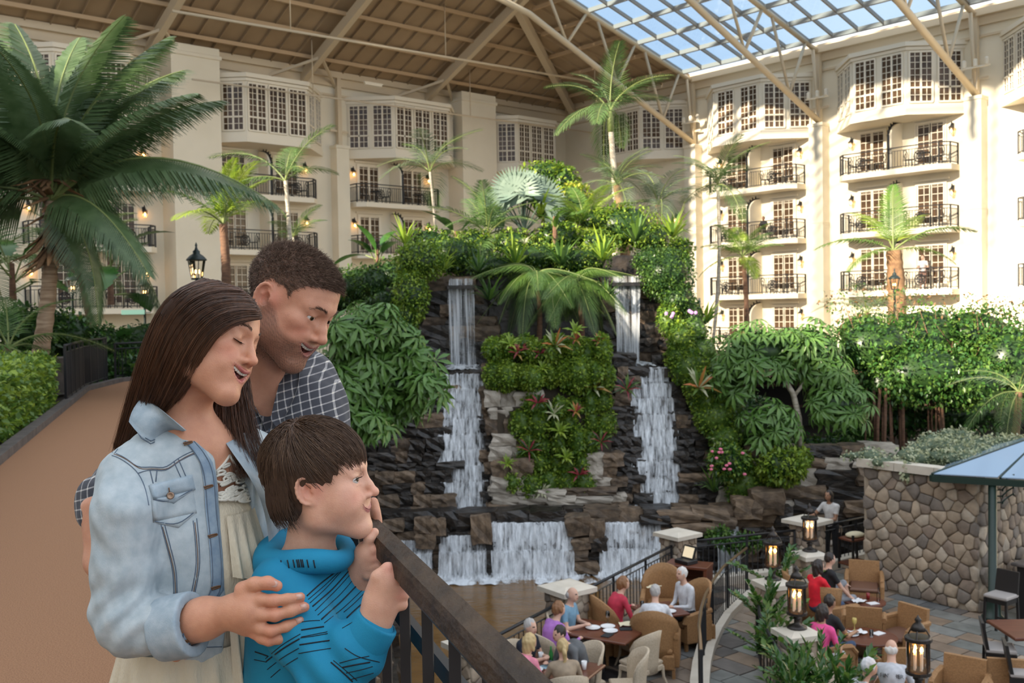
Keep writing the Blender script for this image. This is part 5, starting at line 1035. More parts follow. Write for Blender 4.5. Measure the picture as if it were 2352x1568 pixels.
palm('tall king palm rising above the mound', (3.55, 36, 1), pz(1402, 300, 36), 'palm', 10, 1.5, .12, BARKG, (70, 45, 20, 5), seed=7, shaft=True)
palm('bushy palm with rust brown trunk below the king palm', (3.9, 34, 2.5), pz(1417, 425, 34), 'grey', 14, 1.15, .17, HUSK, (65, 40, 15, -10), seed=8)
palm('bushy palm at the shaded corner beside the sunlit wall', (5.2, 35, 2), pz(1512, 470, 35), 'grey', 14, 1.25, .15, BARKB, (60, 35, 10, -10), seed=9)
palm('feathery green palm beside the silver fan palm', (-.7, 30.5, 2.6), pz(1120, 540, 30.5), 'palm', 16, 1.15, .1, BARKB, (70, 40, 15, -15), seed=10)
palm('yellow-green palm right of the silver fan palm', (2.6, 31, 2.6), pz(1345, 520, 31), 'bright', 14, 1.15, .08, BARKB, (60, 30, 10, -10), seed=11)
palm('weeping palm hanging over the mossy ledge, left one', (.75, 27.6, .7), pz(1232, 640, 27.5), 'weep', 20, 1.08, .07, BARKB, (50, 25, 5), seed=12, name='weeping_palm'); palm('weeping palm hanging over the mossy ledge, right one', (1.95, 27.7, .7), pz(1325, 655, 27.6), 'weep', 18, 1.08, .07, BARKB, (50, 25, 5), seed=13, name='weeping_palm')
palm('slender leaning palm at the edge of the sunlit wall', (7.9, 40, -.8), pz(1648, 425, 40), 'palm', 9, 1.4, .08, BARKG, (70, 40, 15, -10), seed=14)
palm('small palm before the lower sunlit balconies', (9.3, 40, -.8), pz(1706, 590, 40), 'bright', 11, 1.15, .1, BARKB, (55, 25, 0), seed=15)
palm('short stout palm with husky trunk before the sunlit balconies', (13.8, 36, -.8), pz(2052, 575, 36), 'bright', 7, 1.65, .33, HUSK, seed=16, list_=[(70, 78, 0, 1.), (178, 12, 0, 1.05), (0, 22, 0, 1.15), (120, 60, 1, .9), (-20, -5, 0, .8), (200, -10, 0, .8), (40, 55, 1, .9)])
palm('grey feathery palm arching above the ficus', (12.2, 32, -.8), pz(1990, 720, 32), 'grey', 9, 1.2, .1, BARKB, (45, 20, 0), seed=17)
palm('low feathery palm at the frame edge above the gazebo', (12.2, 24.5, -2.5), pz(2340, 900, 24.5), 'grey', 11, 1.0, .1, BARKB, (50, 20, 0, -20), seed=18)
palm('dark feather palm behind the hedge at the frame edge', (-15, 27, 0), pz(-20, 610, 27), 'palm', 11, 1.5, .12, BARKB, (55, 30, 10, -10), seed=19); palm('low dark palm between hedge and coconut trunk', (-10.6, 19, 0), pz(20, 800, 19), 'palm', 9, 1.0, .09, BARKB, (50, 25, 5), seed=20); palm('shady palm clump behind the coconut trunk', (-13, 31, 0), pz(170, 590, 31), 'palm', 11, 1.35, .1, BARKB, (60, 35, 10), seed=22)
# silver fan palm
fp = thing('fan_palm', 'silver blue fan palm crowning the mound', 'palm', (.4, 31, 2.6)); c0 = pz(1203, 470, 31); MB().tube([(.4, 31, 2.6), c0-[0, 0, .9]], .14, 8).build('trunk', BARKB, fp, True, True)
V = []; Fc = []
for i in range(30):
    a = math.radians(-115+230*i/29); L = 1.0; d = np.array([math.sin(a), 0, math.cos(a)]); w = np.array([math.cos(a), 0, -math.sin(a)])*.075; b = len(V); y = .12*math.cos(i*math.pi); V += [np.array([0, 0, 0])-w*.15, w*.15, d*L*.6+w+[0, y*.3, 0], d*L*.6-w+[0, y*.3, 0], d*L*1.02+[0, -.12, -.05], d*L*1.02+[0, -.12, -.05]+w*.1]; Fc += [(b, b+1, b+2, b+3), (b+3, b+2, b+5, b+4)]
FAN = MB().add(V, Fc).me('fan_leaf', G['sil'])
for i in range(17):
    az, lat = 47*i % 360, (10, 50, 75, 30)[i % 4]; dr = np.array([math.cos(math.radians(az))*math.cos(math.radians(lat)), math.sin(math.radians(az))*math.cos(math.radians(lat)), math.sin(math.radians(lat))])*(.62+.1*(i % 3)); tip = c0-np.array(fp.location)+dr-np.array([0, 0, .25]); q = Vector((dr[0]*.5, -.7, dr[2]*.3)).to_track_quat('-Y', 'Z'); up_ = math.atan2(dr[0], dr[2]+.35); link('fan_leaf', FAN, fp, tuple(tip), (q.to_matrix().to_4x4() @ Matrix.Rotation(up_, 4, 'Y') @ Matrix.Rotation(rnd.uniform(-.5, .5), 4, 'X')).to_euler(), .72*rnd.uniform(.85, 1.15)); MB().tube([c0-np.array(fp.location)-[0, 0, .85], tip], .022, 5).build('stalk', G['sil'], fp)
# ---- umbrella plants (schefflera)
V = []; Fc = []
for i in range(9):
    a = 2*math.pi*i/9; d = np.array([math.cos(a), math.sin(a), 0]); w = np.array([-math.sin(a), math.cos(a), 0])*.042; b = len(V)
    V += [d*.03, d*.12+w*.6+[0, 0, .0], d*.12+[0, 0, -.012], d*.12-w*.6, d*.22+w+[0, 0, -.05], d*.22+[0, 0, -.06], d*.22-w+[0, 0, -.05], d*.33+[0, 0, -.14]]; Fc += [(b, b+2, b+1, b), (b, b+3, b+2, b), (b+1, b+2, b+5, b+4), (b+2, b+3, b+6, b+5), (b+4, b+5, b+7, b+4), (b+5, b+6, b+7, b+5)]
Fc = [tuple(dict.fromkeys(f)) for f in Fc]; UMB = MB().add(V, Fc).me('leaf_cluster', G['schef'])
def umbrella(label, name, blobs, n, sc, trunk=None, group='umbrella plants', cat='shrub', base=None):
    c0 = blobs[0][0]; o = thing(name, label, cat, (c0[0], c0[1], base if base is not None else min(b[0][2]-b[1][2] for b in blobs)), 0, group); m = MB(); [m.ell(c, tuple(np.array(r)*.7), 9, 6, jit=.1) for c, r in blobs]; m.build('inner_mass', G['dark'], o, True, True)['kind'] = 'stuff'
    P, N_ = blob_pts(blobs, n, .18)
    for p, q in zip(P, N_):
        p = p+q*rnd.uniform(-.1, .16); tl = Vector((q[0]*.9+rnd.uniform(-.5, .5), q[1]*.9+rnd.uniform(-.4, .4), max(q[2], 0)+.5)).to_track_quat('Z', 'Y').to_euler(); link('leaf_cluster', UMB, o, tuple(p-np.array(o.location)), tl, sc*rnd.uniform(.8, 1.25))
    for pts, rr in (trunk or []): MB().tube(pts, rr, 7).build('trunk', BARKG, o, True, True)
    return o
_q = random.Random(9); _ub = [pxb(850, 850, 21.2, 80, 80, 70), pxb(925, 850, 21.4, 60, 70, 55), pxb(800, 900, 20.9, 60, 70, 55)]
for px, py in ((770, 760), (800, 740), (840, 735), (885, 745), (925, 765), (955, 790), (975, 830), (975, 875), (950, 915), (910, 945), (865, 965), (825, 975), (785, 955), (765, 900), (755, 840), (860, 880), (905, 890), (830, 830), (900, 820)): _ub.append(pxb(px+_q.uniform(-10, 10), py+_q.uniform(-8, 8), 21+_q.uniform(-.5, .5), _q.uniform(26, 40), _q.uniform(20, 30)))
umbrella('large umbrella plant bush behind the man and boy', 'umbrella_bush', _ub, 520, 1.1, base=-2.2)
d = 25.6; umbrella('umbrella tree with forked trunk right of the mound', 'umbrella_tree', [pxb(1745, 805, d, 105, 62), pxb(1690, 850, d, 55, 50), pxb(1850, 800, d+.4, 70, 60), pxb(1900, 860, d+.3, 60, 55), pxb(1770, 970, d-.3, 62, 48), pxb(1925, 930, d-.2, 65, 40)], 300, 1.1, cat='tree', base=-2.6,
         trunk=[([pz(1838, 1040, d), pz(1835, 960, d), pz(1822, 905, d), pz(1795, 860, d), pz(1780, 820, d)], [.09, .08, .075, .06, .04]), ([pz(1822, 912, d), pz(1850, 875, d), pz(1880, 850, d)], [.05, .045, .03])])
# ---- ficus with aerial roots
fb = [pxb(2010, 800, 27, 110, 75, 70), pxb(2120, 780, 28, 130, 80, 80), pxb(2240, 770, 28, 110, 70, 80), pxb(2330, 830, 27, 110, 90, 80), pxb(2120, 860, 26.5, 130, 75, 70), pxb(2230, 880, 26.5, 110, 65, 70), pxb(2040, 880, 26.8, 80, 60, 60), pxb(1985, 760, 28, 80, 40, 50)]
fic = bush('ficus_tree', 'wide glossy ficus tree before the sunlit wall', 'tree', fb, 9500, .13, [G['gloss'], G['mid'], G['gloss'], G['schef']], base=-2.6)
P, N_ = blob_pts([pxb(2150, 720, 28, 240, 50, 60), pxb(2000, 690, 28.5, 120, 40, 50), pxb(2300, 735, 28, 90, 45, 60)], 1500); leaves('thin_crown', fic, P, N_, .11, [G['grey'], G['brown'], G['mid']], spread=.9)
for i in range(26):
    px = 1990+rnd.uniform(0, 190); y = 26.5+rnd.uniform(-.4, .9); a = pz(px, 890, y); b = np.array([a[0]+rnd.uniform(-.1, .1), a[1], -2.65]); MB().tube([a, lerp(a, b, .5)+[rnd.uniform(-.04, .04), 0, 0], b], rnd.uniform(.012, .05), 5).build('aerial_root', BARKB, fic, True, True)
for i in range(40):
    a = pz(1900+rnd.uniform(0, 420), 860, 27.5); b = a+np.array([rnd.uniform(-.9, .9), rnd.uniform(-.4, .4), rnd.uniform(.9, 2.0)]); MB().tube([a, lerp(a, b, .5)+[rnd.uniform(-.15, .15), 0, 0], b], [.03, .02, .006], 4).build('branch', BARKB, fic, True, True)
# ---- hedge by the walkway
hp = []; 
hd = thing('hedge', 'clipped leafy green hedge along the walkway', 'hedge', (-4.8, 8, 0)); m = MB(); ya, yb = 4.5, 18.2
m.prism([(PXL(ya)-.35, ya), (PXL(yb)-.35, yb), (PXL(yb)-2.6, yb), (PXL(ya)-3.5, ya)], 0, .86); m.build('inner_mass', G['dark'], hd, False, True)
n = 6500; yy = ya+(yb-ya)*NP.random(n)**1.15; P = np.stack([PXL(yy)-.3+NP.normal(0, .05, n), yy, NP.uniform(.03, .95, n)], 1); N1 = np.tile([.85, -.4, .35], (n, 1)); n2 = 6500; y2 = ya+(yb-ya)*NP.random(n2)**1.15; P2_ = np.stack([PXL(y2)-.3-2.4*NP.random(n2), y2, .92+NP.normal(0, .05, n2)], 1)
ex = NP.random((1500, 1)); P3 = np.stack([PXL(yb)-.3-2.3*ex[:, 0], np.full(1500, yb)+NP.normal(0, .06, 1500), NP.uniform(.1, .95, 1500)], 1)
tag(leaves('foliage', hd, np.concatenate([P, P2_, P3]), np.concatenate([N1, np.tile([.2, -.3, .9], (n2, 1)), np.tile([.2, -.9, .3], (1500, 1))]), .095, [G['mid'], G['lime'], G['mid'], G['moss']], .62, .15, .6), kind='stuff')
# ---- masses of shrubs (label, blobs, n, leaf size, mats)
B = [
 ('draping_vine', 'bright vine curtain draping beside the first veil fall', [pxb(965, 600, 27.6, 62, 48), pxb(945, 680, 27.2, 42, 62), pxb(935, 725, 27.1, 32, 40)], 3600, .10, ['mid', 'moss', 'lime']),
 ('shrub', 'shrub mass on top of the mound left of the fan palm', [pxb(1040, 585, 29, 60, 50), pxb(985, 560, 29.5, 50, 40)], 1500, .11, ['mid', 'dark', 'moss']),
 ('shrub', 'dark hedge bank behind the man and the lamp post', [pxb(830, 650, 33, 80, 42), pxb(900, 640, 32, 50, 50), pxb(780, 680, 33, 60, 45), pxb(870, 700, 31, 55, 45)], 2600, .13, ['dark', 'mid', 'dark']),
 ('shrub', 'moss green shrub mat above the veil falls', [pxb(1130, 610, 28.3, 60, 30), pxb(1230, 590, 28.8, 80, 34), pxb(1335, 600, 28.6, 70, 34)], 2400, .09, ['mid', 'moss', 'dark']),
 ('shrub', 'lime green shrub glowing in the sun on the mound', [pxb(1315, 455, 33, 48, 36), pxb(1285, 500, 32, 40, 30)], 1100, .13, ['lime', 'yel', 'lime']),
 ('shrub', 'leafy light tree top behind the silver fan palm', [pxb(1255, 395, 35, 60, 26), pxb(1295, 420, 35, 40, 40)], 700, .16, ['lime', 'mid']),
 ('shrub', 'tangled shrub mass right of the fan palm', [pxb(1430, 520, 31, 85, 55), pxb(1370, 560, 30, 55, 35), pxb(1490, 545, 31, 65, 40)], 2200, .11, ['mid', 'moss', 'lime']),
 ('shrub', 'lime leaved shrub at the mound edge by the corner wall', [pxb(1560, 575, 30, 35, 30)], 500, .12, ['lime', 'mid']),
 ('draping_vine', 'dark dense vine covering the rock right of the veil fall', [pxb(1530, 630, 27.6, 66, 62), pxb(1555, 690, 27.2, 42, 45), pxb(1500, 600, 28, 50, 35)], 4200, .085, ['mid', 'dark', 'dark']),
 ('shrub', 'flowering shrub with pink blooms at the ramp foot', [pxb(1672, 1060, 25, 48, 42)], 800, .12, ['mid', 'gloss', 'moss']),
 ('shrub', 'round pale green shrub on the rock bank', [pxb(1795, 1070, 24.8, 58, 45), pxb(1830, 1050, 25.2, 35, 28)], 1300, .13, ['mid', 'moss', 'lime']),
 ('shrub', 'dark underbrush beneath the umbrella tree', [pxb(1880, 1030, 26.5, 90, 32), pxb(1960, 1020, 27, 60, 40)], 1500, .14, ['dark', 'gloss', 'mid']),
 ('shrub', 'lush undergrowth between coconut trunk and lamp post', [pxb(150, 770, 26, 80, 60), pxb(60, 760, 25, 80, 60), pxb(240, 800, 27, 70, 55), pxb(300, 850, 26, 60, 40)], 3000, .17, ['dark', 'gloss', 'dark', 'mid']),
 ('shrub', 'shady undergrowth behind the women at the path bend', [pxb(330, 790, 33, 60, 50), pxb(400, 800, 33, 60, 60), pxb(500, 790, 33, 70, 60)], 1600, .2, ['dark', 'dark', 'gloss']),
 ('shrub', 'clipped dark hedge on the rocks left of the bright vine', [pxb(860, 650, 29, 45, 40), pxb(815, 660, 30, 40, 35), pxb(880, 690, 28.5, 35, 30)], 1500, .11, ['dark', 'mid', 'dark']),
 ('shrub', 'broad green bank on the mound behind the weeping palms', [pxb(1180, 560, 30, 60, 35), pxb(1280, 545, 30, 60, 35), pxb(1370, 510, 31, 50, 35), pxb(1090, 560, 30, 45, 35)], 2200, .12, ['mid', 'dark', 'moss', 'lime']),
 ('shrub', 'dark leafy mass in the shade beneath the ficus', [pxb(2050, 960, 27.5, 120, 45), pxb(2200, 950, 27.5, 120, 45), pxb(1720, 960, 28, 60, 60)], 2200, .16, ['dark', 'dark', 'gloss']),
 ('fern_clump', 'dark leafy plants along the rock bank railing', [pxb(1700, 1245, 23.6, 55, 20), pxb(1650, 1225, 23.9, 30, 16)], 700, .12, ['mid', 'gloss']),
]
for nm, lb, bl, n, sz, mt in B: bush(nm, lb, 'shrub' if 'vine' not in nm else 'vine', bl, n, sz, [G[k] for k in mt])
# ---- moss on ledges and ramp: rounded mats with small leaves
def moss_mat(label, pts, r, n, size=.07, mats=('moss', 'mid', 'moss', 'lime')):
    o = thing('moss_bank', label, 'moss', tuple(pts[0]), 0, 'mossy banks'); m = MB(); bl = [(np.array(p)+NP.normal(0, .06, 3)*np.array([1.6, .6, .7]), tuple(np.array(r if not callable(r) else r(i))*NP.uniform(.75, 1.3, 3))) for i, p in enumerate(pts)]; [m.ell(c, tuple(np.array(q)*.88), 9, 6, jit=.08) for c, q in bl]; m.build('moss_cushion', G['mid'], o, True, True); P, N_ = blob_pts(bl, n, .1); leaves('leaflets', o, P, N_, size, [G[k] for k in mats], .7, .1, .6)['kind'] = 'stuff'
row = lambda a, b, py, y, n, j=6: [pz(lerp(a, b, i/(n-1)), py+rnd.uniform(-j, j), y+rnd.uniform(-.1, .1)) for i in range(n)]
moss_mat('upper mossy ledge with bromeliads under the weeping palms', row(1140, 1385, 802, 26.35, 9, 3), (.28, .5, .36), 5600, .085); moss_mat('second mossy ledge below the bromeliads', row(1140, 1390, 862, 26.05, 9, 3), (.28, .4, .38), 5400, .085)
moss_mat('mossy slope of bromeliads in the middle of the buttress', row(1215, 1390, 930, 25.95, 6)+row(1205, 1385, 975, 25.9, 6)+row(1210, 1360, 1020, 25.85, 5)+row(1195, 1350, 1065, 25.85, 5)+row(1185, 1345, 1110, 25.75, 5), (.26, .22, .32), 7600, .09, ('moss', 'mid', 'mid', 'lime', 'moss'))
moss_mat('mossy ramp falling beside the second cascade', [pz(lerp(1525, 1715, t), lerp(735, 1120, t), lerp(27.0, 25.2, t)) for t in np.linspace(0, 1, 11)], lambda i: (.42, .4, .45), 6800, .09, ('moss', 'mid', 'lime', 'mid')); moss_mat('fringe of greenery behind the mossy ramp', [pz(lerp(1570, 1690, t), lerp(720, 990, t), lerp(27.3, 26, t)) for t in np.linspace(0, 1, 7)], (.45, .35, .45), 2200, .09, ('mid', 'dark', 'grey'))
# ---- bromeliads
def brom_mesh(k, mats, L=.3, n=13, w=.05, up=.9):
    q = random.Random(k); V = []; Fc = []; mi = []
    for i in range(n):
        a = 6.283*i/n*2.4+q.uniform(-.2, .2); e = up*(1-.75*i/n)+.05; d = np.array([math.cos(a)*math.cos(e), math.sin(a)*math.cos(e), math.sin(e)]); s_ = np.array([-math.sin(a), math.cos(a), 0])*w*.5; l = L*q.uniform(.8, 1.15); b = len(V)
        V += [-s_*.8, s_*.8, d*l*.55+s_, d*l*.55-s_, d*l-np.array([0, 0, .3*l*math.cos(e)])+s_*.1, d*l-np.array([0, 0, .3*l*math.cos(e)])-s_*.1]; Fc += [(b, b+1, b+2, b+3), (b+3, b+2, b+4, b+5)]; mi += [i % len(mats)]*2
    return mesh('rosette', V, Fc, mats, False, mi)
BRM = dict(red=(brom_mesh(1, [G['red'], G['orange'], G['moss']]), 'red'), pale=(brom_mesh(2, [G['pale'], G['pale'], G['mid']], .38), 'pale green'), wine=(brom_mesh(3, [G['red'], G['dark'], G['red']]), 'wine red'), lime=(brom_mesh(4, [G['lime'], G['moss']]), 'lime'), big=(brom_mesh(5, [G['pale'], G['orange'], G['mid']], .55, 16, .07, 1.1), 'large striped'), fern=(brom_mesh(7, [G['mid'], G['palm'], G['dark']], .36, 24, .03, 1.2), 'green'), flime=(brom_mesh(8, [G['lime'], G['moss'], G['mid']], .36, 24, .03, 1.2), 'lime'), dark=(brom_mesh(6, [G['dark'], G['wine'] if 'wine' in G else G['red'], G['mid']], .42, 18, .04), 'dark spiky'))
SPOT = [(1172, 790, 'lime', 'at the left end of the upper ledge'), (1188, 812, 'red', 'on the left of the upper ledge'), (1195, 805, 'wine', 'beside the red one on the upper ledge'), (1240, 812, 'wine', 'in front of the left weeping palm'), (1275, 795, 'big', 'in the middle of the upper ledge'), (1322, 780, 'red', 'right of the middle of the upper ledge'), (1320, 760, 'lime', 'under the right weeping palm'), (1375, 785, 'red', 'at the right end of the upper ledge'), (1160, 868, 'pale', 'at the left end of the second ledge'), (1245, 845, 'lime', 'in the middle of the second ledge'), (1335, 850, 'wine', 'right of the middle of the second ledge'), (1362, 892, 'big', 'spreading wide at the end of the second ledge'), (1272, 950, 'pale', 'with broad pale leaves on the slope'), (1322, 945, 'red', 'with orange blooms on the slope'), (1235, 925, 'wine', 'high on the slope'), (1285, 990, 'lime', 'in the middle of the slope'), (1380, 1015, 'dark', 'at the right edge of the slope'), (1215, 1035, 'dark', 'at the left edge of the slope'), (1245, 1130, 'pale', 'low on the slope above the pale stones'), (1330, 1090, 'wine', 'low on the right of the slope'), (1300, 1050, 'lime', 'right below the middle of the slope'), (1165, 1065, 'lime', 'beside the pale flank stones'), (1440, 895, 'dark', 'hanging beside the second cascade'), (1605, 890, 'big', 'on the middle of the mossy ramp'), (1585, 770, 'red', 'high on the mossy ramp'), (1560, 810, 'pale', 'on the upper mossy ramp'), (1650, 1010, 'pale', 'low on the mossy ramp'), (1205, 560, 'pale', 'on the mound top under the fan palm'), (1265, 570, 'lime', 'on the mound top right of the fan palm')]
for px, py, k, lb in SPOT:
    p = pz(px, py, 25.55 if 895 < py < 1150 and px < 1420 else (25.95 if py > 835 and px < 1420 else (26.0 if px < 1420 and py > 700 else (25.6 if px > 1420 and py > 850 else 27)))); o = thing('bromeliad', f'{BRM[k][1]} bromeliad {lb}', 'bromeliad', tuple(p), rnd.uniform(0, 6), 'bromeliads of the mound'); r_ = link('rosette', BRM[k][0], o, (0, 0, 0), (.75 if py > 740 else .2, 0, 0), rnd.uniform(.9, 1.25)); r_.rotation_euler = (0, 0, 0); o.rotation_euler = (.8 if py > 740 else .1, 0, 0)
for k, (px, py, d_, kk, sc_, lb) in enumerate(((1015, 625, 27.6, 'lime', 2.6, 'left of the first veil fall'), (1100, 625, 27.4, 'dark', 2.4, 'right of the first veil fall'), (1185, 610, 28, 'lime', 3, 'under the silver fan palm'), (1290, 610, 28, 'dark', 3, 'between the weeping palms'), (1385, 600, 28, 'lime', 3, 'left of the second veil fall'), (1460, 555, 29, 'dark', 3.4, 'above the second veil fall'), (1545, 545, 29, 'lime', 3, 'at the edge of the dark vine'), (1395, 690, 27, 'dark', 2.4, 'right of the weeping palms'), (1125, 690, 27, 'dark', 2.6, 'left of the weeping palms'), (1620, 745, 27.5, 'lime', 2.6, 'behind the mossy ramp'), (930, 560, 29, 'lime', 2.6, 'on top of the bright vine'), (1640, 1130, 25, 'dark', 2.2, 'below the flowering shrub'), (1240, 500, 31, 'lime', 3.4, 'behind the yellow dracaena'))):
    o = thing('fern', f'spiky {"lime" if kk == "lime" else "dark"} fern {lb}', 'fern', tuple(pz(px, py, d_)), k, 'ferns of the mound'); link('rosette', BRM['flime' if kk == 'lime' else 'fern'][0], o, None, None, sc_)
# ---- large leaved plants
def big_leaf_mesh(name, L, w, m_, droop=.35, n=6, fold=.25, cut=0):
    V = []; Fc = []
    for i in range(n+1):
        t = i/n; ww = w*math.sin(math.pi*(.04+.96*t))**.7*(.72 if cut and i % 2 else 1); z = -droop*L*t*t; V += [(-ww/2, L*t, z+fold*ww/2), (0, L*t, z), (ww/2, L*t, z+fold*ww/2)]
    for i in range(n): a = i*3; Fc += [(a, a+1, a+4, a+3), (a+1, a+2, a+5, a+4)]
    return MB().add(V, Fc).me(name, m_, True)
BAN = big_leaf_mesh('leaf', 1.3, .42, G['gloss'], .35); PHI = big_leaf_mesh('leaf', .95, .6, G['gloss'], .4, 12, .15, 1); GIN = big_leaf_mesh('leaf', .55, .16, G['mid'], .4)
def leafy(label, base, n, me, sc, els, name='banana_plant', stalk=.3, seed=1, cat='plant', spread=360, az0=0, h=0.):
    q = random.Random(seed); o = thing(name, label, cat, tuple(base), 0)
    for i in range(n):
        az = math.radians(az0+spread*i/n+q.uniform(-20, 20)); el = math.radians(els[i % len(els)]+q.uniform(-10, 10)); d = np.array([math.cos(az)*math.cos(el), math.sin(az)*math.cos(el), math.sin(el)]); z0 = h*q.random(); p1 = d*stalk*sc+np.array([0, 0, z0+.1]); MB().tube([(0, 0, z0), p1], .02*sc, 5).build('stalk', STEM, o); link('leaf', me, o, tuple(p1), (Matrix.Rotation(az-math.pi/2, 4, 'Z') @ Matrix.Rotation(el*.8, 4, 'X')).to_euler(), sc*q.uniform(.8, 1.1))
    if h: MB().tube([(0, 0, 0), (0, 0, h+.1)], [.08*sc, .05*sc], 7).build('stem', BARKB, o)
    return o
b0 = pz(868, 640, 34); leafy('banana plant with dark paddle leaves left of the mound', b0, 7, BAN, 1.0, (80, 55, 30, 10), stalk=.5, seed=2, h=.9)
leafy('arching banana plant on the mound behind the veil fall', pz(1048, 575, 31), 6, BAN, .9, (60, 35, 15), stalk=.4, seed=3, h=.5)
leafy('philodendron with big lobed leaves behind the coconut trunk', pz(255, 700, 29), 12, PHI, 1.25, (70, 45, 25, 5, -15), 'philodendron', .6, 4, h=1.3); leafy('philodendron with hanging leaves at the path bend', pz(270, 850, 27), 9, PHI, .95, (40, 15, -15, -35), 'philodendron', .5, 5, h=.7); leafy('dark broad leaved plant beside the undergrowth', pz(30, 690, 24), 9, PHI, 1.1, (60, 35, 10), 'philodendron', .6, 6, h=.8)
leafy('tall yellow leaved dracaena on the mound', pz(1275, 560, 29.2), 12, GIN, 1.0, (75, 50, 25), 'dracaena', .15, 7, h=.7); bpy.data.objects[-1] if False else None
for k, (px, py, n, sc, lb) in enumerate(((1790, 1310, 14, 1.0, 'glossy shrub by the farthest lantern pillar'), (1755, 1380, 16, 1.0, 'glossy shrub between the two middle lantern pillars'), (1765, 1455, 18, 1.0, 'tall glossy shrub left of the lantern by the pink top'), (1880, 1545, 18, 1.05, 'glossy shrub below the lantern by the pink top'), (1935, 1570, 16, 1.0, 'glossy shrub beside the white cap'), (1825, 1575, 14, 1.0, 'glossy shrub at the bottom of the frame'))):
    p = onz(px, py, ZP+.95); o = thing('glossy_shrub', lb, 'shrub', (p[0], p[1], ZP+.6), 0, 'glossy shrubs of the planter'); q = random.Random(40+k); ps = []; ds = []
    for i in range(n):
        a = q.uniform(0, 6.28); el = q.uniform(.5, 1.4); L = q.uniform(.5, .85)*sc; d = np.array([math.cos(a)*math.cos(el), math.sin(a)*math.cos(el), math.sin(el)]); t = np.linspace(.15, 1, 11); bend = np.array([d[0], d[1], 0])*.25; pts = [d*L*u+bend*u*u*L for u in t]; MB().tube([(0, 0, 0)]+pts[::3], .01, 4).build('stem', STEM, o)
        for j, pt in enumerate(pts):
            for s_ in (-1, 1): ps.append(pt+np.array([p[0], p[1], ZP+.6])); sd = np.cross(d, [0, 0, 1])*s_; ds.append(nrm(sd+d*.9))
    leaves('leaves', o, np.array(ps), np.array(ds), .15*sc, [G['gloss'], G['gloss'], G['mid']], .45, .05, .1)
# variegated vine on the planter wall
vb = [];
for i in range(30):
    a, b = rnd.random(), rnd.random(); q_ = A0+dA*LA*a*.92+dB*(.15+b*3.4); vb.append(((q_[0], q_[1], ZT+.12+.1*b), (.32, .32, .17+.07*b)))
vb += [((*(A0+dA*.5), ZT+.05), (.35, .16, .14)), ((*(A0+dA*1.05), ZT-.08), (.16, .12, .24)), ((*(A0-dA*.2), ZT+.12), (.35, .2, .09))]
o = bush('variegated_vine', 'cream variegated vine spilling over the planter wall', 'vine', vb, 5200, .075, [G['var'], G['var'], G['pale'], G['grey']], G['grey'], .7, .1, .6)
# pink blooms
for i in range(14):
    p = pz(1672+rnd.uniform(-40, 40), 1060+rnd.uniform(-35, 35), 24.5); o = thing('pink_flower', 'small pink bloom of the flowering shrub at the ramp foot', 'flower', tuple(p), 0, 'pink blooms'); MB().ell((0, 0, 0), (.05, .05, .035), 7, 4, jit=.15).build('petals', mat('pink_petal', (.7, .18, .28), .6), o)
for px, py, c_ in ((1590, 715, (.55, .25, .6)), (1538, 722, (.65, .35, .65))):
    o = thing('orchid', 'violet orchid at the top of the mossy ramp, %s one' % ('right' if px > 1560 else 'left'), 'flower', tuple(pz(px, py, 26.7))); [MB().ell((rnd.uniform(-.1, .1), -.05, rnd.uniform(-.08, .08)), (.05, .02, .05), 7, 4).build('petals', mat('orchid_petal', c_, .5), o) for _ in range(4)]
# ================================================================ lamps, fence, sign and guests
GRN = mat('dark_lamp_green', (.02, .03, .027), .4, metal=.2)
def lamp_post(x, y, label, h=2.55, s_=1.):
    o = thing('lamp_post', label, 'street lamp', (x, y, 0), 0, 'lantern posts of the garden path')
    MB().lathe([(.11, 0), (.11, .1), (.07, .2), (.045, .35), (.04, h-.08), (.07, h-.05), (.035, h)], 10).build('post', GRN, o, True)
    n = 6; rb, rt = .12*s_, .19*s_; hb, ht = h+.04, h+.42*s_
    MB().lathe([(.13*s_, h), (.13*s_, h+.04)], n).build('lantern_base', GRN, o)
    for j in range(n): a, b = 2*math.pi*j/n, 2*math.pi*(j+1)/n; g = MB().add([(rb*math.cos(a), rb*math.sin(a), hb), (rb*math.cos(b), rb*math.sin(b), hb), (rt*math.cos(b), rt*math.sin(b), ht), (rt*math.cos(a), rt*math.sin(a), ht)], [(0, 1, 2, 3)]).build('pane', LGLASS, o); MB().bar((rb*math.cos(a), rb*math.sin(a), hb), (rt*math.cos(a), rt*math.sin(a), ht), .016).build('glazing_bar', GRN, o)
    MB().lathe([(rt*1.2, ht), (rt*1.15, ht+.03), (rt*.8, ht+.1*s_), (rt*.4, ht+.15*s_), (rt*.42, ht+.2*s_), (rt*.2, ht+.24*s_), (rt*.1, ht+.3*s_), (.03, ht+.33*s_), (.005, ht+.4*s_)], 12).build('lantern_roof', GRN, o, True)
    for j in range(3): a = 2.1*j+.4; MB().lathe([(.008, 0), (.017, .03), (.013, .07), (.003, .09)], 8, (.05*s_*math.cos(a), .05*s_*math.sin(a), h+.14)).build('bulb', BULB, o, True)
for px, d, lb, h, s_ in ((455, 23.0, 'tall lantern post right above the woman', 2.45, 1.05), (168, 33, 'lantern post beside the coconut trunk', 2.45, 1.), (333, 36, 'lantern post with a sign, behind the women', 2.35, 1.), (812, 36, 'lantern post in the hedge bank left of the mound', 1.95, .9), (2055, 34, 'lantern post in front of the stout palm', 2.1, .9)):
    p = W(px, 730, d); lamp_post(p[0], p[1], lb, h, s_)
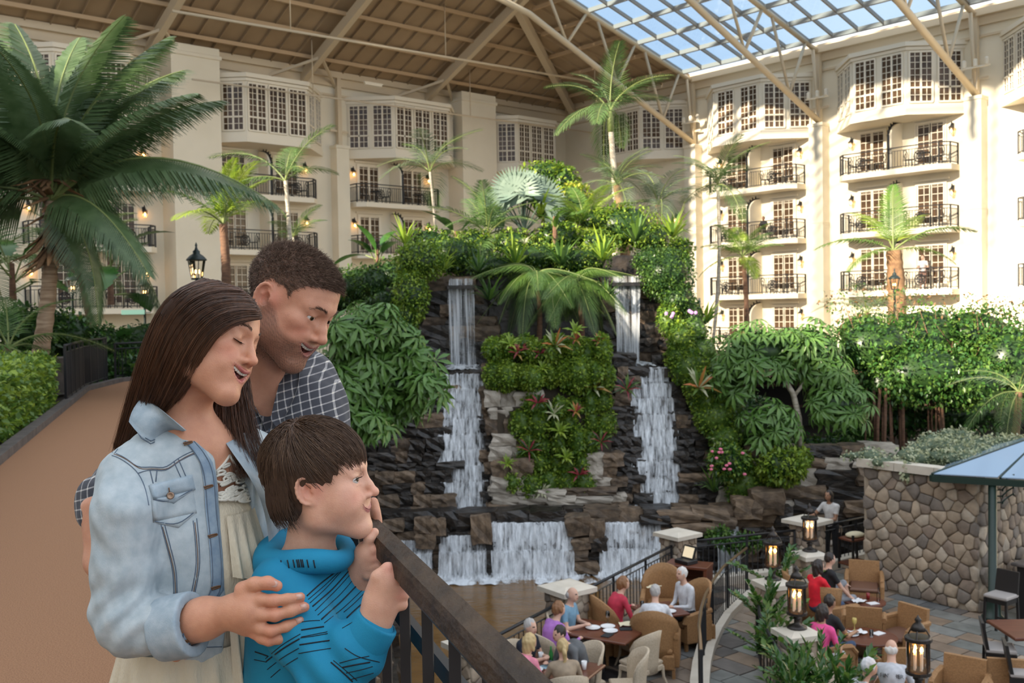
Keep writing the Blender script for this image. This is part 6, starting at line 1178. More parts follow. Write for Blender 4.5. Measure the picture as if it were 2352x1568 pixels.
p = W(306, 718, 35.8); o = thing('direction_sign', 'green direction sign hung on the lantern post', 'sign', tuple(p)); MB().bbox(-.42, .42, -.03, .03, -.07, .1, .01).build('board', mat('teal_sign', (.05, .14, .12), .5), o); MB().bar((.42, 0, .0), (.62, 0, .0), .04).build('bracket', GRN, o)
p = W(1607, 730, 30); o = thing('banner_sign', 'blue and green banner on a pole right of the mound', 'sign', (p[0], p[1], -1)); MB().tube([(0, 0, 0), (0, 0, p[2]+1.6)], .035, 6).build('pole', BARKG, o); MB().bbox(-.38, -.02, -.02, .02, p[2]+1.0, p[2]+1.3, .005).build('blue_panel', mat('banner_blue', (.03, .30, .62), .5), o); MB().bbox(-.38, -.02, -.02, .02, p[2]+.62, p[2]+.9, .005).build('green_panel', mat('banner_green', (.12, .32, .06), .5), o)
# dark mesh fence at the end of the hedge and across the path bend
railing('dark fence panel beside the walkway past the hedge', [(PXL(18.6)-.1, 18.6, 0), (PXL(20.3)-.1, 20.3, 0), (PXL(22.2)-.1, 22.2, 0), (-10.2, 25, 0)], h=1.1, step=.09, name='garden_fence', group='garden fences')
railing('dark green fence crossing the path bend', [(-10.1, 25.3, 0), (-8.7, 28.3, 0), (-5.2, 30.9, 0)], h=.95, step=.12, name='garden_fence', group='garden fences')
m = MB(); m.box(-12.6, -9.75, 19.2, 22.5, 0, .75); tag(m.build('planter_box', KERB), 'dark planter wall behind the garden fence', 'planter')
def bguest(side, s, off, lev, label, shirt, pants, th, **k): p = FP(side, s, off, lev+.3); small_person(label, tuple(p), th, shirt=shirt, pants=pants, hair=k.pop('hair', 'brown'), **k)
bguest('R', 24.9, .75, 2.05, 'guest in a white shirt standing on the balcony behind the stout palm', C_('white_shirt', (.7, .68, .66)), C_('shorts_rust', (.35, .2, .15)), 2.6, stand=True, hl=(-.15, .3, .75), hr=(.15, .3, .75))
bguest('R', 15.4, .7, 5.15, 'guest in dark clothes seated on the balcony right of the mound', BLACK, KHAKI, 2.4, skin=SKIN_D)
# people in the shade under the trees
small_person('person in white walking in the shade behind the ficus roots', tuple(W(1965, 1000, 29.5)*np.array([1, 1, 0])+np.array([0, 0, -2.6])), 1.2, shirt=WHITE, pants=BLACK, hair='dark', stand=True)
# ================================================================ the family at the railing
def hrot(yaw, pitch, roll):
    f = np.array([math.cos(yaw)*math.cos(pitch), -math.sin(yaw)*math.cos(pitch), math.sin(pitch)]); r0 = nrm(np.cross(f, [0, 0, 1])); u0 = np.cross(r0, f); c, s_ = math.cos(roll), math.sin(roll)
    return np.stack([r0*c+u0*s_, f, u0*c-r0*s_], 1)
def skinmat(name, col, rough=.45):
    m = mat(name, (1, 1, 1), rough, (.93, .90, .90), scale=60, bump=.12, bscale=420, attr='Col', sub=.25, spec=.42); return m
def put_col(me, cols):
    a = me.color_attributes.new('Col', 'FLOAT_COLOR', 'POINT'); a.data.foreach_set('color', np.concatenate([cols, np.ones((len(cols), 1))], 1).astype(np.float32).ravel())
def join(parts):
    V = []; Fs = []; C = []; n = 0
    for v, f, c in parts: V.append(v); Fs.append(f+n); C.append(c); n += len(v)
    return np.concatenate(V), np.concatenate(Fs), np.concatenate(C)
def on_face(body, H, q):
    """push local points (N,3) onto the sculpted face along y"""
    T = np.linspace(.135, .03, 90); P = np.repeat(q[:, None, :], 90, 1); P[:, :, 1] = T[None]; e = body.ev((H.C+(P.reshape(-1, 3) @ H.R.T)*H.s)).reshape(len(q), 90); k = np.argmax(e < 0, axis=1); o = q.copy(); o[:, 1] = T[k]; return o
class Head:
    """sculpted head: local x = its right, y = forward, z = up"""
    def __init__(s, px, py, d, yaw, pitch, roll, sc): s.C = W(px, py, d); s.R = hrot(yaw, pitch, roll); s.s = sc
    def w(s, p): return s.C+s.R @ (np.array(p, float)*s.s)
    def loc(s, P): return ((P-s.C) @ s.R)/s.s
    def sculpt(s, b, smile=1., open_=.008, mw=.027, eye=.0042, jaw=1., nose=1., child=0., neck=None, nr=.052, brow=1., my=.027, mz=-.0605, back=1., lipr=1.):
        w = s.w; S = s.s; R = s.R; E = lambda c, r, k, m=0, op='u', rt=None: b.ell(w(c), tuple(np.array(r)*S), R if rt is None else R @ rt, k=k*S, m=m, op=op); Cn = lambda p, q, a, c, k, m=0, op='u': b.cone(w(p), w(q), a*S, c*S, k=k*S, m=m, op=op)
        E((0, -.018+.097*(1-back), .036-.01*(1-back)), (.074, .097*back, .082), .03); E((0, .034, .042), (.059, .055, .056), .04); E((0, .034, -.03), (.055, .061, .074), .04)
        for x in (-1, 1):
            Cn((x*.052*jaw, .004, -.072), (x*.014, .074, -.106), .021, .019, .035); Cn((x*.061*jaw, -.004, -.01), (x*.053*jaw, .002, -.07), .018, .02, .035); E((x*.036, .046, -.052), (.029, .036, .036), .03)
            E((x*.043, .062-.002*child, -.02+.004*smile), (.022, .019, .017), .022); Cn((x*.012, .087, .027), (x*.043, .070, .024), .0095*brow, .008*brow, .016)
            if smile > .2: Cn((x*.026, .09, -.038), (x*.04, .074, -.05), .008, .012, .016)
        E((0, .081, -.106), (.021, .017, .017), .018); E((0, .078-.004*child, -.066), (.031, .021, .023), .02)
        Cn((0, .087, .016), (0, .103, -.014), .0078, .0088*nose, .012); Cn((0, .103, -.014), (0, .112, -.028), .0088*nose, .0095*nose, .008); E((0, .113, -.031), (.0108*nose, .0105, .0095), .007)
        for x in (-1, 1): E((x*.0128*nose, .1, -.035), (.0078, .0105, .007), .006); E((x*.0066, .107, -.0425), (.0036, .006, .0032), .003, op='s')
        for x in (-1, 1):  # sockets, lids with an almond opening
            E((x*.033, .097, .006), (.0215, .0135, .0125), .014, op='s'); E((x*.0325, .0765, .005), (.0142, .0142, .0138), .006)
            Cn((x*.021, .0855, .0035+.0125), (x*.045, .078, .0035+.0115), .0035, .003, .008)
            if eye > .001: E((x*.0335, .092, .0035), (.0155, .019, eye), .0012, op='s', rt=rotm(0, -x*.09, 0))
            else: Cn((x*.021, .0898, .0005), (x*.0325, .0915, -.0015), .0012, .0014, .001, op='s'); Cn((x*.0325, .0915, -.0015), (x*.045, .0845, .001), .0014, .0011, .001, op='s')
            Cn((x*.022, .087, -.0075), (x*.042, .08, -.007), .003, .003, .007)
        n = 15; U = np.linspace(-1, 1, n); z0 = mz+.010*smile*U*U; q = on_face(b, s, np.stack([mw*U, 0*U, z0], 1)); s.U, s.yf, s.zf, s.mw, s.op = U, q[:, 1], z0, mw, open_; dz = open_*(1-U*U)
        up = [(mw*u, y-.0008, z+.001+d*.2-.0004*math.cos(u*6)) for u, y, z, d in zip(U, s.yf, z0, dz)]; lo = [(mw*u, y-.0012-.42*d, z-.0016-d*.95) for u, y, z, d in zip(U, s.yf, z0, dz)]; s.up, s.lo = up, lo
        if open_ > .003:
            for u, y, z, d in zip(U[1:-1], s.yf[1:-1], z0[1:-1], dz[1:-1]): E((mw*u, y-.010, z-d*.36), (mw*.16, .018, .0006+d*.58), .002, op='s')
        for i in range(n-1):
            a, c = (U[i]+1)/2, (U[i+1]+1)/2; r = lambda t, q: q*(.4+.6*math.sin(math.pi*t))
            Cn(up[i], up[i+1], r(a, .0040*lipr), r(c, .0040*lipr), .003, m=1); Cn(lo[i], lo[i+1], r(a, .0050*lipr), r(c, .0050*lipr), .003, m=1)
        for x in (-1, 1):  # ears
            rt = rotm(.22, 0, x*.34); c = np.array([x*.078, -.012, -.006]); A = lambda p: c+rt @ np.array(p)
            E(c, (.0055, .0185, .029), .006, rt=rt); E(A((x*.0065, .004, -.002)), (.0085, .0105, .015), .002, op='s', rt=rt); E(A((x*.0055, -.003, .014)), (.0055, .0085, .009), .002, op='s', rt=rt); E(A((x*.0055, -.0095, .0)), (.004, .004, .017), .002, op='s', rt=rt)
            rim = [A((x*.004, .019*math.cos(t), .029*math.sin(t))) for t in np.linspace(.35, 4.6, 12)]
            for p, q in zip(rim, rim[1:]): Cn(p, q, .0034, .0034, .002)
            E(A((x*.002, .006, -.028)), (.0048, .0075, .0085), .005); E(A((x*.003, .013, -.004)), (.0035, .004, .006), .003)
        if neck is not None:
            nb = np.array(neck, float); a = w((0, -.022, -.06)); b.cone(a, nb, nr*S, nr*1.12*S, k=.03); m = lerp(a, nb, .5)
    def eyes(s, parent, look=(0, 1, 0), iris=(.10, .055, .02)):
        L = nrm(look); me = MB(); me.ell((0, 0, 0), (.0126*s.s,)*3, 20, 14); v = np.array(me.v); R_ = s.R; d = R_ @ L; f = me.f; c = np.array([v[list(q)].mean(axis=0) for q in f]); a = (c/np.linalg.norm(c, axis=1, keepdims=True)) @ d
        mi = np.where(a > .985, 2, np.where(a > .90, 1, 0))
        # finer iris by re-orienting the sphere pole to the look direction
        x, y, z = frame(d); Rm = np.stack([x, y, z], 1); v2 = v @ Rm.T; ang = np.arccos(np.clip(np.array([nrm(q) for q in np.array([v[list(q)].mean(axis=0) for q in f])])[:, 2], -1, 1)); mi = np.where(ang < .20, 2, np.where(ang < .47, 1, 0))
        mesh_ = mesh('eye', v2, [tuple(q) for q in f], [mat('eye_white', (.60, .55, .51), .15), mat('iris_brown', iris, .1), mat('pupil', (.004, .004, .004), .1)], True, mi)
        for x in (-1, 1): link('eye', mesh_, parent, s.w((x*.0325, .0774, .004))-np.array(parent.location))
    def teeth(s, parent):
        m = MB()
        for i in range(10):
            u = (i-4.5)/5*.95; x = s.mw*u; y = np.interp(u, s.U, s.yf)-.0042; z = np.interp(u, s.U, s.zf)+s.op*.2*(1-u*u)+.0012; h = max(.0035, min(.0095, s.op*.6))*(1-.4*u*u)
            a = MB(); p = s.w((x, y, z-h*.5)); wd = s.mw*.095*(1.15 if abs(u) < .2 else 1); R_ = s.R @ rotm(0, 0, -u*.95); q = []
            for k, (sx, sz) in enumerate(((-.8, -.85), (.8, -.85), (1, -.2), (1, 1), (-1, 1), (-1, -.2))): q.append(p+R_ @ (np.array([sx*wd, .0016, sz*h*.6])*s.s))
            for k, (sx, sz) in enumerate(((-.8, -.85), (.8, -.85), (1, -.2), (1, 1), (-1, 1), (-1, -.2))): q.append(p+R_ @ (np.array([sx*wd, -.0025, sz*h*.6])*s.s))
            m.add(q, [(0, 1, 2, 3, 4, 5), (11, 10, 9, 8, 7, 6)]+[(k, k+6, (k+1) % 6+6, (k+1) % 6) for k in range(6)])
        m.build('teeth', mat('tooth_enamel', (.80, .74, .64), .25), parent, True, True)
        mm = MB(); mm.ell(s.w((0, .070, -.068)), (.024*s.s, .014*s.s, .014*s.s), 10, 6); mm.build('mouth_inside', mat('mouth_dark', (.12, .02, .02), .5), parent, True, True)
def strands(name, parent, C, rad, m, taper=.3, kind='stuff'):
    """C: (N,K,3) world curves -> thin 3-sided tubes in one mesh"""
    N, K, _ = C.shape; d = np.gradient(C, axis=1); d /= np.linalg.norm(d, axis=2, keepdims=True)+1e-9; a = np.cross(d, np.array([.31, .77, .55])); a /= np.linalg.norm(a, axis=2, keepdims=True)+1e-9; b = np.cross(d, a)
    rr = (np.asarray(rad).reshape(-1, 1)*np.ones((N, 1)))*np.linspace(1, taper, K)[None]; rings = [C+(a*math.cos(t)+b*math.sin(t))*rr[..., None] for t in (0, 2.094, 4.189)]
    V = np.stack(rings, 2).reshape(-1, 3); i = np.arange(N)[:, None, None]*K*3+np.arange(K-1)[None, :, None]*3+np.arange(3)[None, None]; j = np.arange(N)[:, None, None]*K*3+np.arange(K-1)[None, :, None]*3+((np.arange(3)+1) % 3)[None, None]
    f = np.stack([i, j, j+3, i+3], -1).reshape(-1, 4); o = link(name, mesh(name, V-wpos(parent), f, m, True), parent); o['kind'] = kind; return o
def resample(g, K):
    g = np.asarray(g, float); s_ = np.concatenate([[0], np.cumsum(np.linalg.norm(np.diff(g, axis=0), axis=1))]); t = np.linspace(0, s_[-1], K)
    # smooth: linear then a small box filter
    q = np.stack([np.interp(t, s_, g[:, k]) for k in range(3)], 1)
    for _ in range(5): q[1:-1] = (q[:-2]+2*q[1:-1]+q[2:])/4
    return q
def sheet_strands(guides, n, K=14, jit=.004, thick=.012, clump=.5):
    Gd = np.stack([resample(g, K) for g in guides]); u = NP.random(n)*(len(Gd)-1)*.9999; i = u.astype(int); t = (u-i)[:, None, None]; C = Gd[i]*(1-t)+Gd[i+1]*t
    ph = NP.normal(size=(n, 1, 3))*jit; gr = np.linspace(.35, 1.3, K)[None, :, None]; C = C+ph*gr+NP.normal(size=(n, 1, 3))*np.array([.2, 1, .2])*thick*.5
    k = np.arange(K)[None, :, None]; C = C+np.sin(k*.7+NP.random((n, 1, 1))*6)*jit*.25; return C
def px_path(pts): return [W(*p) for p in pts]
def snap(body, px, py, d0, d1, n=260):
    """first hit of the view ray with an implicit body -> world point"""
    t = np.linspace(d0, d1, n); P = CAM+ray(px, py)[None]*t[:, None]; e = body.ev(P); k = np.argmax(e < 0)
    if e[k] >= 0: return None
    if k == 0: return P[0]
    a, b = e[k-1], e[k]; return P[k-1]+(P[k]-P[k-1])*(a/(a-b))
def seam(body, pts, d, r, m, parent, name='seam', step=9., lift=.0, closed=False):
    """tube lying on a body along a pixel polyline"""
    q = []
    for (x0, y0), (x1, y1) in zip(pts, pts[1:]):
        L = math.hypot(x1-x0, y1-y0); k = max(1, int(L/step))
        for i in range(k): q.append((lerp(x0, x1, i/k), lerp(y0, y1, i/k)))
    q.append(pts[-1]); q = [tuple(p) for p in resample([(x, y, 0) for x, y in q], max(3, len(q)))[:, :2]]; out = []; runs = []
    for p in q:
        h = snap(body, *p, *d)
        if h is None or (out and abs(h[1]-out[-1][1]) > .05):
            if len(out) > 1: runs.append(out)
            out = [] if h is None else [h]
        else: out.append(h)
    if len(out) > 1: runs.append(out)
    m_ = MB()
    for o_ in runs: m_.tube([p-ray(px=CX, py=CY)*0+np.array([0, -lift, 0]) for p in o_], r, 5)
    if m_.v: return m_.build(name, m, parent, True, True)
def patch(body, quad, d, lift, m, parent, name, nu=10, nv=8, bulge=0.):
    """raised fabric patch on a body over a pixel quad (tl, tr, br, bl)"""
    tl, tr, br, bl = [np.array(q, float) for q in quad]; V = []; last = None
    for j in range(nv+1):
        for i in range(nu+1):
            u, v = i/nu, j/nv; p = (tl*(1-u)+tr*u)*(1-v)+(bl*(1-u)+br*u)*v; h = snap(body, *p, *d)
            if h is None: h = last if last is not None else W(*p, d[1])
            last = h; e = min(1, 4*min(u, 1-u, v, 1-v)+.35); V.append(h-ray(*p)*(lift*e+bulge*math.sin(math.pi*u)*math.sin(math.pi*v)))
    n = len(V); back = [v+ray(CX, CY)*.006 for v in V]; Fc = [(j*(nu+1)+i, (j+1)*(nu+1)+i, (j+1)*(nu+1)+i+1, j*(nu+1)+i+1) for j in range(nv) for i in range(nu)]
    bd = [i for i in range(nu+1)]+[j*(nu+1)+nu for j in range(1, nv+1)]+[nv*(nu+1)+i for i in range(nu-1, -1, -1)]+[j*(nu+1) for j in range(nv-1, 0, -1)]
    Fc += [(a, b, b+n, a+n) for a, b in zip(bd, bd[1:]+bd[:1])]; return MB().add(V+back, Fc).build(name, m, parent, True, True)
def fold(P, seed, amp, fx=9., fz=4.):
    """soft cloth folds: layered sines"""
    q = np.random.default_rng(seed); r = np.zeros(len(P))
    for i in range(6): k = q.normal(size=3)*np.array([fx, fx, fz]); r += np.sin(P @ k*2.2+q.uniform(0, 6.28))*(1 if i < 3 else .5)
    return r*amp/4
def finger(b, pts, r0, r1, k=.006, m=0):
    n = len(pts)-1
    for i in range(n): b.cone(pts[i], pts[i+1], lerp(r0, r1, i/n), lerp(r0, r1, (i+1)/n), k=k, m=m)
def nails(parent, tips, m):
    for p, nrm_, d, s_ in tips:
        x, y, z = frame(nrm_, d); me = MB(); V = [p+nrm(nrm_)*.0006+(nrm(np.cross(nrm_, d))*sx+nrm(d)*sy)*s_ for sx, sy in ((-1, -1.1), (1, -1.1), (1, .7), (.5, 1.3), (-.5, 1.3), (-1, .7))]; me.add(V+[v-nrm(nrm_)*.002 for v in V], [(0, 1, 2, 3, 4, 5), (11, 10, 9, 8, 7, 6)]+[(k, k+6, (k+1) % 6+6, (k+1) % 6) for k in range(6)]); me.build('nail', m, parent, True, True)
def skin_cols(v, base, lip=None, H=None, extra=None):
    c = np.tile(np.array(base), (len(v), 1))
    if H is not None:
        q = H.loc(v)
        for x in (-1, 1): bl = np.exp(-(((q-np.array([x*.043, .07, -.028]))/np.array([.022, .03, .02]))**2).sum(1))[:, None]; c = c*(1-bl*.28*np.array([0, .75, .7]))
        e = np.exp(-(((np.abs(q)-np.array([.078, .012, .0]))/np.array([.012, .02, .03]))**2).sum(1))[:, None]*(q[:, :1]**2 > .065**2); c = c*(1-e*.25*np.array([0, .8, .8])); nb = np.exp(-(((q-np.array([0, .112, -.032]))/.014)**2).sum(1))[:, None]; c = c*(1-nb*.2*np.array([0, .7, .7]))
        d = np.full(len(v), 9.)
        if lip is not None:
            for L, r in ((H.up, .0056), (H.lo, .0068)):
                for a, b in zip(L, L[1:]): t = .5*(np.array(a)+np.array(b)); u = abs(t[0])/H.mw; d = np.minimum(d, np.linalg.norm((q-t)*np.array([.8, .6, 1]), axis=1)-r*(1.05-.75*u))
            k = np.clip(.5-d/.0014, 0, 1)[:, None]; c = c*(1-k)+np.array(lip)*k
    return c if extra is None else extra(v, c)
ZH = np.array([(-.13, -.075), (-.1, -.072), (-.07, -.065), (-.04, -.035), (-.03, .02), (-.012, .028), (.006, .026), (.012, .01), (.02, -.012), (.03, .0), (.04, .04), (.055, .06), (.075, .07), (.1, .076)])
def hairline(q, dz=0.): return q[:, 2] > np.interp(q[:, 1], ZH[:, 0], ZH[:, 1])+dz
HB = mat('hair_dark_brown', (.048, .023, .013), .36, (.105, .048, .025), scale=3, spec=.45, stretch=(40, 40, 5)); HB2 = mat('hair_chestnut', (.135, .058, .028), .36, spec=.45); HBB = mat('hair_boy_brown', (.075, .042, .026), .45, spec=.35); HBB2 = mat('hair_boy_light', (.14, .082, .05), .45, spec=.35); HM = mat('hair_man_brown', (.11, .07, .05), .55, spec=.25); HM2 = mat('hair_man_light', (.25, .17, .125), .55, spec=.25); LASH = mat('lash_dark', (.012, .008, .006), .5)
def brow_strands(o, H, pts, n, m, r=.00045, L=.009, x=1, body=None):
    a = np.array(pts); u = NP.random(n)*(len(a)-1)*.999; i = u.astype(int); t = (u-i)[:, None]; p = a[i]*(1-t)+a[i+1]*t+NP.normal(0, .0014, (n, 3)); p = on_face(body, H, p); d = (a[i+1]-a[i]); d[:, 1] = np.minimum(d[:, 1], -.3*np.abs(d[:, 0])); d /= np.linalg.norm(d, axis=1, keepdims=True); d = d+np.array([0, .1, .35]); C = np.stack([p, p+d*L*.5+[0, .0012, 0], p+d*L+[0, .0006, 0]], 1); C = np.array([[H.w(q) for q in c] for c in C]); strands('eyebrow', o, C, r, m)
# ---------------------------------------------------------------- WOMAN
SKW = skinmat('skin_woman', None); WB = (.63, .31, .19)
wm = thing('person', 'woman in a faded denim jacket laughing, arm around the boy', 'person', (-.62, 2.05, 0))
HW = Head(481, 779, 2.0, .30, -.15, .36, .965); b = Body()
wneck = W(425, 985, 2.03)
HW.sculpt(b, smile=1.15, open_=.0185, mw=.037, mz=-.0585, eye=.0, back=.9, jaw=.96, nose=.96, neck=wneck, nr=.047)
TW = np.stack([nrm([-.64, -.77, 0]), nrm([.77, -.64, 0]), np.array([0, 0, 1.])], 1)     # torso frame: x = her right, y = forward
wc = W(445, 1010, 2.045); tw = lambda x, y, z: wc+TW @ np.array([x, y, z])
b.ell(tw(0, .0, -.03), (.15, .075, .07), TW, k=.05).cone(tw(.02, .02, -.02), tw(-.01, .035, -.12), .055, .06, k=.05)   # upper chest
b0w = b; hv, hf = b.mesh(.0024); parts = [(hv, hf, skin_cols(hv, WB, (.42, .12, .11), HW))]
ha = Body(); hd_ = 1.80
ha.chain([W(405, 1440, 1.85), W(470, 1420, 1.825), W(545, 1402, 1.80)], [.042, .036, .028], k=.02)
ha.cone(W(545, 1402, 1.80), W(572, 1400, 1.795), .028, .033, k=.02).ell(W(572, 1408, 1.797), (.030, .018, .043), rotm(0, .1, 0), k=.02)
FW = [[(556, 1352), (585, 1341), (615, 1338), (636, 1345)], [(572, 1376), (600, 1377), (626, 1379), (660, 1376), (690, 1371)], [(573, 1405), (602, 1411), (632, 1413), (668, 1403), (700, 1394)], [(577, 1432), (600, 1443), (622, 1449), (658, 1438), (690, 1425)], [(585, 1455), (602, 1465), (618, 1471), (642, 1467), (665, 1459)]]
ZD = [[1.795, 1.785, 1.783, 1.788], [1.79, 1.782, 1.778, 1.783, 1.793], [1.788, 1.779, 1.776, 1.782, 1.794], [1.788, 1.78, 1.777, 1.784, 1.796], [1.79, 1.784, 1.782, 1.788, 1.797]]
for i, (f_, z_) in enumerate(zip(FW, ZD)): finger(ha, [W(x, y, zz) for (x, y), zz in zip(f_, z_)], (.0135, .0118, .0118, .0112, .0100)[i], (.0102, .0088, .0088, .0084, .0078)[i], .007)
for (x, y) in ((560, 1362), (573, 1378), (574, 1406), (579, 1432)): ha.ell(W(x, y, 1.786), (.012, .008, .011), k=.012)
av, af = ha.mesh(.0026)
def hand_tint(v, c, tips):
    for t in tips: k = np.exp(-((v-t)**2).sum(1)/(2*.009**2))[:, None]; c = c*(1-k*.22*np.array([0, .8, .7]))
    return c
wt = [W(*f_[k], ZD[i][k]) for i, f_ in enumerate(FW) for k in (0, 2, -1)]; parts.append((av, af, hand_tint(av, skin_cols(av, WB), wt)))
lg = Body(); hipw = tw(0, -.02, -.62)
lg.ell(hipw, (.15, .11, .14), TW, k=.05).cone(tw(0, -.01, -.2), hipw, .1, .12, k=.05)
for s_ in (-1, 1): lg.chain([tw(s_*.08, -.02, -.66), np.array([*tw(s_*.08, .0, 0)[:2], .50]), np.array([*tw(s_*.08, -.03, 0)[:2], .09])], [.085, .055, .04], k=.03).cone([*tw(s_*.08, -.03, 0)[:2], .045], [*tw(s_*.08, .13, 0)[:2], .035], .04, .03, k=.02)
lv_, lf_ = lg.mesh(.014); parts.append((lv_, lf_, skin_cols(lv_, WB)))
v, f, c = join(parts); me = mesh('body', v-np.array(wm.location), f, SKW, True); put_col(me, c); link('body', me, wm)
HW.eyes(wm, (.1, 1, -.45)); HW.teeth(wm)
NAIL = mat('fingernail', (.66, .40, .32), .25)
nails(wm, [(W(f_[-1][0]-3, f_[-1][1]-1, ZD[i][-1]-.0085), np.array([.25, -1, .35]), W(*f_[-1], ZD[i][-1])-W(*f_[-2], ZD[i][-2]), .0048) for i, f_ in enumerate(FW) if i], NAIL); nails(wm, [(W(628, 1340, 1.777), np.array([.3, -1, .5]), W(*FW[0][-1], 1.788)-W(*FW[0][-2], 1.783), .0058)], NAIL)
for x in (1, -1): brow_strands(wm, HW, [(x*.013, .0985, .028), (x*.024, .096, .033), (x*.036, .088, .033), (x*.046, .077, .026)], 130, HM, .0003, .007, body=b0w)
for x in (1, -1):
    n = 70; u = np.linspace(-1, 1, n); p = on_face(b0w, HW, np.stack([x*.0325+.0125*u, .0905-.004*u*u-.002*x*u, .0008-.0022*(1-u*u)], 1)); C = np.stack([p, p+np.stack([x*.001*np.ones(n)+.0015*u, .004*np.ones(n), -.0025*np.ones(n)], 1), p+np.stack([.003*u, .0085*np.ones(n), -.0028*np.ones(n)], 1)], 1); strands('eyelash', wm, np.array([[HW.w(q) for q in c_] for c_ in C]), .00055, LASH)
# hair
hm = Body(); hm.ell(HW.w((0, -.008, .037)), tuple(np.array((.081, .092, .085))*.965), HW.R, k=.02); hm.chain([HW.w((.0, -.045, .0)), W(395, 830, 2.05), W(338, 930, 2.07), W(292, 1010, 2.09)], [.055, .046, .03, .016], k=.04)
hm.chain([HW.w((.062, -.03, .02)), W(435, 830, 1.955), W(405, 895, 1.985), W(375, 940, 2.01)], [.042, .033, .026, .015], k=.03)
hm.ell(HW.w((.0, .105, -.035)), (.078, .085, .085), HW.R, op='s', k=.012); hm.ell(HW.w((.05, .062, -.06)), (.06, .05, .075), HW.R, op='s', k=.01)
hm.chain([HW.w((-.06, -.01, -.05)), W(530, 930, 2.11), W(535, 990, 2.09), W(548, 1060, 2.06)], [.03, .034, .036, .018], k=.03)
gv, gf = hm.mesh(.0045, lambda P: .0008*np.sin(P @ np.array([420, 160, 150.]))+.0006*np.sin(P @ np.array([760, -280, 200.]))); link('hair', mesh('hair', gv-np.array(wm.location), gf, mat('hair_under', (.035, .017, .010), .8, spec=.1), True), wm)
D = lambda pts, d0, dn: [W(x, y, lerp(d0, dn, i/(len(pts)-1)) if not hasattr(d0, '__len__') else d0[i]) for i, (x, y) in enumerate(pts)]
dd = [1.97, 1.93, 1.915, 1.908, 1.905, 1.91, 1.925, 1.96, 2.0]
GW = [D([(598, 731), (566, 734), (525, 741), (496, 766), (471, 806), (451, 848), (436, 882), (408, 915), (372, 950)], dd, 0), D([(594, 714), (550, 707), (503, 716), (468, 745), (441, 790), (416, 840), (396, 890), (372, 932), (345, 978)], dd, 0), D([(580, 690), (528, 681), (472, 692), (432, 725), (405, 775), (380, 835), (358, 890), (338, 942), (316, 990)], [1.985, 1.945, 1.92, 1.91, 1.905, 1.915, 1.935, 1.97, 2.01], 0), D([(552, 665), (500, 654), (447, 668), (406, 705), (378, 755), (355, 820), (335, 885), (316, 942), (296, 1000)], [1.99, 1.96, 1.935, 1.92, 1.92, 1.93, 1.95, 1.985, 2.02], 0), D([(500, 648), (460, 645), (420, 660), (386, 700), (361, 755), (341, 815), (321, 880), (301, 942), (281, 1010)], [2.0, 1.98, 1.955, 1.945, 1.945, 1.955, 1.975, 2.0, 2.035], 0), D([(475, 643), (432, 648), (396, 672), (363, 715), (341, 770), (323, 830), (306, 895), (290, 955), (268, 1030)], [2.03, 2.01, 1.995, 1.985, 1.985, 1.99, 2.0, 2.03, 2.06], 0), D([(470, 643), (430, 650), (398, 676), (368, 720), (346, 775), (330, 835), (314, 900), (300, 960), (282, 1040)], 2.08, 2.11)]
C = sheet_strands(GW, 4700, 19, .0030, .010); k = len(C); strands('hair_strands', wm, C[:2900], NP.uniform(.0005, .0009, 2900), HB); strands('hair_strands', wm, C[2900:4600], NP.uniform(.0004, .0008, 1700), HB2); strands('hair_strands', wm, C[4600:], NP.uniform(.0003, .0005, k-4600), mat('hair_gold', (.17, .075, .03), .35))
GF = [D([(500, 880), (490, 930), (488, 990), (492, 1040), (500, 1082)], 2.10, 2.03), D([(520, 880), (515, 940), (520, 1000), (530, 1050), (545, 1095)], 2.09, 2.02), D([(545, 870), (545, 930), (555, 990), (570, 1045), (590, 1090)], 2.10, 2.03), D([(566, 850), (572, 910), (583, 970), (600, 1025), (614, 1075)], 2.12, 2.06)]
C = sheet_strands(GF, 900, 16, .004, .02); strands('hair_strands', wm, C[:520], NP.uniform(.0005, .0009, 520), HB); strands('hair_strands', wm, C[520:], NP.uniform(.0004, .0008, len(C)-520), HB2)
MB().tube([HW.w((.074, .004+.012*math.sin(t), -.062-.016*math.cos(t))) for t in np.linspace(0, 6.28, 18)], .0011, 5).build('earring', mat('gold_hoop', (.6, .45, .2), .25, metal=1), wm, True, True)
# blouse: cream with ruffled tiers
CREAMB = mat('cream_blouse', (.66, .58, .44), .8, (.60, .52, .38), scale=30, bump=.25, bscale=260, stretch=(1, 1, .3))
bl = Body(); bl.ell(tw(0, .015, -.2), (.128, .098, .14), TW, k=.05).cone(tw(0, .02, -.2), tw(0, .0, -.5), .098, .11, k=.05).ell(tw(0, .0, -.55), (.16, .13, .14), TW, k=.05)
bl.chain([tw(-.01, .055, -.16), tw(-.02, .082, -.26), tw(-.03, .088, -.31)], [.05, .05, .052], k=.03)
ang = lambda P: np.arctan2((P-wc) @ TW[:, 0], (P-wc) @ TW[:, 1])
def pleat(P, n=26, a=.0045): q = ang(P); z = P[:, 2]-wc[2]; return -a*np.abs(np.sin(q*n/2+np.sin(q*5)*.8+z*2))*np.clip((-z-.12)*6, 0, 1)
v, f = bl.mesh(.005, pleat); link('blouse', mesh('blouse', v-np.array(wm.location), f, CREAMB, True), wm)
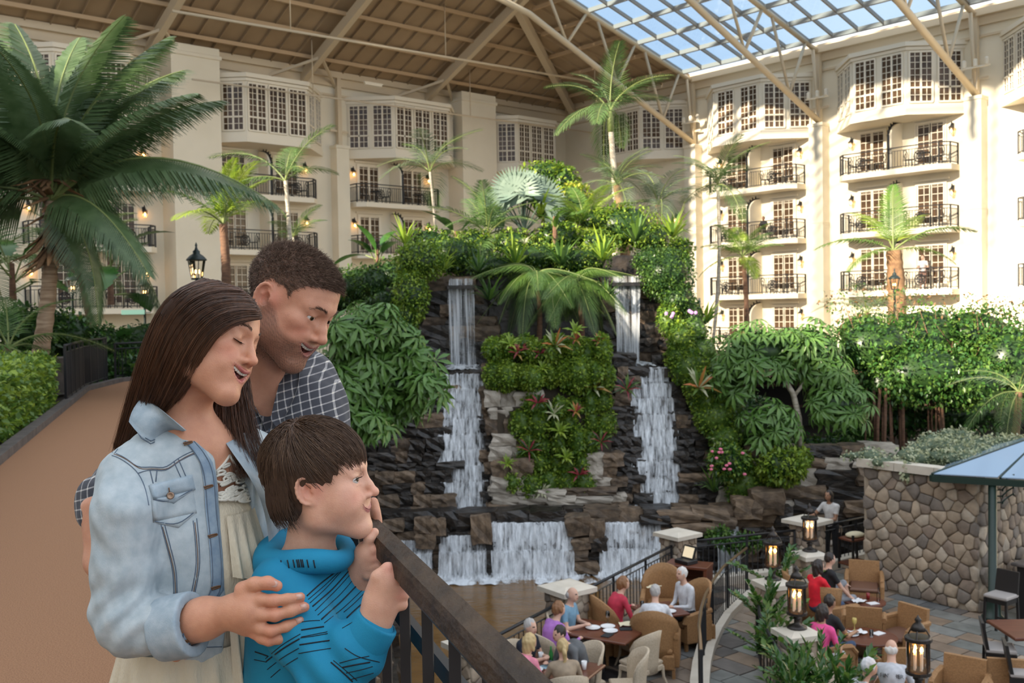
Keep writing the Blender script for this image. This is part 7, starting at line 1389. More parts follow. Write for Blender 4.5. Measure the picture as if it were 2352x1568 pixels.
def ruffle(z0, z1, rx, ry, flare, n, name='ruffle', cy=.0, a0=0, a1=6.283, wob=.012):
    V = []; K = 150; nz = 7; 
    for j in range(nz+1):
        t = j/nz
        for i in range(K):
            a = a0+(a1-a0)*i/K; wv = wob*t*(math.sin(a*n*(1 if a1 > 6 else 1.6)+2*math.sin(a*3))+.4*math.sin(a*n*2.3)); V.append(tw((rx+flare*t+wv)*math.sin(a), cy+(ry+flare*t+wv)*math.cos(a), lerp(z0, z1, t)+.006*math.sin(a*7)*t))
    Fc = [(j*K+i, j*K+(i+1) % K, (j+1)*K+(i+1) % K, (j+1)*K+i) for j in range(nz) for i in range(K if a1 > 6 else K-1)]; return MB().add(V, Fc).build(name, CREAMB, wm, True, True)
ruffle(-.14, -.262, .098, .098, .028, 13, cy=.035, a0=-1.7, a1=.17, wob=.006); ruffle(-.24, -.49, .108, .094, .03, 15, cy=.03, a0=-1.7, a1=.15, wob=.007); ruffle(-.40, -.53, .16, .128, .03, 22, wob=.01); ruffle(-.50, -.66, .175, .145, .03, 24, wob=.011); ruffle(-.62, -.95, .185, .155, .05, 20, 'skirt', wob=.014)
bl2 = Body(); bl2.p = b0w.p+bl.p; LACE = mat('lace_cord', (.74, .70, .60), .8)
for i in range(34):
    cx, cy_ = 505+NP.uniform(0, 75), 1066+NP.uniform(0, 80); cx += (cy_-1072)*.12; r = NP.uniform(8, 16); a0 = NP.uniform(0, 3); pts = [(cx+r*1.5*math.cos(t+a0), cy_+r*.75*math.sin(t)) for t in np.linspace(0, 6.28, 15)]; seam(bl2, pts, (1.8, 2.15), .0028, LACE, wm, 'lace_loop', 12, .003)
for pts in ([(497, 1082), (520, 1062), (528, 1045)], [(528, 1045), (545, 1075), (590, 1115)], [(500, 1140), (540, 1148), (585, 1118)], [(500, 1133), (540, 1140), (588, 1110)]): seam(bl2, pts, (1.8, 2.15), .003, LACE, wm, 'lace_band', 8, .002)
# denim jacket
def denim(name, c1, c2):
    m = mat(name, c1, .9, c2, scale=45, detail=7, contrast=(.3, .7), spec=.2); nt = m.node_tree; n = nt.nodes; l = nt.links; p = n['Principled BSDF']; tc = n.new('ShaderNodeTexCoord'); mp = n.new('ShaderNodeMapping'); mp.inputs['Scale'].default_value = (900, 900, 260); nz = n.new('ShaderNodeTexNoise'); nz.inputs['Scale'].default_value = 1; bp = n.new('ShaderNodeBump'); bp.inputs['Strength'].default_value = .35; bp.inputs['Distance'].default_value = .002
    l.new(tc.outputs['Object'], mp.inputs['Vector']); l.new(mp.outputs['Vector'], nz.inputs['Vector']); l.new(nz.outputs['Fac'], bp.inputs['Height']); l.new(bp.outputs['Normal'], p.inputs['Normal']); return m
DEN = denim('faded_denim', (.36, .42, .45), (.48, .53, .55)); DEN2 = denim('worn_denim', (.29, .365, .42), (.42, .485, .53)); DEN3 = denim('dark_denim_edge', (.19, .265, .35), (.31, .39, .46)); THR = mat('brown_thread', (.16, .075, .03), .7); THB = mat('navy_seam', (.10, .135, .185), .8); BTN = mat('copper_button', (.30, .20, .14), .35, metal=.7)
jk = Body(); jk.ell(tw(0, .0, -.12), (.168, .112, .17), TW, k=.05).cone(tw(.09, .005, -.045), tw(-.09, .005, -.045), .068, k=.05).ell(tw(0, .005, -.30), (.152, .118, .2), TW, k=.05).ell(tw(0, .0, -.40), (.142, .112, .085), TW, k=.04)
jk.ell(tw(.062, .065, -.2), (.07, .06, .085), TW, k=.04).ell(tw(.045, .07, -.33), (.06, .058, .14), TW, k=.04)
jk.ell(tw(0, .03, -.475), (.3, .3, .045), TW, op='s', k=.006)                                          # hem
jk.box(tw(-.022, .13, -.25), (.042, .135, .45), TW @ rotm(0, -.03, 0), .004, op='s', k=.006)  # open front
jk.cone(tw(0, -.02, .12), tw(0, .03, -.02), .06, .062, op='s', k=.01)                                    # neck hole
jk.chain([tw(.145, 0, -.06), W(287, 1180, 1.87), W(283, 1300, 1.865), W(280, 1395, 1.86)], [.06, .055, .053, .052], k=.03); jk.chain([W(281, 1405, 1.86), W(305, 1432, 1.85), W(392, 1442, 1.835)], [.053, .054, .05], k=.03)
jk.chain([tw(-.155, 0, -.06), tw(-.19, .02, -.28), tw(-.16, .1, -.38)], [.058, .054, .05], k=.03)
elb = W(300, 1400, 1.83)
def jfold(P):
    q = P-elb; d = np.linalg.norm(q, axis=1); w_ = np.exp(-(d/.07)**2); a = q @ nrm([-.5, 0, -1.]); s_ = q @ nrm([1, 0, -.75]); r = fold(P, 3, .0014, 10, 6)+fold(P, 31, .0018, 34, 14)+fold(P, 32, .001, 70, 30); r = r+w_*.0065*np.sin(s_*150+np.sin(a*40)); arm = np.exp(-(((P-W(270, 1200, 1.81))/np.array([.09, .12, .16]))**2).sum(1)); return r+arm*.002*np.sin(P[:, 2]*95+P[:, 0]*70+2*np.sin(P[:, 0]*40))
jv, jf = jk.mesh(.0036, jfold); JK = link('denim_jacket', mesh('denim_jacket', jv-np.array(wm.location), jf, DEN, True), wm)
DJ = (1.7, 2.2)
cf = Body(); a_, c_ = W(375, 1444, 1.84), W(443, 1432, 1.825); cf.cone(a_, c_, .058, .059, k=.01); cf.cone(lerp(a_, c_, -.2), lerp(a_, c_, 1.9), .041, .041, op='s', k=.004); u_ = nrm(c_-a_); cf.box(c_+u_*.062, (.1, .1, .06), np.stack(frame(u_), 1), .002, op='s', k=.004); cf.box(a_-u_*.062, (.1, .1, .06), np.stack(frame(u_), 1), .002, op='s', k=.004)
v, f = cf.mesh(.0035, lambda P: fold(P, 8, .003, 8, 8)); link('rolled_cuff', mesh('rolled_cuff', v-np.array(wm.location), f, DEN2, True), JK)
pt = lambda *p: list(p)
# collar leaf, plackets, pocket
def leaf3(pts, name, m, lift=.0, th=.006, parent=None, nseg=8):
    """curved fabric leaf from two 3d polylines (inner edge, outer edge)"""
    A = resample(pts[0], nseg+1); Bq = resample(pts[1], nseg+1); V = []; nv = 5
    for i in range(nseg+1):
        for j in range(nv+1): t = j/nv; V.append(A[i]*(1-t)+Bq[i]*t-ray(CX, CY)*(lift*math.sin(math.pi*t*.85+.3)))
    n = len(V); V += [v_+ray(CX, CY)*th for v_ in V]; Fc = [(i*(nv+1)+j, i*(nv+1)+j+1, (i+1)*(nv+1)+j+1, (i+1)*(nv+1)+j) for i in range(nseg) for j in range(nv)]
    bd = [j for j in range(nv+1)]+[i*(nv+1)+nv for i in range(1, nseg+1)]+[nseg*(nv+1)+j for j in range(nv-1, -1, -1)]+[i*(nv+1) for i in range(nseg-1, 0, -1)]; Fc = [q[::-1] for q in Fc]+[(b_, a, a+n, b_+n) for a, b_ in zip(bd, bd[1:]+bd[:1])]
    return MB().add(V, Fc).build(name, m, parent, True, True)
sj = lambda x, y, l=.0: (lambda h: h-np.array([0, l, 0]) if h is not None else W(x, y, 1.93))(snap(jk, x, y, *DJ))
col = leaf3([[W(326, 913, 1.975), W(358, 930, 1.94), W(392, 958, 1.912), W(428, 988, 1.90)], [sj(297, 968, .010), sj(330, 1008, .012), sj(352, 1022, .012), sj(428, 989, .010)]], 'collar', DEN2, .016, .006, JK, 12)
for k, q in enumerate(([(300, 966), (332, 1003), (353, 1016), (426, 985)], [(304, 962), (334, 998), (354, 1010), (422, 982)])):
    MB().tube([sj(x, y, .0175) for x, y in q], .0011, 5).build('seam', THB, JK, True, True)
leaf3([[W(400, 960, 2.02), W(430, 978, 2.0), W(455, 984, 1.985)], [sj(410, 985, .004), sj(436, 1005, .005), sj(468, 1012, .006)]], 'collar_stand', DEN3, .004, .005, JK)
def edge_px(y):
    last = None; e = 440
    for x in range(436, 580, 2):
        h = snap(jk, x, y, *DJ, 200)
        if h is None or (last is not None and abs(h[1]-last) > .012): break
        last = h[1]; e = x
    return e
EY = np.linspace(1012, 1478, 20); EX = np.array([edge_px(y) for y in EY]); EX[1:-1] = (EX[:-2]+EX[1:-1]*2+EX[2:])/4; ex = lambda y: float(np.interp(y, EY, EX))
V = []
for y in EY:
    for i in range(6): x = ex(y)-30+i*5.7; h = snap(jk, x, y, *DJ); V.append((h if h is not None else W(x, y, 1.95))-np.array([0, .0045 if 0 < i < 5 else .003, 0]))
n = len(V); MB().add(V+[v_+np.array([0, .006, 0]) for v_ in V], [(j*6+i, (j+1)*6+i, (j+1)*6+i+1, j*6+i+1) for j in range(19) for i in range(5)]+[(j*6+5, (j+1)*6+5, n+(j+1)*6+5, n+j*6+5) for j in range(19)]).build('placket', DEN3, JK, True, True)
patch(jk, [(345, 1112), (438, 1093), (452, 1178), (352, 1200)], DJ, .0035, DEN, JK, 'pocket', 8, 8); patch(jk, [(352, 1198), (452, 1176), (410, 1212), (366, 1203)], DJ, .0035, DEN, JK, 'pocket', 8, 4)
patch(jk, [(342, 1114), (440, 1090), (448, 1125), (352, 1148)], DJ, .0085, DEN2, JK, 'pocket_flap', 8, 5); patch(jk, [(352, 1146), (448, 1123), (398, 1158), (372, 1150)], DJ, .0085, DEN2, JK, 'pocket_flap', 8, 4)
SE = [[(226, 1046), (255, 1040), (290, 1060), (318, 1082), (335, 1120), (342, 1160)], [(258, 1038), (290, 1048), (318, 1080), (345, 1068), (362, 1070), (378, 1082), (400, 1056), (430, 1040), (473, 1024)], [(318, 1086), (345, 1074), (362, 1076), (378, 1090), (403, 1062), (432, 1047), (474, 1032)], [(300, 980), (280, 1008), (258, 1040)], [(304, 984), (286, 1010), (264, 1040)], [(370, 1205), (385, 1260), (398, 1310), (400, 1365)], [(378, 1203), (393, 1260), (406, 1310), (407, 1365)], [(444, 1195), (450, 1250), (452, 1300), (436, 1380)], [(452, 1190), (458, 1250), (460, 1300), (444, 1380)], [(400, 1060), (412, 1090), (420, 1105)], [(410, 1054), (424, 1085), (430, 1100)], [(348, 1120), (440, 1098)], [(358, 1196), (410, 1206), (446, 1176)], [(357, 1145), (385, 1155), (445, 1122)], [(ex(y)-5, y) for y in EY], [(ex(y)-25, y) for y in EY], [(430, 1487), (530, 1484)], [(345, 1080), (352, 1110)], [(361, 1078), (358, 1106)]]
for i, q in enumerate(SE): seam(jk, q, DJ, .001, THB, JK, 'seam', 10, .0045 if i in (11, 12, 14, 15) else (.009 if i == 13 else .0006))
for q in SE[1:2]+SE[5:6]+SE[7:8]: seam(jk, [(x+4, y+4) for x, y in q], DJ, .0007, THR, JK, 'stitching', 10, .001)
for x, y in ((ex(1012)-15, 1012), (ex(1112)-15, 1112), (ex(1224)-15, 1224), (ex(1343)-15, 1343), (ex(1467)-15, 1467)): seam(jk, [(x-14, y+5), (x+12, y-3), (x+14, y+2), (x-12, y+9)], DJ, .0016, THR, JK, 'buttonhole', 6, .0055)
def button(p, r, parent, m=BTN): q = MB(); x, y, z = frame(np.array([.2, -1, .15])); R_ = np.stack([x, y, z], 1); q.lathe([(r, 0), (r, .0025), (r*.8, .004), (r*.6, .003)], 14); q.v = [tuple(R_ @ np.array(v_)+p) for v_ in q.v]; q.build('button', m, parent, True, True)
button(sj(397, 1135, .0125), .0072, JK); button(W(601, 1092, 1.985), .007, JK); MB().tube([sj(393, 1117, .0125), sj(395, 1128, .0125)], .0012, 5).build('buttonhole', THR, JK, True, True)
# far lapel
leaf3([[W(507, 996, 2.03), W(528, 1040, 2.0), W(575, 1085, 1.98), W(608, 1150, 1.97), W(622, 1250, 1.985), W(620, 1330, 2.0)], [W(560, 990, 2.10), W(600, 1040, 2.08), W(622, 1085, 2.06), W(638, 1150, 2.05), W(648, 1250, 2.06), W(645, 1330, 2.07)]], 'lapel', DEN2, .01, .006, JK, 12)
# ---------------------------------------------------------------- MAN
SKM = skinmat('skin_man', None, .48); MBc = (.60, .30, .19)
mn = thing('person', 'man with cropped hair in a checked shirt leaning in, smiling', 'person', (-.52, 2.42, 0))
HMn = Head(667, 693, 2.25, .43, -.53, .15, 1.045); b = Body(); mneck = W(600, 905, 2.37)
HMn.sculpt(b, smile=1.35, open_=.018, mw=.039, eye=.0034, lipr=.8, jaw=1.08, nose=1.12, neck=mneck, nr=.058, brow=1.25)
b.ell(W(612, 950, 2.36), (.11, .07, .1), k=.05).cone(HMn.w((.035, -.03, -.06)), W(640, 900, 2.30), .022, .02, k=.03)
b0m = b; hv, hf = b.mesh(.0025)
def beard(v, c):
    q = HMn.loc(v); jl = np.interp(q[:, 1], [-.02, .02, .05, .075, .1, .12], [.015, -.01, -.042, -.05, -.052, -.05]); k = np.clip((jl-q[:, 2])/.014+.3, 0, 1)*np.clip((q[:, 1]+.012)/.012, 0, 1)*np.clip((q[:, 2]+.155)/.03, 0, 1); k *= np.clip((np.linalg.norm(q*np.array([.8, 0, 1])-np.array([0, 0, -.062]), axis=1)-.0125)/.004, 0, 1)*.8+.0
    cheek = np.exp(-(((np.abs(q)-np.array([.045, .06, .035]))/.02)**2).sum(1)); mous = np.exp(-(((q-np.array([0, .1, -.052]))/np.array([.022, .02, .0055]))**2).sum(1)); k = np.maximum(k, mous*.8); n_ = .8+.2*np.sin(q[:, 0]*900)*np.sin(q[:, 2]*830+q[:, 1]*700); k = (k*n_*.84)[:, None]; c = c*(1-k)+np.array((.11, .055, .035))*k
    s_ = hairline(q) & (np.abs(q[:, 0]) < .09) & (np.linalg.norm((np.abs(q)-np.array([.079, .012, .004]))*np.array([1, .9, .75]), axis=1) > .024); s_ |= False; kk = (s_*.8)[:, None]; return c*(1-kk)+np.array((.06, .035, .022))*kk
parts = [(hv, hf, skin_cols(hv, MBc, (.40, .14, .12), HMn, beard))]
fa = Body(); fa.chain([W(222, 1165, 2.15), W(230, 1290, 2.12), W(300, 1385, 2.0), W(352, 1395, 1.955)], [.034, .03, .028, .028], k=.02); fa.ell(W(365, 1395, 1.95), (.035, .02, .03), k=.02)
for i, (a, e) in enumerate((((352, 1362), (392, 1385)), ((375, 1420), (430, 1488)), ((370, 1440), (425, 1502)), ((360, 1450), (405, 1508)))): finger(fa, [W(*a, 1.95), W((a[0]+e[0])/2, (a[1]+e[1])/2, 1.925), W(*e, 1.90)], .0125, .010)
fa.cone(W(365, 1395, 1.95), W(372, 1440, 1.945), .028, .028, k=.02)
fv, ff = fa.mesh(.0035); parts.append((fv, ff, skin_cols(fv, MBc)))
fb_ = Body(); fb_.chain([W(765, 1070, 2.32), W(805, 1150, 2.26), W(838, 1192, 2.2)], [.038, .03, .026], k=.02).ell(W(842, 1190, 2.18), (.02, .025, .025), k=.02)   # far hand on the rail
for i in range(4): finger(fb_, [W(846+i*2, 1168+i*9, 2.16), W(858+i*2, 1152+i*10, 2.14), W(864+i*2, 1174+i*9, 2.13)], .0092, .008)
gv, gf = fb_.mesh(.0035); parts.append((gv, gf, skin_cols(gv, MBc)))
lg = Body(); mh = np.array([-.62, 2.42, .95]); lg.ell(mh, (.17, .14, .14), k=.05).cone(mh, W(640, 1080, 2.42), .13, .14, k=.05)
v2, f2 = lg.mesh(.016); parts.append((v2, f2, skin_cols(v2, MBc)))
v, f, c = join(parts); me = mesh('body', v-np.array(mn.location), f, SKM, True); put_col(me, c); link('body', me, mn)
HMn.eyes(mn, (.3, 1, -.02), (.025, .016, .01)); HMn.teeth(mn)
for x in (1, -1): brow_strands(mn, HMn, [(x*.012, .0985, .024), (x*.024, .0965, .029), (x*.037, .088, .029), (x*.048, .076, .022)], 200, HM, .0003, .007, body=b0m)
n = 60000; i = NP.integers(0, len(hv), n); P = HMn.loc(hv[i]); ok = hairline(P) & (np.linalg.norm((np.abs(P)-np.array([.079, .012, .0]))*np.array([1, .9, .75]), axis=1) > .025) & (P[:, 2] > -.085); P = P[ok][:17000]+NP.normal(0, .0012, (min(ok.sum(), 17000), 3)); N_ = P-np.array([0, -.01, .03]); N_ /= np.linalg.norm(N_, axis=1, keepdims=True); k = len(P)
dr = N_*.55+np.array([0, .75, -.12])*NP.uniform(.5, 1, (k, 1))+NP.normal(0, .22, (k, 3)); dr /= np.linalg.norm(dr, axis=1, keepdims=True); L_ = NP.uniform(.008, .0145, (k, 1))*np.where(P[:, 2:3] > .06, 1.25, .75); C = np.stack([P, P+dr*L_*.5+N_*.0015, P+dr*L_], 1); C = HMn.C+(C @ HMn.R.T)*HMn.s
strands('hair', mn, C[:k*2//3], NP.uniform(.0004, .0007, k*2//3), HM, .25); strands('hair', mn, C[k*2//3:], NP.uniform(.0004, .0007, k-k*2//3), HM2, .25)
n = 26000; i = NP.integers(0, len(hv), n); q = HMn.loc(hv[i]); base_ = beard(hv[i], np.ones((n, 3)))[:, 0]; ok = (base_ < .62) & ~hairline(q) & (q[:, 1] > -.01); q = q[ok][:5200]; k = len(q); d_ = np.stack([NP.normal(0, .5, k), .55+NP.normal(0, .25, k), -.8*np.ones(k)], 1); C = np.stack([q, q+d_*.001+np.array([0, .0005, 0]), q+d_*.0024], 1); C = HMn.C+(C @ HMn.R.T)*HMn.s; strands('beard', mn, C, .00022, HM, .4)
# checked shirt
def plaid():
    m = bpy.data.materials.new('checked_flannel'); m.use_nodes = True; nt = m.node_tree; n = nt.nodes; l = nt.links; p = n['Principled BSDF']; p.inputs['Roughness'].default_value = .9; p.inputs['Sheen Weight'].default_value = .1
    tc = n.new('ShaderNodeTexCoord'); mp = n.new('ShaderNodeMapping'); mp.inputs['Rotation'].default_value = (0, .28, .12); mp.inputs['Scale'].default_value = (54, 54, 54); l.new(tc.outputs['Object'], mp.inputs['Vector']); sx = n.new('ShaderNodeSeparateXYZ'); nz = n.new('ShaderNodeTexNoise'); nz.inputs['Scale'].default_value = 5; ad = n.new('ShaderNodeMixRGB'); ad.blend_type = 'LINEAR_LIGHT'; ad.inputs[0].default_value = .25; l.new(mp.outputs[0], ad.inputs[1]); l.new(nz.outputs['Color'], ad.inputs[2]); l.new(tc.outputs['Object'], nz.inputs['Vector']); l.new(ad.outputs[0], sx.inputs[0])
    def band(sock, lo, hi):
        f = n.new('ShaderNodeMath'); f.operation = 'FRACT'; l.new(sock, f.inputs[0]); g = n.new('ShaderNodeMath'); g.operation = 'COMPARE'; g.inputs[1].default_value = (lo+hi)/2; g.inputs[2].default_value = (hi-lo)/2; l.new(f.outputs[0], g.inputs[0]); return g.outputs[0]
    def add(a, b_, k=1.): q = n.new('ShaderNodeMath'); q.operation = 'MULTIPLY_ADD'; l.new(a, q.inputs[0]); q.inputs[1].default_value = k; l.new(b_, q.inputs[2]) if not isinstance(b_, float) else setattr(q.inputs[2], 'default_value', b_); return q.outputs[0]
    t = add(band(sx.outputs['X'], 0, .16), 0., .48); t = add(band(sx.outputs['Z'], 0, .16), t, .48); t = add(band(sx.outputs['X'], .5, .95), t, -.07); t = add(band(sx.outputs['Z'], .5, .95), t, -.07)
    rp = n.new('ShaderNodeValToRGB'); rp.color_ramp.elements[0].color = (.045, .047, .058, 1); rp.color_ramp.elements[1].color = (.62, .58, .50, 1); e = rp.color_ramp.elements.new(.48); e.color = (.30, .29, .29, 1); rp.color_ramp.elements[0].position = .1; l.new(t, rp.inputs['Fac']); l.new(rp.outputs['Color'], p.inputs['Base Color']); MATS['checked_flannel'] = m; return m
PLD = plaid(); st = Body()
st.ell(W(640, 1010, 2.40), (.18, .13, .2), rotm(0, .15, -.5), k=.05).cone(W(560, 930, 2.40), W(700, 880, 2.47), .075, .075, k=.06).cone(W(640, 1010, 2.42), W(600, 1400, 2.48), .16, .15, k=.06)
st.chain([W(702, 872, 2.45), W(728, 940, 2.40), W(738, 1060, 2.32)], [.072, .066, .056], k=.03); st.chain([W(560, 950, 2.42), W(400, 1060, 2.40), W(275, 1110, 2.30), W(228, 1145, 2.18), W(222, 1180, 2.155)], [.07, .062, .05, .043, .04], k=.03)
st.cone(W(598, 800, 2.36), W(608, 900, 2.33), .066, .06, op='s', k=.01).cone(W(605, 890, 2.30), W(618, 985, 2.24), .034, .02, op='s', k=.01)
v, f = st.mesh(.005, lambda P: fold(P, 12, .005, 9, 7)+fold(P, 13, .003, 22, 15)); SH = link('checked_shirt', mesh('checked_shirt', v-np.array(mn.location), f, PLD, True), mn)
leaf3([[W(650, 835, 2.30), W(645, 870, 2.28), W(632, 915, 2.25), W(622, 960, 2.235)], [W(688, 845, 2.29), W(690, 880, 2.265), W(668, 930, 2.235), W(640, 985, 2.225)]], 'collar', PLD, .008, .006, SH, 10)
leaf3([[W(590, 830, 2.33), W(588, 850, 2.31), W(583, 880, 2.30), W(580, 905, 2.30)], [W(565, 850, 2.33), W(562, 870, 2.32), W(568, 895, 2.30), W(576, 912, 2.30)]], 'collar', PLD, .006, .006, SH, 8)
leaf3([[W(570, 910, 2.31), W(590, 940, 2.27), W(607, 980, 2.25)], [W(578, 920, 2.31), W(600, 960, 2.265), W(616, 1000, 2.25)]], 'shirt_edge', PLD, .004, .006, SH, 8)
seam(st, [(618, 985), (624, 1040)], (2.0, 2.6), .002, THB, SH, 'seam')
JEANM = denim('indigo_jeans', (.02, .028, .045), (.04, .055, .08)); jn = Body(); jn.ell((-.68, 2.36, .9), (.2, .16, .13), k=.05)
for s_ in (-.1, .1): jn.chain([(-.68+s_, 2.36, .88), (-.68+s_, 2.34, .48), (-.68+s_, 2.38, .1)], [.1, .075, .06], k=.04).cone((-.68+s_, 2.38, .05), (-.6+s_, 2.2, .04), .05, .045, k=.02)
v, f = jn.mesh(.014); link('jeans', mesh('jeans', v-np.array(mn.location), f, JEANM, True), mn)
# ---------------------------------------------------------------- BOY
SKB = skinmat('skin_boy', None, .42); BBc = (.70, .39, .27)
by = thing('person', 'boy in a striped turquoise hoodie gripping the handrail', 'person', (-.40, 1.92, 0))
HBo = Head(741, 1101, 1.95, .125, .035, -.055, .905); b = Body(); bneck = W(706, 1300, 1.97)
HBo.sculpt(b, smile=1.5, open_=.0, mw=.030, lipr=.72, mz=-.067, eye=.0062, jaw=.95, nose=.88, child=1, neck=bneck, nr=.05, brow=.6)
b.ell(HBo.w((.042, .05, -.04)), (.027, .03, .03), k=.02).ell(HBo.w((-.042, .05, -.04)), (.027, .03, .03), k=.02)
b.ell(W(702, 1325, 1.98), (.1, .06, .05), k=.04)
b0b = b; hv, hf = b.mesh(.0023); parts = [(hv, hf, skin_cols(hv, BBc, (.50, .19, .17), HBo))]
nh = Body(); nh.chain([W(835, 1480, 1.80), W(862, 1425, 1.80), W(872, 1395, 1.80)], [.034, .0285, .0285], k=.015); nh.ell(W(880, 1370, 1.80), (.034, .022, .042), rotm(0, .35, 0), k=.02).ell(W(893, 1338, 1.80), (.027, .02, .026), rotm(0, .3, 0), k=.02)
for i, (x, y) in enumerate(((905, 1322), (915, 1343), (920, 1366), (917, 1388))): finger(nh, [W(x-14, y+2, 1.795), W(x+6, y, 1.80), W(x+9, y+3, 1.825), W(x-8, y+6, 1.845)], .0118-.0006*i, .009, .006)
finger(nh, [W(862, 1352, 1.80), W(868, 1325, 1.795), W(890, 1306, 1.80), W(908, 1302, 1.82)], .0125, .0095, .008)
nv, nf = nh.mesh(.0026); parts.append((nv, nf, hand_tint(nv, skin_cols(nv, BBc), [W(915, 1330, 1.79), W(920, 1366, 1.79), W(895, 1306, 1.79)])))
fh = Body(); fh.chain([W(800, 1370, 1.98), W(828, 1310, 1.97), W(842, 1270, 1.96)], [.03, .026, .024], k=.015).ell(W(846, 1285, 1.955), (.022, .02, .03), k=.015)
for i, (x, y) in enumerate(((866, 1262), (862, 1282), (858, 1302), (853, 1319))): finger(fh, [W(x-20, y+2, 1.965), W(x-8, y+2, 1.945), W(x+12, y, 1.94), W(x+16, y+2, 1.965)], .0098-.0005*i, .0085, .005)
finger(fh, [W(842, 1262, 1.95), W(848, 1235, 1.945), W(860, 1222, 1.95)], .011, .009, .006)
gv, gf = fh.mesh(.0028); parts.append((gv, gf, hand_tint(gv, skin_cols(gv, BBc), [W(870, 1262, 1.94), W(868, 1282, 1.94)])))
lg = Body(); lg.ell((-.42, 1.95, .68), (.14, .11, .12), k=.05)
v2, f2 = lg.mesh(.016); parts.append((v2, f2, skin_cols(v2, BBc)))
v, f, c = join(parts); me = mesh('body', v-np.array(by.location), f, SKB, True); put_col(me, c); link('body', me, by)
HBo.eyes(by, (.3, 1, .2), (.05, .03, .015))
mq = on_face(b0b, HBo, np.array([(x, 0, -.0672+.015*(x/.030)**2) for x in np.linspace(-.034, .034, 23)])); MB().tube([HBo.w(q+np.array([0, .0004, 0])) for q in mq], [.0003+.0006*math.sin(math.pi*t) for t in np.linspace(0, 1, 23)], 5).build('mouth_shade_line', mat('lip_shade_tone', (.20, .06, .05), .6), by, True, True)  # dark tube puts the shade between the closed lips into colour
for x in (1, -1):
    n = 36; u = np.linspace(-1, 1, n); p = np.stack([x*.0325+.012*u, .0895-.004*u*u-.002*x*u, .0085-.0035*u*u], 1); C = np.stack([p, p+np.stack([.001*u, .004*np.ones(n), .001*np.ones(n)], 1), p+np.stack([.003*u, .007*np.ones(n), .002*np.ones(n)], 1)], 1); strands('eyelash', by, np.array([[HBo.w(q) for q in c_] for c_ in C]), .0003, LASH)
# bowl-cut hair: strands run from the crown over the scalp
cap = Body(); cap.ell(HBo.w((0, -.02, .042)), tuple(np.array((.088, .112, .094))*.905), HBo.R, k=.02).ell(HBo.w((0, -.055, -.03)), tuple(np.array((.076, .06, .06))*.905), HBo.R, k=.03); cap.ell(HBo.w((0, .1, -.045)), (.085, .082, .085), HBo.R, op='s', k=.01)
for x in (-1, 1): cap.ell(HBo.w((x*.082, .0, -.035)), (.022, .027, .038), HBo.R, op='s', k=.008); cap.ell(HBo.w((x*.07, .045, -.07)), (.04, .05, .06), HBo.R, op='s', k=.01)
v, f = cap.mesh(.004, lambda P: .0012*np.sin(P @ np.array([330, 90, 120.]))); link('hair', mesh('hair', v-np.array(by.location), f, HBB, True), by)
n = 5200; crown = np.array([.01, -.07, .118]); U = unit(n); U[:, 2] = np.where(U[:, 2] < -.35, -U[:, 2], U[:, 2]); Cc = np.array([0, -.02, .042]); Rr = np.array([.088, .112, .094]); K = 9; P = Cc+U*Rr*1.0; ok = (P[:, 2] > -.005) & (P[:, 1] < .083) | ((P[:, 2] > -.075) & (P[:, 1] < -.035)); P = P[ok]; n = len(P); C = np.zeros((n, K, 3)); C[:, 0] = P; L_ = NP.uniform(.055, .085, n)[:, None]; lift = NP.uniform(1.0, 1.07, (n, 1)); side = NP.normal(0, .12, (n, 3))
for k in range(1, K):
    p = C[:, k-1]; nn = (p-Cc)/Rr**2; nn /= np.linalg.norm(nn, axis=1, keepdims=True); away = p-crown; away += np.array([0, .03, -.02])*np.clip(P[:, 1:2]*20, -1, 1.5); t = away-(away*nn).sum(1, keepdims=True)*nn; t /= np.linalg.norm(t, axis=1, keepdims=True)+1e-9; t = t+side*.6+np.array([0, .0, -.25])*(k/K); t /= np.linalg.norm(t, axis=1, keepdims=True); q = p+t*L_/K; r_ = (q-Cc)/Rr; rr = np.linalg.norm(r_, axis=1, keepdims=True); low = q[:, 2:3] < .02; C[:, k] = np.where(low, q, Cc+r_/rr*np.maximum(rr*.0+lift, 1.0)*Rr)
endz = C[:, -1, 2]; face_ = (C[:, -1, 1] > .05) & (endz < .018); ear_ = (np.abs(C[:, -1, 1]+.006) < .026) & (endz < .008) & (np.abs(C[:, -1, 0]) > .05); chk = (C[:, -1, 1] > .026) & (endz < -.0); ok = ~(ear_ | chk | face_ & (NP.random(n) < .85)); C = C[ok]; C = HBo.C+(C @ HBo.R.T)*HBo.s; n = len(C); k = n*3//5
nn_ = 2200; a_ = NP.uniform(-3.1, -.05, nn_); q0 = np.stack([.086*np.cos(a_), -.045+.08*np.sin(a_), NP.uniform(-.03, .05, nn_)], 1); C2 = np.stack([q0*np.array([1-.12*t*t, 1, 1])+np.array([0, .022*t*t-.004*t, -.065*t])*NP.uniform(.8, 1.1, (nn_, 1)) for t in np.linspace(0, 1, K)], 1); C2 = HBo.C+(C2 @ HBo.R.T)*HBo.s; strands('hair_strands', by, C2, NP.uniform(.0006, .001, nn_), HBB, .3)
strands('hair_strands', by, C[:k], NP.uniform(.0006, .001, k), HBB, .3); strands('hair_strands', by, C[k:], NP.uniform(.0005, .0009, n-k), HBB2, .3)
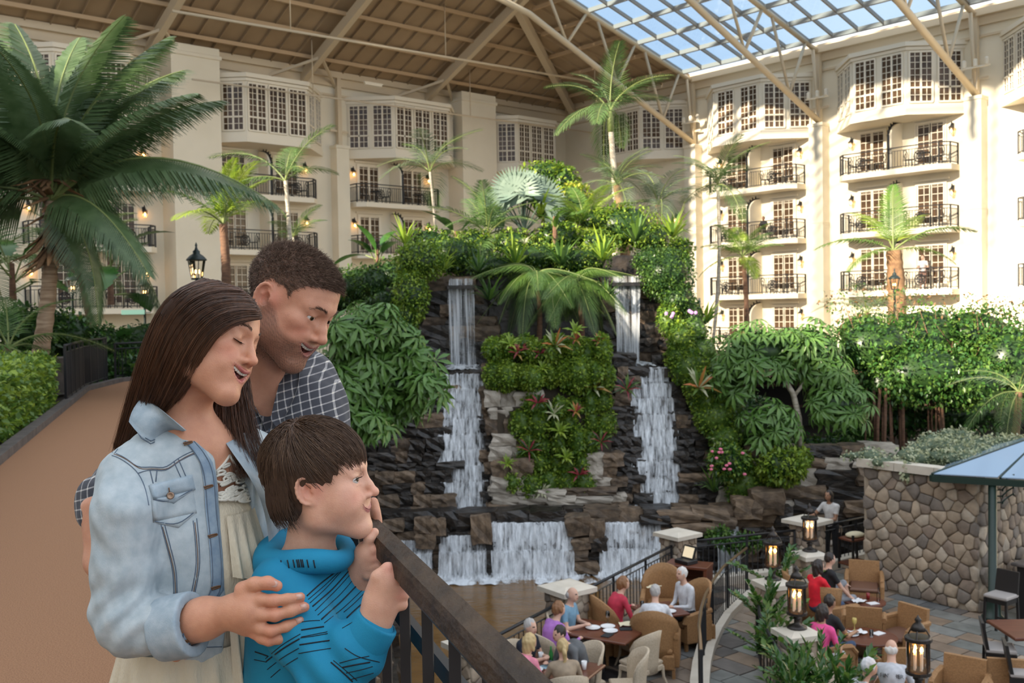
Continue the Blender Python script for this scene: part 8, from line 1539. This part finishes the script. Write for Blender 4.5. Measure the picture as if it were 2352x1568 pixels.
# hoodie
TURQ = mat('turquoise_jersey', (.004, .20, .36), .8, (.006, .25, .42), scale=9, bump=.12, bscale=500); INK = mat('black_print', (.008, .012, .02), .8)
hd2 = Body(); hd2.cone(W(655, 1345, 1.90), W(760, 1325, 2.03), .058, .055, k=.05).ell(W(705, 1420, 1.975), (.115, .095, .16), rotm(0, 0, -.35), k=.05).cone(W(710, 1450, 1.975), W(690, 1640, 1.99), .115, .12, k=.05)
hd2.chain([W(655, 1350, 1.89), W(690, 1450, 1.84), W(765, 1545, 1.80)], [.06, .056, .052], k=.03); hd2.chain([W(765, 1550, 1.80), W(815, 1500, 1.80), W(848, 1452, 1.80)], [.053, .048, .042], k=.03)
hd2.chain([W(755, 1335, 2.04), W(800, 1420, 2.02), W(815, 1370, 1.99)], [.05, .045, .038], k=.03)
hd2.cone(W(705, 1240, 1.96), W(700, 1310, 1.97), .06, .056, op='s', k=.012)
ec = W(770, 1530, 1.77)
def bfold(P):
    q = P-ec; w_ = np.exp(-(np.linalg.norm(q, axis=1)/.08)**2); return fold(P, 21, .0042, 9, 6)+fold(P, 22, .0018, 20, 12)+w_*.006*np.sin((q @ nrm([1, 0, 1.]))*110)
v, f = hd2.mesh(.0045, bfold); HO = link('hoodie', mesh('hoodie', v-np.array(by.location), f, TURQ, True), by)
c2 = Body(); a_, c_ = W(838, 1470, 1.80), W(868, 1424, 1.80); c2.cone(a_, c_, .046, .042, k=.01); u_ = nrm(c_-a_); c2.box(c_+u_*.05, (.1, .1, .05), np.stack(frame(u_), 1), .002, op='s', k=.004); c2.cone(c_-u_*.02, c_+u_*.03, .034, .034, op='s', k=.004); v, f = c2.mesh(.0035); link('cuff', mesh('cuff', v-np.array(by.location), f, TURQ, True), HO)
hb_ = Body(); ring = [W(618, 1292, 1.955), W(640, 1300, 1.90), W(690, 1288, 1.865), (W(740, 1288, 1.87)), W(785, 1294, 1.91), W(806, 1262, 1.99), W(775, 1240, 2.06), W(700, 1235, 2.10), W(640, 1248, 2.06), W(615, 1275, 2.0), W(618, 1292, 1.955)]; rr_ = np.interp(np.linspace(0, 10, 36), range(11), [.026, .023, .02, .018, .016, .016, .02, .024, .026, .028, .026]); hb_.chain(list(resample(ring, 36)), list(rr_), k=.012); hb_.chain([W(628, 1320, 2.03), W(612, 1335, 2.0), W(625, 1335, 1.95)], [.03, .03, .02], k=.03)
v, f = hb_.mesh(.004, lambda P: fold(P, 5, .002, 9, 6)); link('hood', mesh('hood', v-np.array(by.location), f, TURQ, True), HO)
ST = [[(705, 1368), (735, 1340), (770, 1314)], [(708, 1376), (745, 1345), (780, 1312)], [(712, 1384), (750, 1350), (790, 1305)], [(718, 1392), (765, 1352), (800, 1312)], [(724, 1402), (775, 1352), (812, 1310)], [(730, 1412), (785, 1362), (820, 1320)], [(738, 1422), (785, 1380), (828, 1335)], [(745, 1430), (790, 1395), (835, 1352)], [(790, 1405), (820, 1380), (838, 1360)], [(790, 1424), (815, 1400), (836, 1382)], [(786, 1442), (810, 1428)], [(690, 1428), (720, 1422), (735, 1424)], [(692, 1446), (722, 1441), (744, 1438)], [(692, 1462), (722, 1456), (752, 1450)], [(690, 1464), (722, 1460), (753, 1454)], [(688, 1480), (720, 1475), (757, 1470)], [(686, 1500), (720, 1494), (760, 1488)], [(610, 1512), (650, 1478), (690, 1455)], [(612, 1518), (650, 1488), (688, 1466)], [(614, 1537), (650, 1508), (686, 1488)], [(622, 1555), (650, 1530), (684, 1510)], [(586, 1496), (615, 1506)], [(584, 1514), (612, 1520)], [(780, 1522), (815, 1512), (848, 1506)], [(786, 1532), (820, 1525), (850, 1520)], [(795, 1545), (830, 1538), (856, 1530)], [(805, 1560), (835, 1552), (858, 1545)], [(760, 1520), (790, 1545), (810, 1565)], [(766, 1516), (798, 1542), (820, 1562)], [(792, 1488), (820, 1508), (872, 1520)]]
for i, q in enumerate(ST): seam(hd2, q, (1.68, 2.15), .0008 if i % 3 else .0014, INK, HO, 'stripe', 8, .0006)
for x in (632, 645, 660, 673, 681, 685, 690, 694, 705, 720): seam(hb_, [(x, 1284+.05*abs(x-690)), (x+4, 1302+.06*abs(x-690))], (1.75, 2.1), .0013, INK, HO, 'stripe', 6, .0006)
tr = Body(); tr.ell((-.42, 1.96, .66), (.16, .13, .12), k=.05)
for s_ in (-.08, .08): tr.chain([(-.42+s_, 1.96, .64), (-.42+s_, 1.95, .35), (-.42+s_, 1.97, .08)], [.085, .065, .05], k=.03).cone((-.42+s_, 1.97, .045), (-.3+s_, 1.92, .04), .04, .035, k=.02)
v, f = tr.mesh(.014); link('trousers', mesh('trousers', v-np.array(by.location), f, JEANM, True), by)
# ---------------------------------------------------------------- near railing
RAILP = mat('worn_dark_rail', (.024, .014, .008), .6, (.065, .038, .02), scale=22, bump=.5, bscale=60, stretch=(1, .35, 1), spec=.3); rl = thing('walkway_railing', 'dark walkway railing with a broad worn handrail in the foreground', 'railing', (PX(1.5), 1.5, 0))
u2 = nrm([-.35, 1, 0]); n2 = np.array([u2[1], -u2[0], 0])
def railprof(y0, y1, z, w, h, name, m, off=0.):
    off -= .019; p, q = np.array([PX(y0), y0, z])+n2*off, np.array([PX(y1), y1, z])+n2*off; x = n2*w/2; prof = [(-1, -1), (1, -1), (1, .4), (.8, 1), (-.8, 1), (-1, .4)]; V = [p+x*a+np.array([0, 0, h/2*b_]) for a, b_ in prof]+[q+x*a+np.array([0, 0, h/2*b_]) for a, b_ in prof]
    return MB().add(V, [(0, 1, 2, 3, 4, 5)[::-1], (6, 7, 8, 9, 10, 11)]+[(i, (i+1) % 6, (i+1) % 6+6, i+6) for i in range(6)]).build(name, m, rl, False, True)
railprof(.25, 23, 1.122, .048, .036, 'handrail', RAILP); railprof(.25, 23, 1.098, .03, .016, 'rail_bar', IRON); railprof(.25, 23, .97, .02, .03, 'middle_rail', IRON, .035); railprof(.25, 23, .1, .03, .03, 'bottom_rail', IRON)
y = .4; k = 0
while y < 23:
    p = np.array([PX(y), y, 0])-n2*.019; MB().bar(p+[0, 0, .0 if k % 14 == 0 else .1], p+[0, 0, 1.1], .03 if k % 14 == 0 else .018).build('post' if k % 14 == 0 else 'baluster', IRON, rl, False, True); y += .158; k += 1
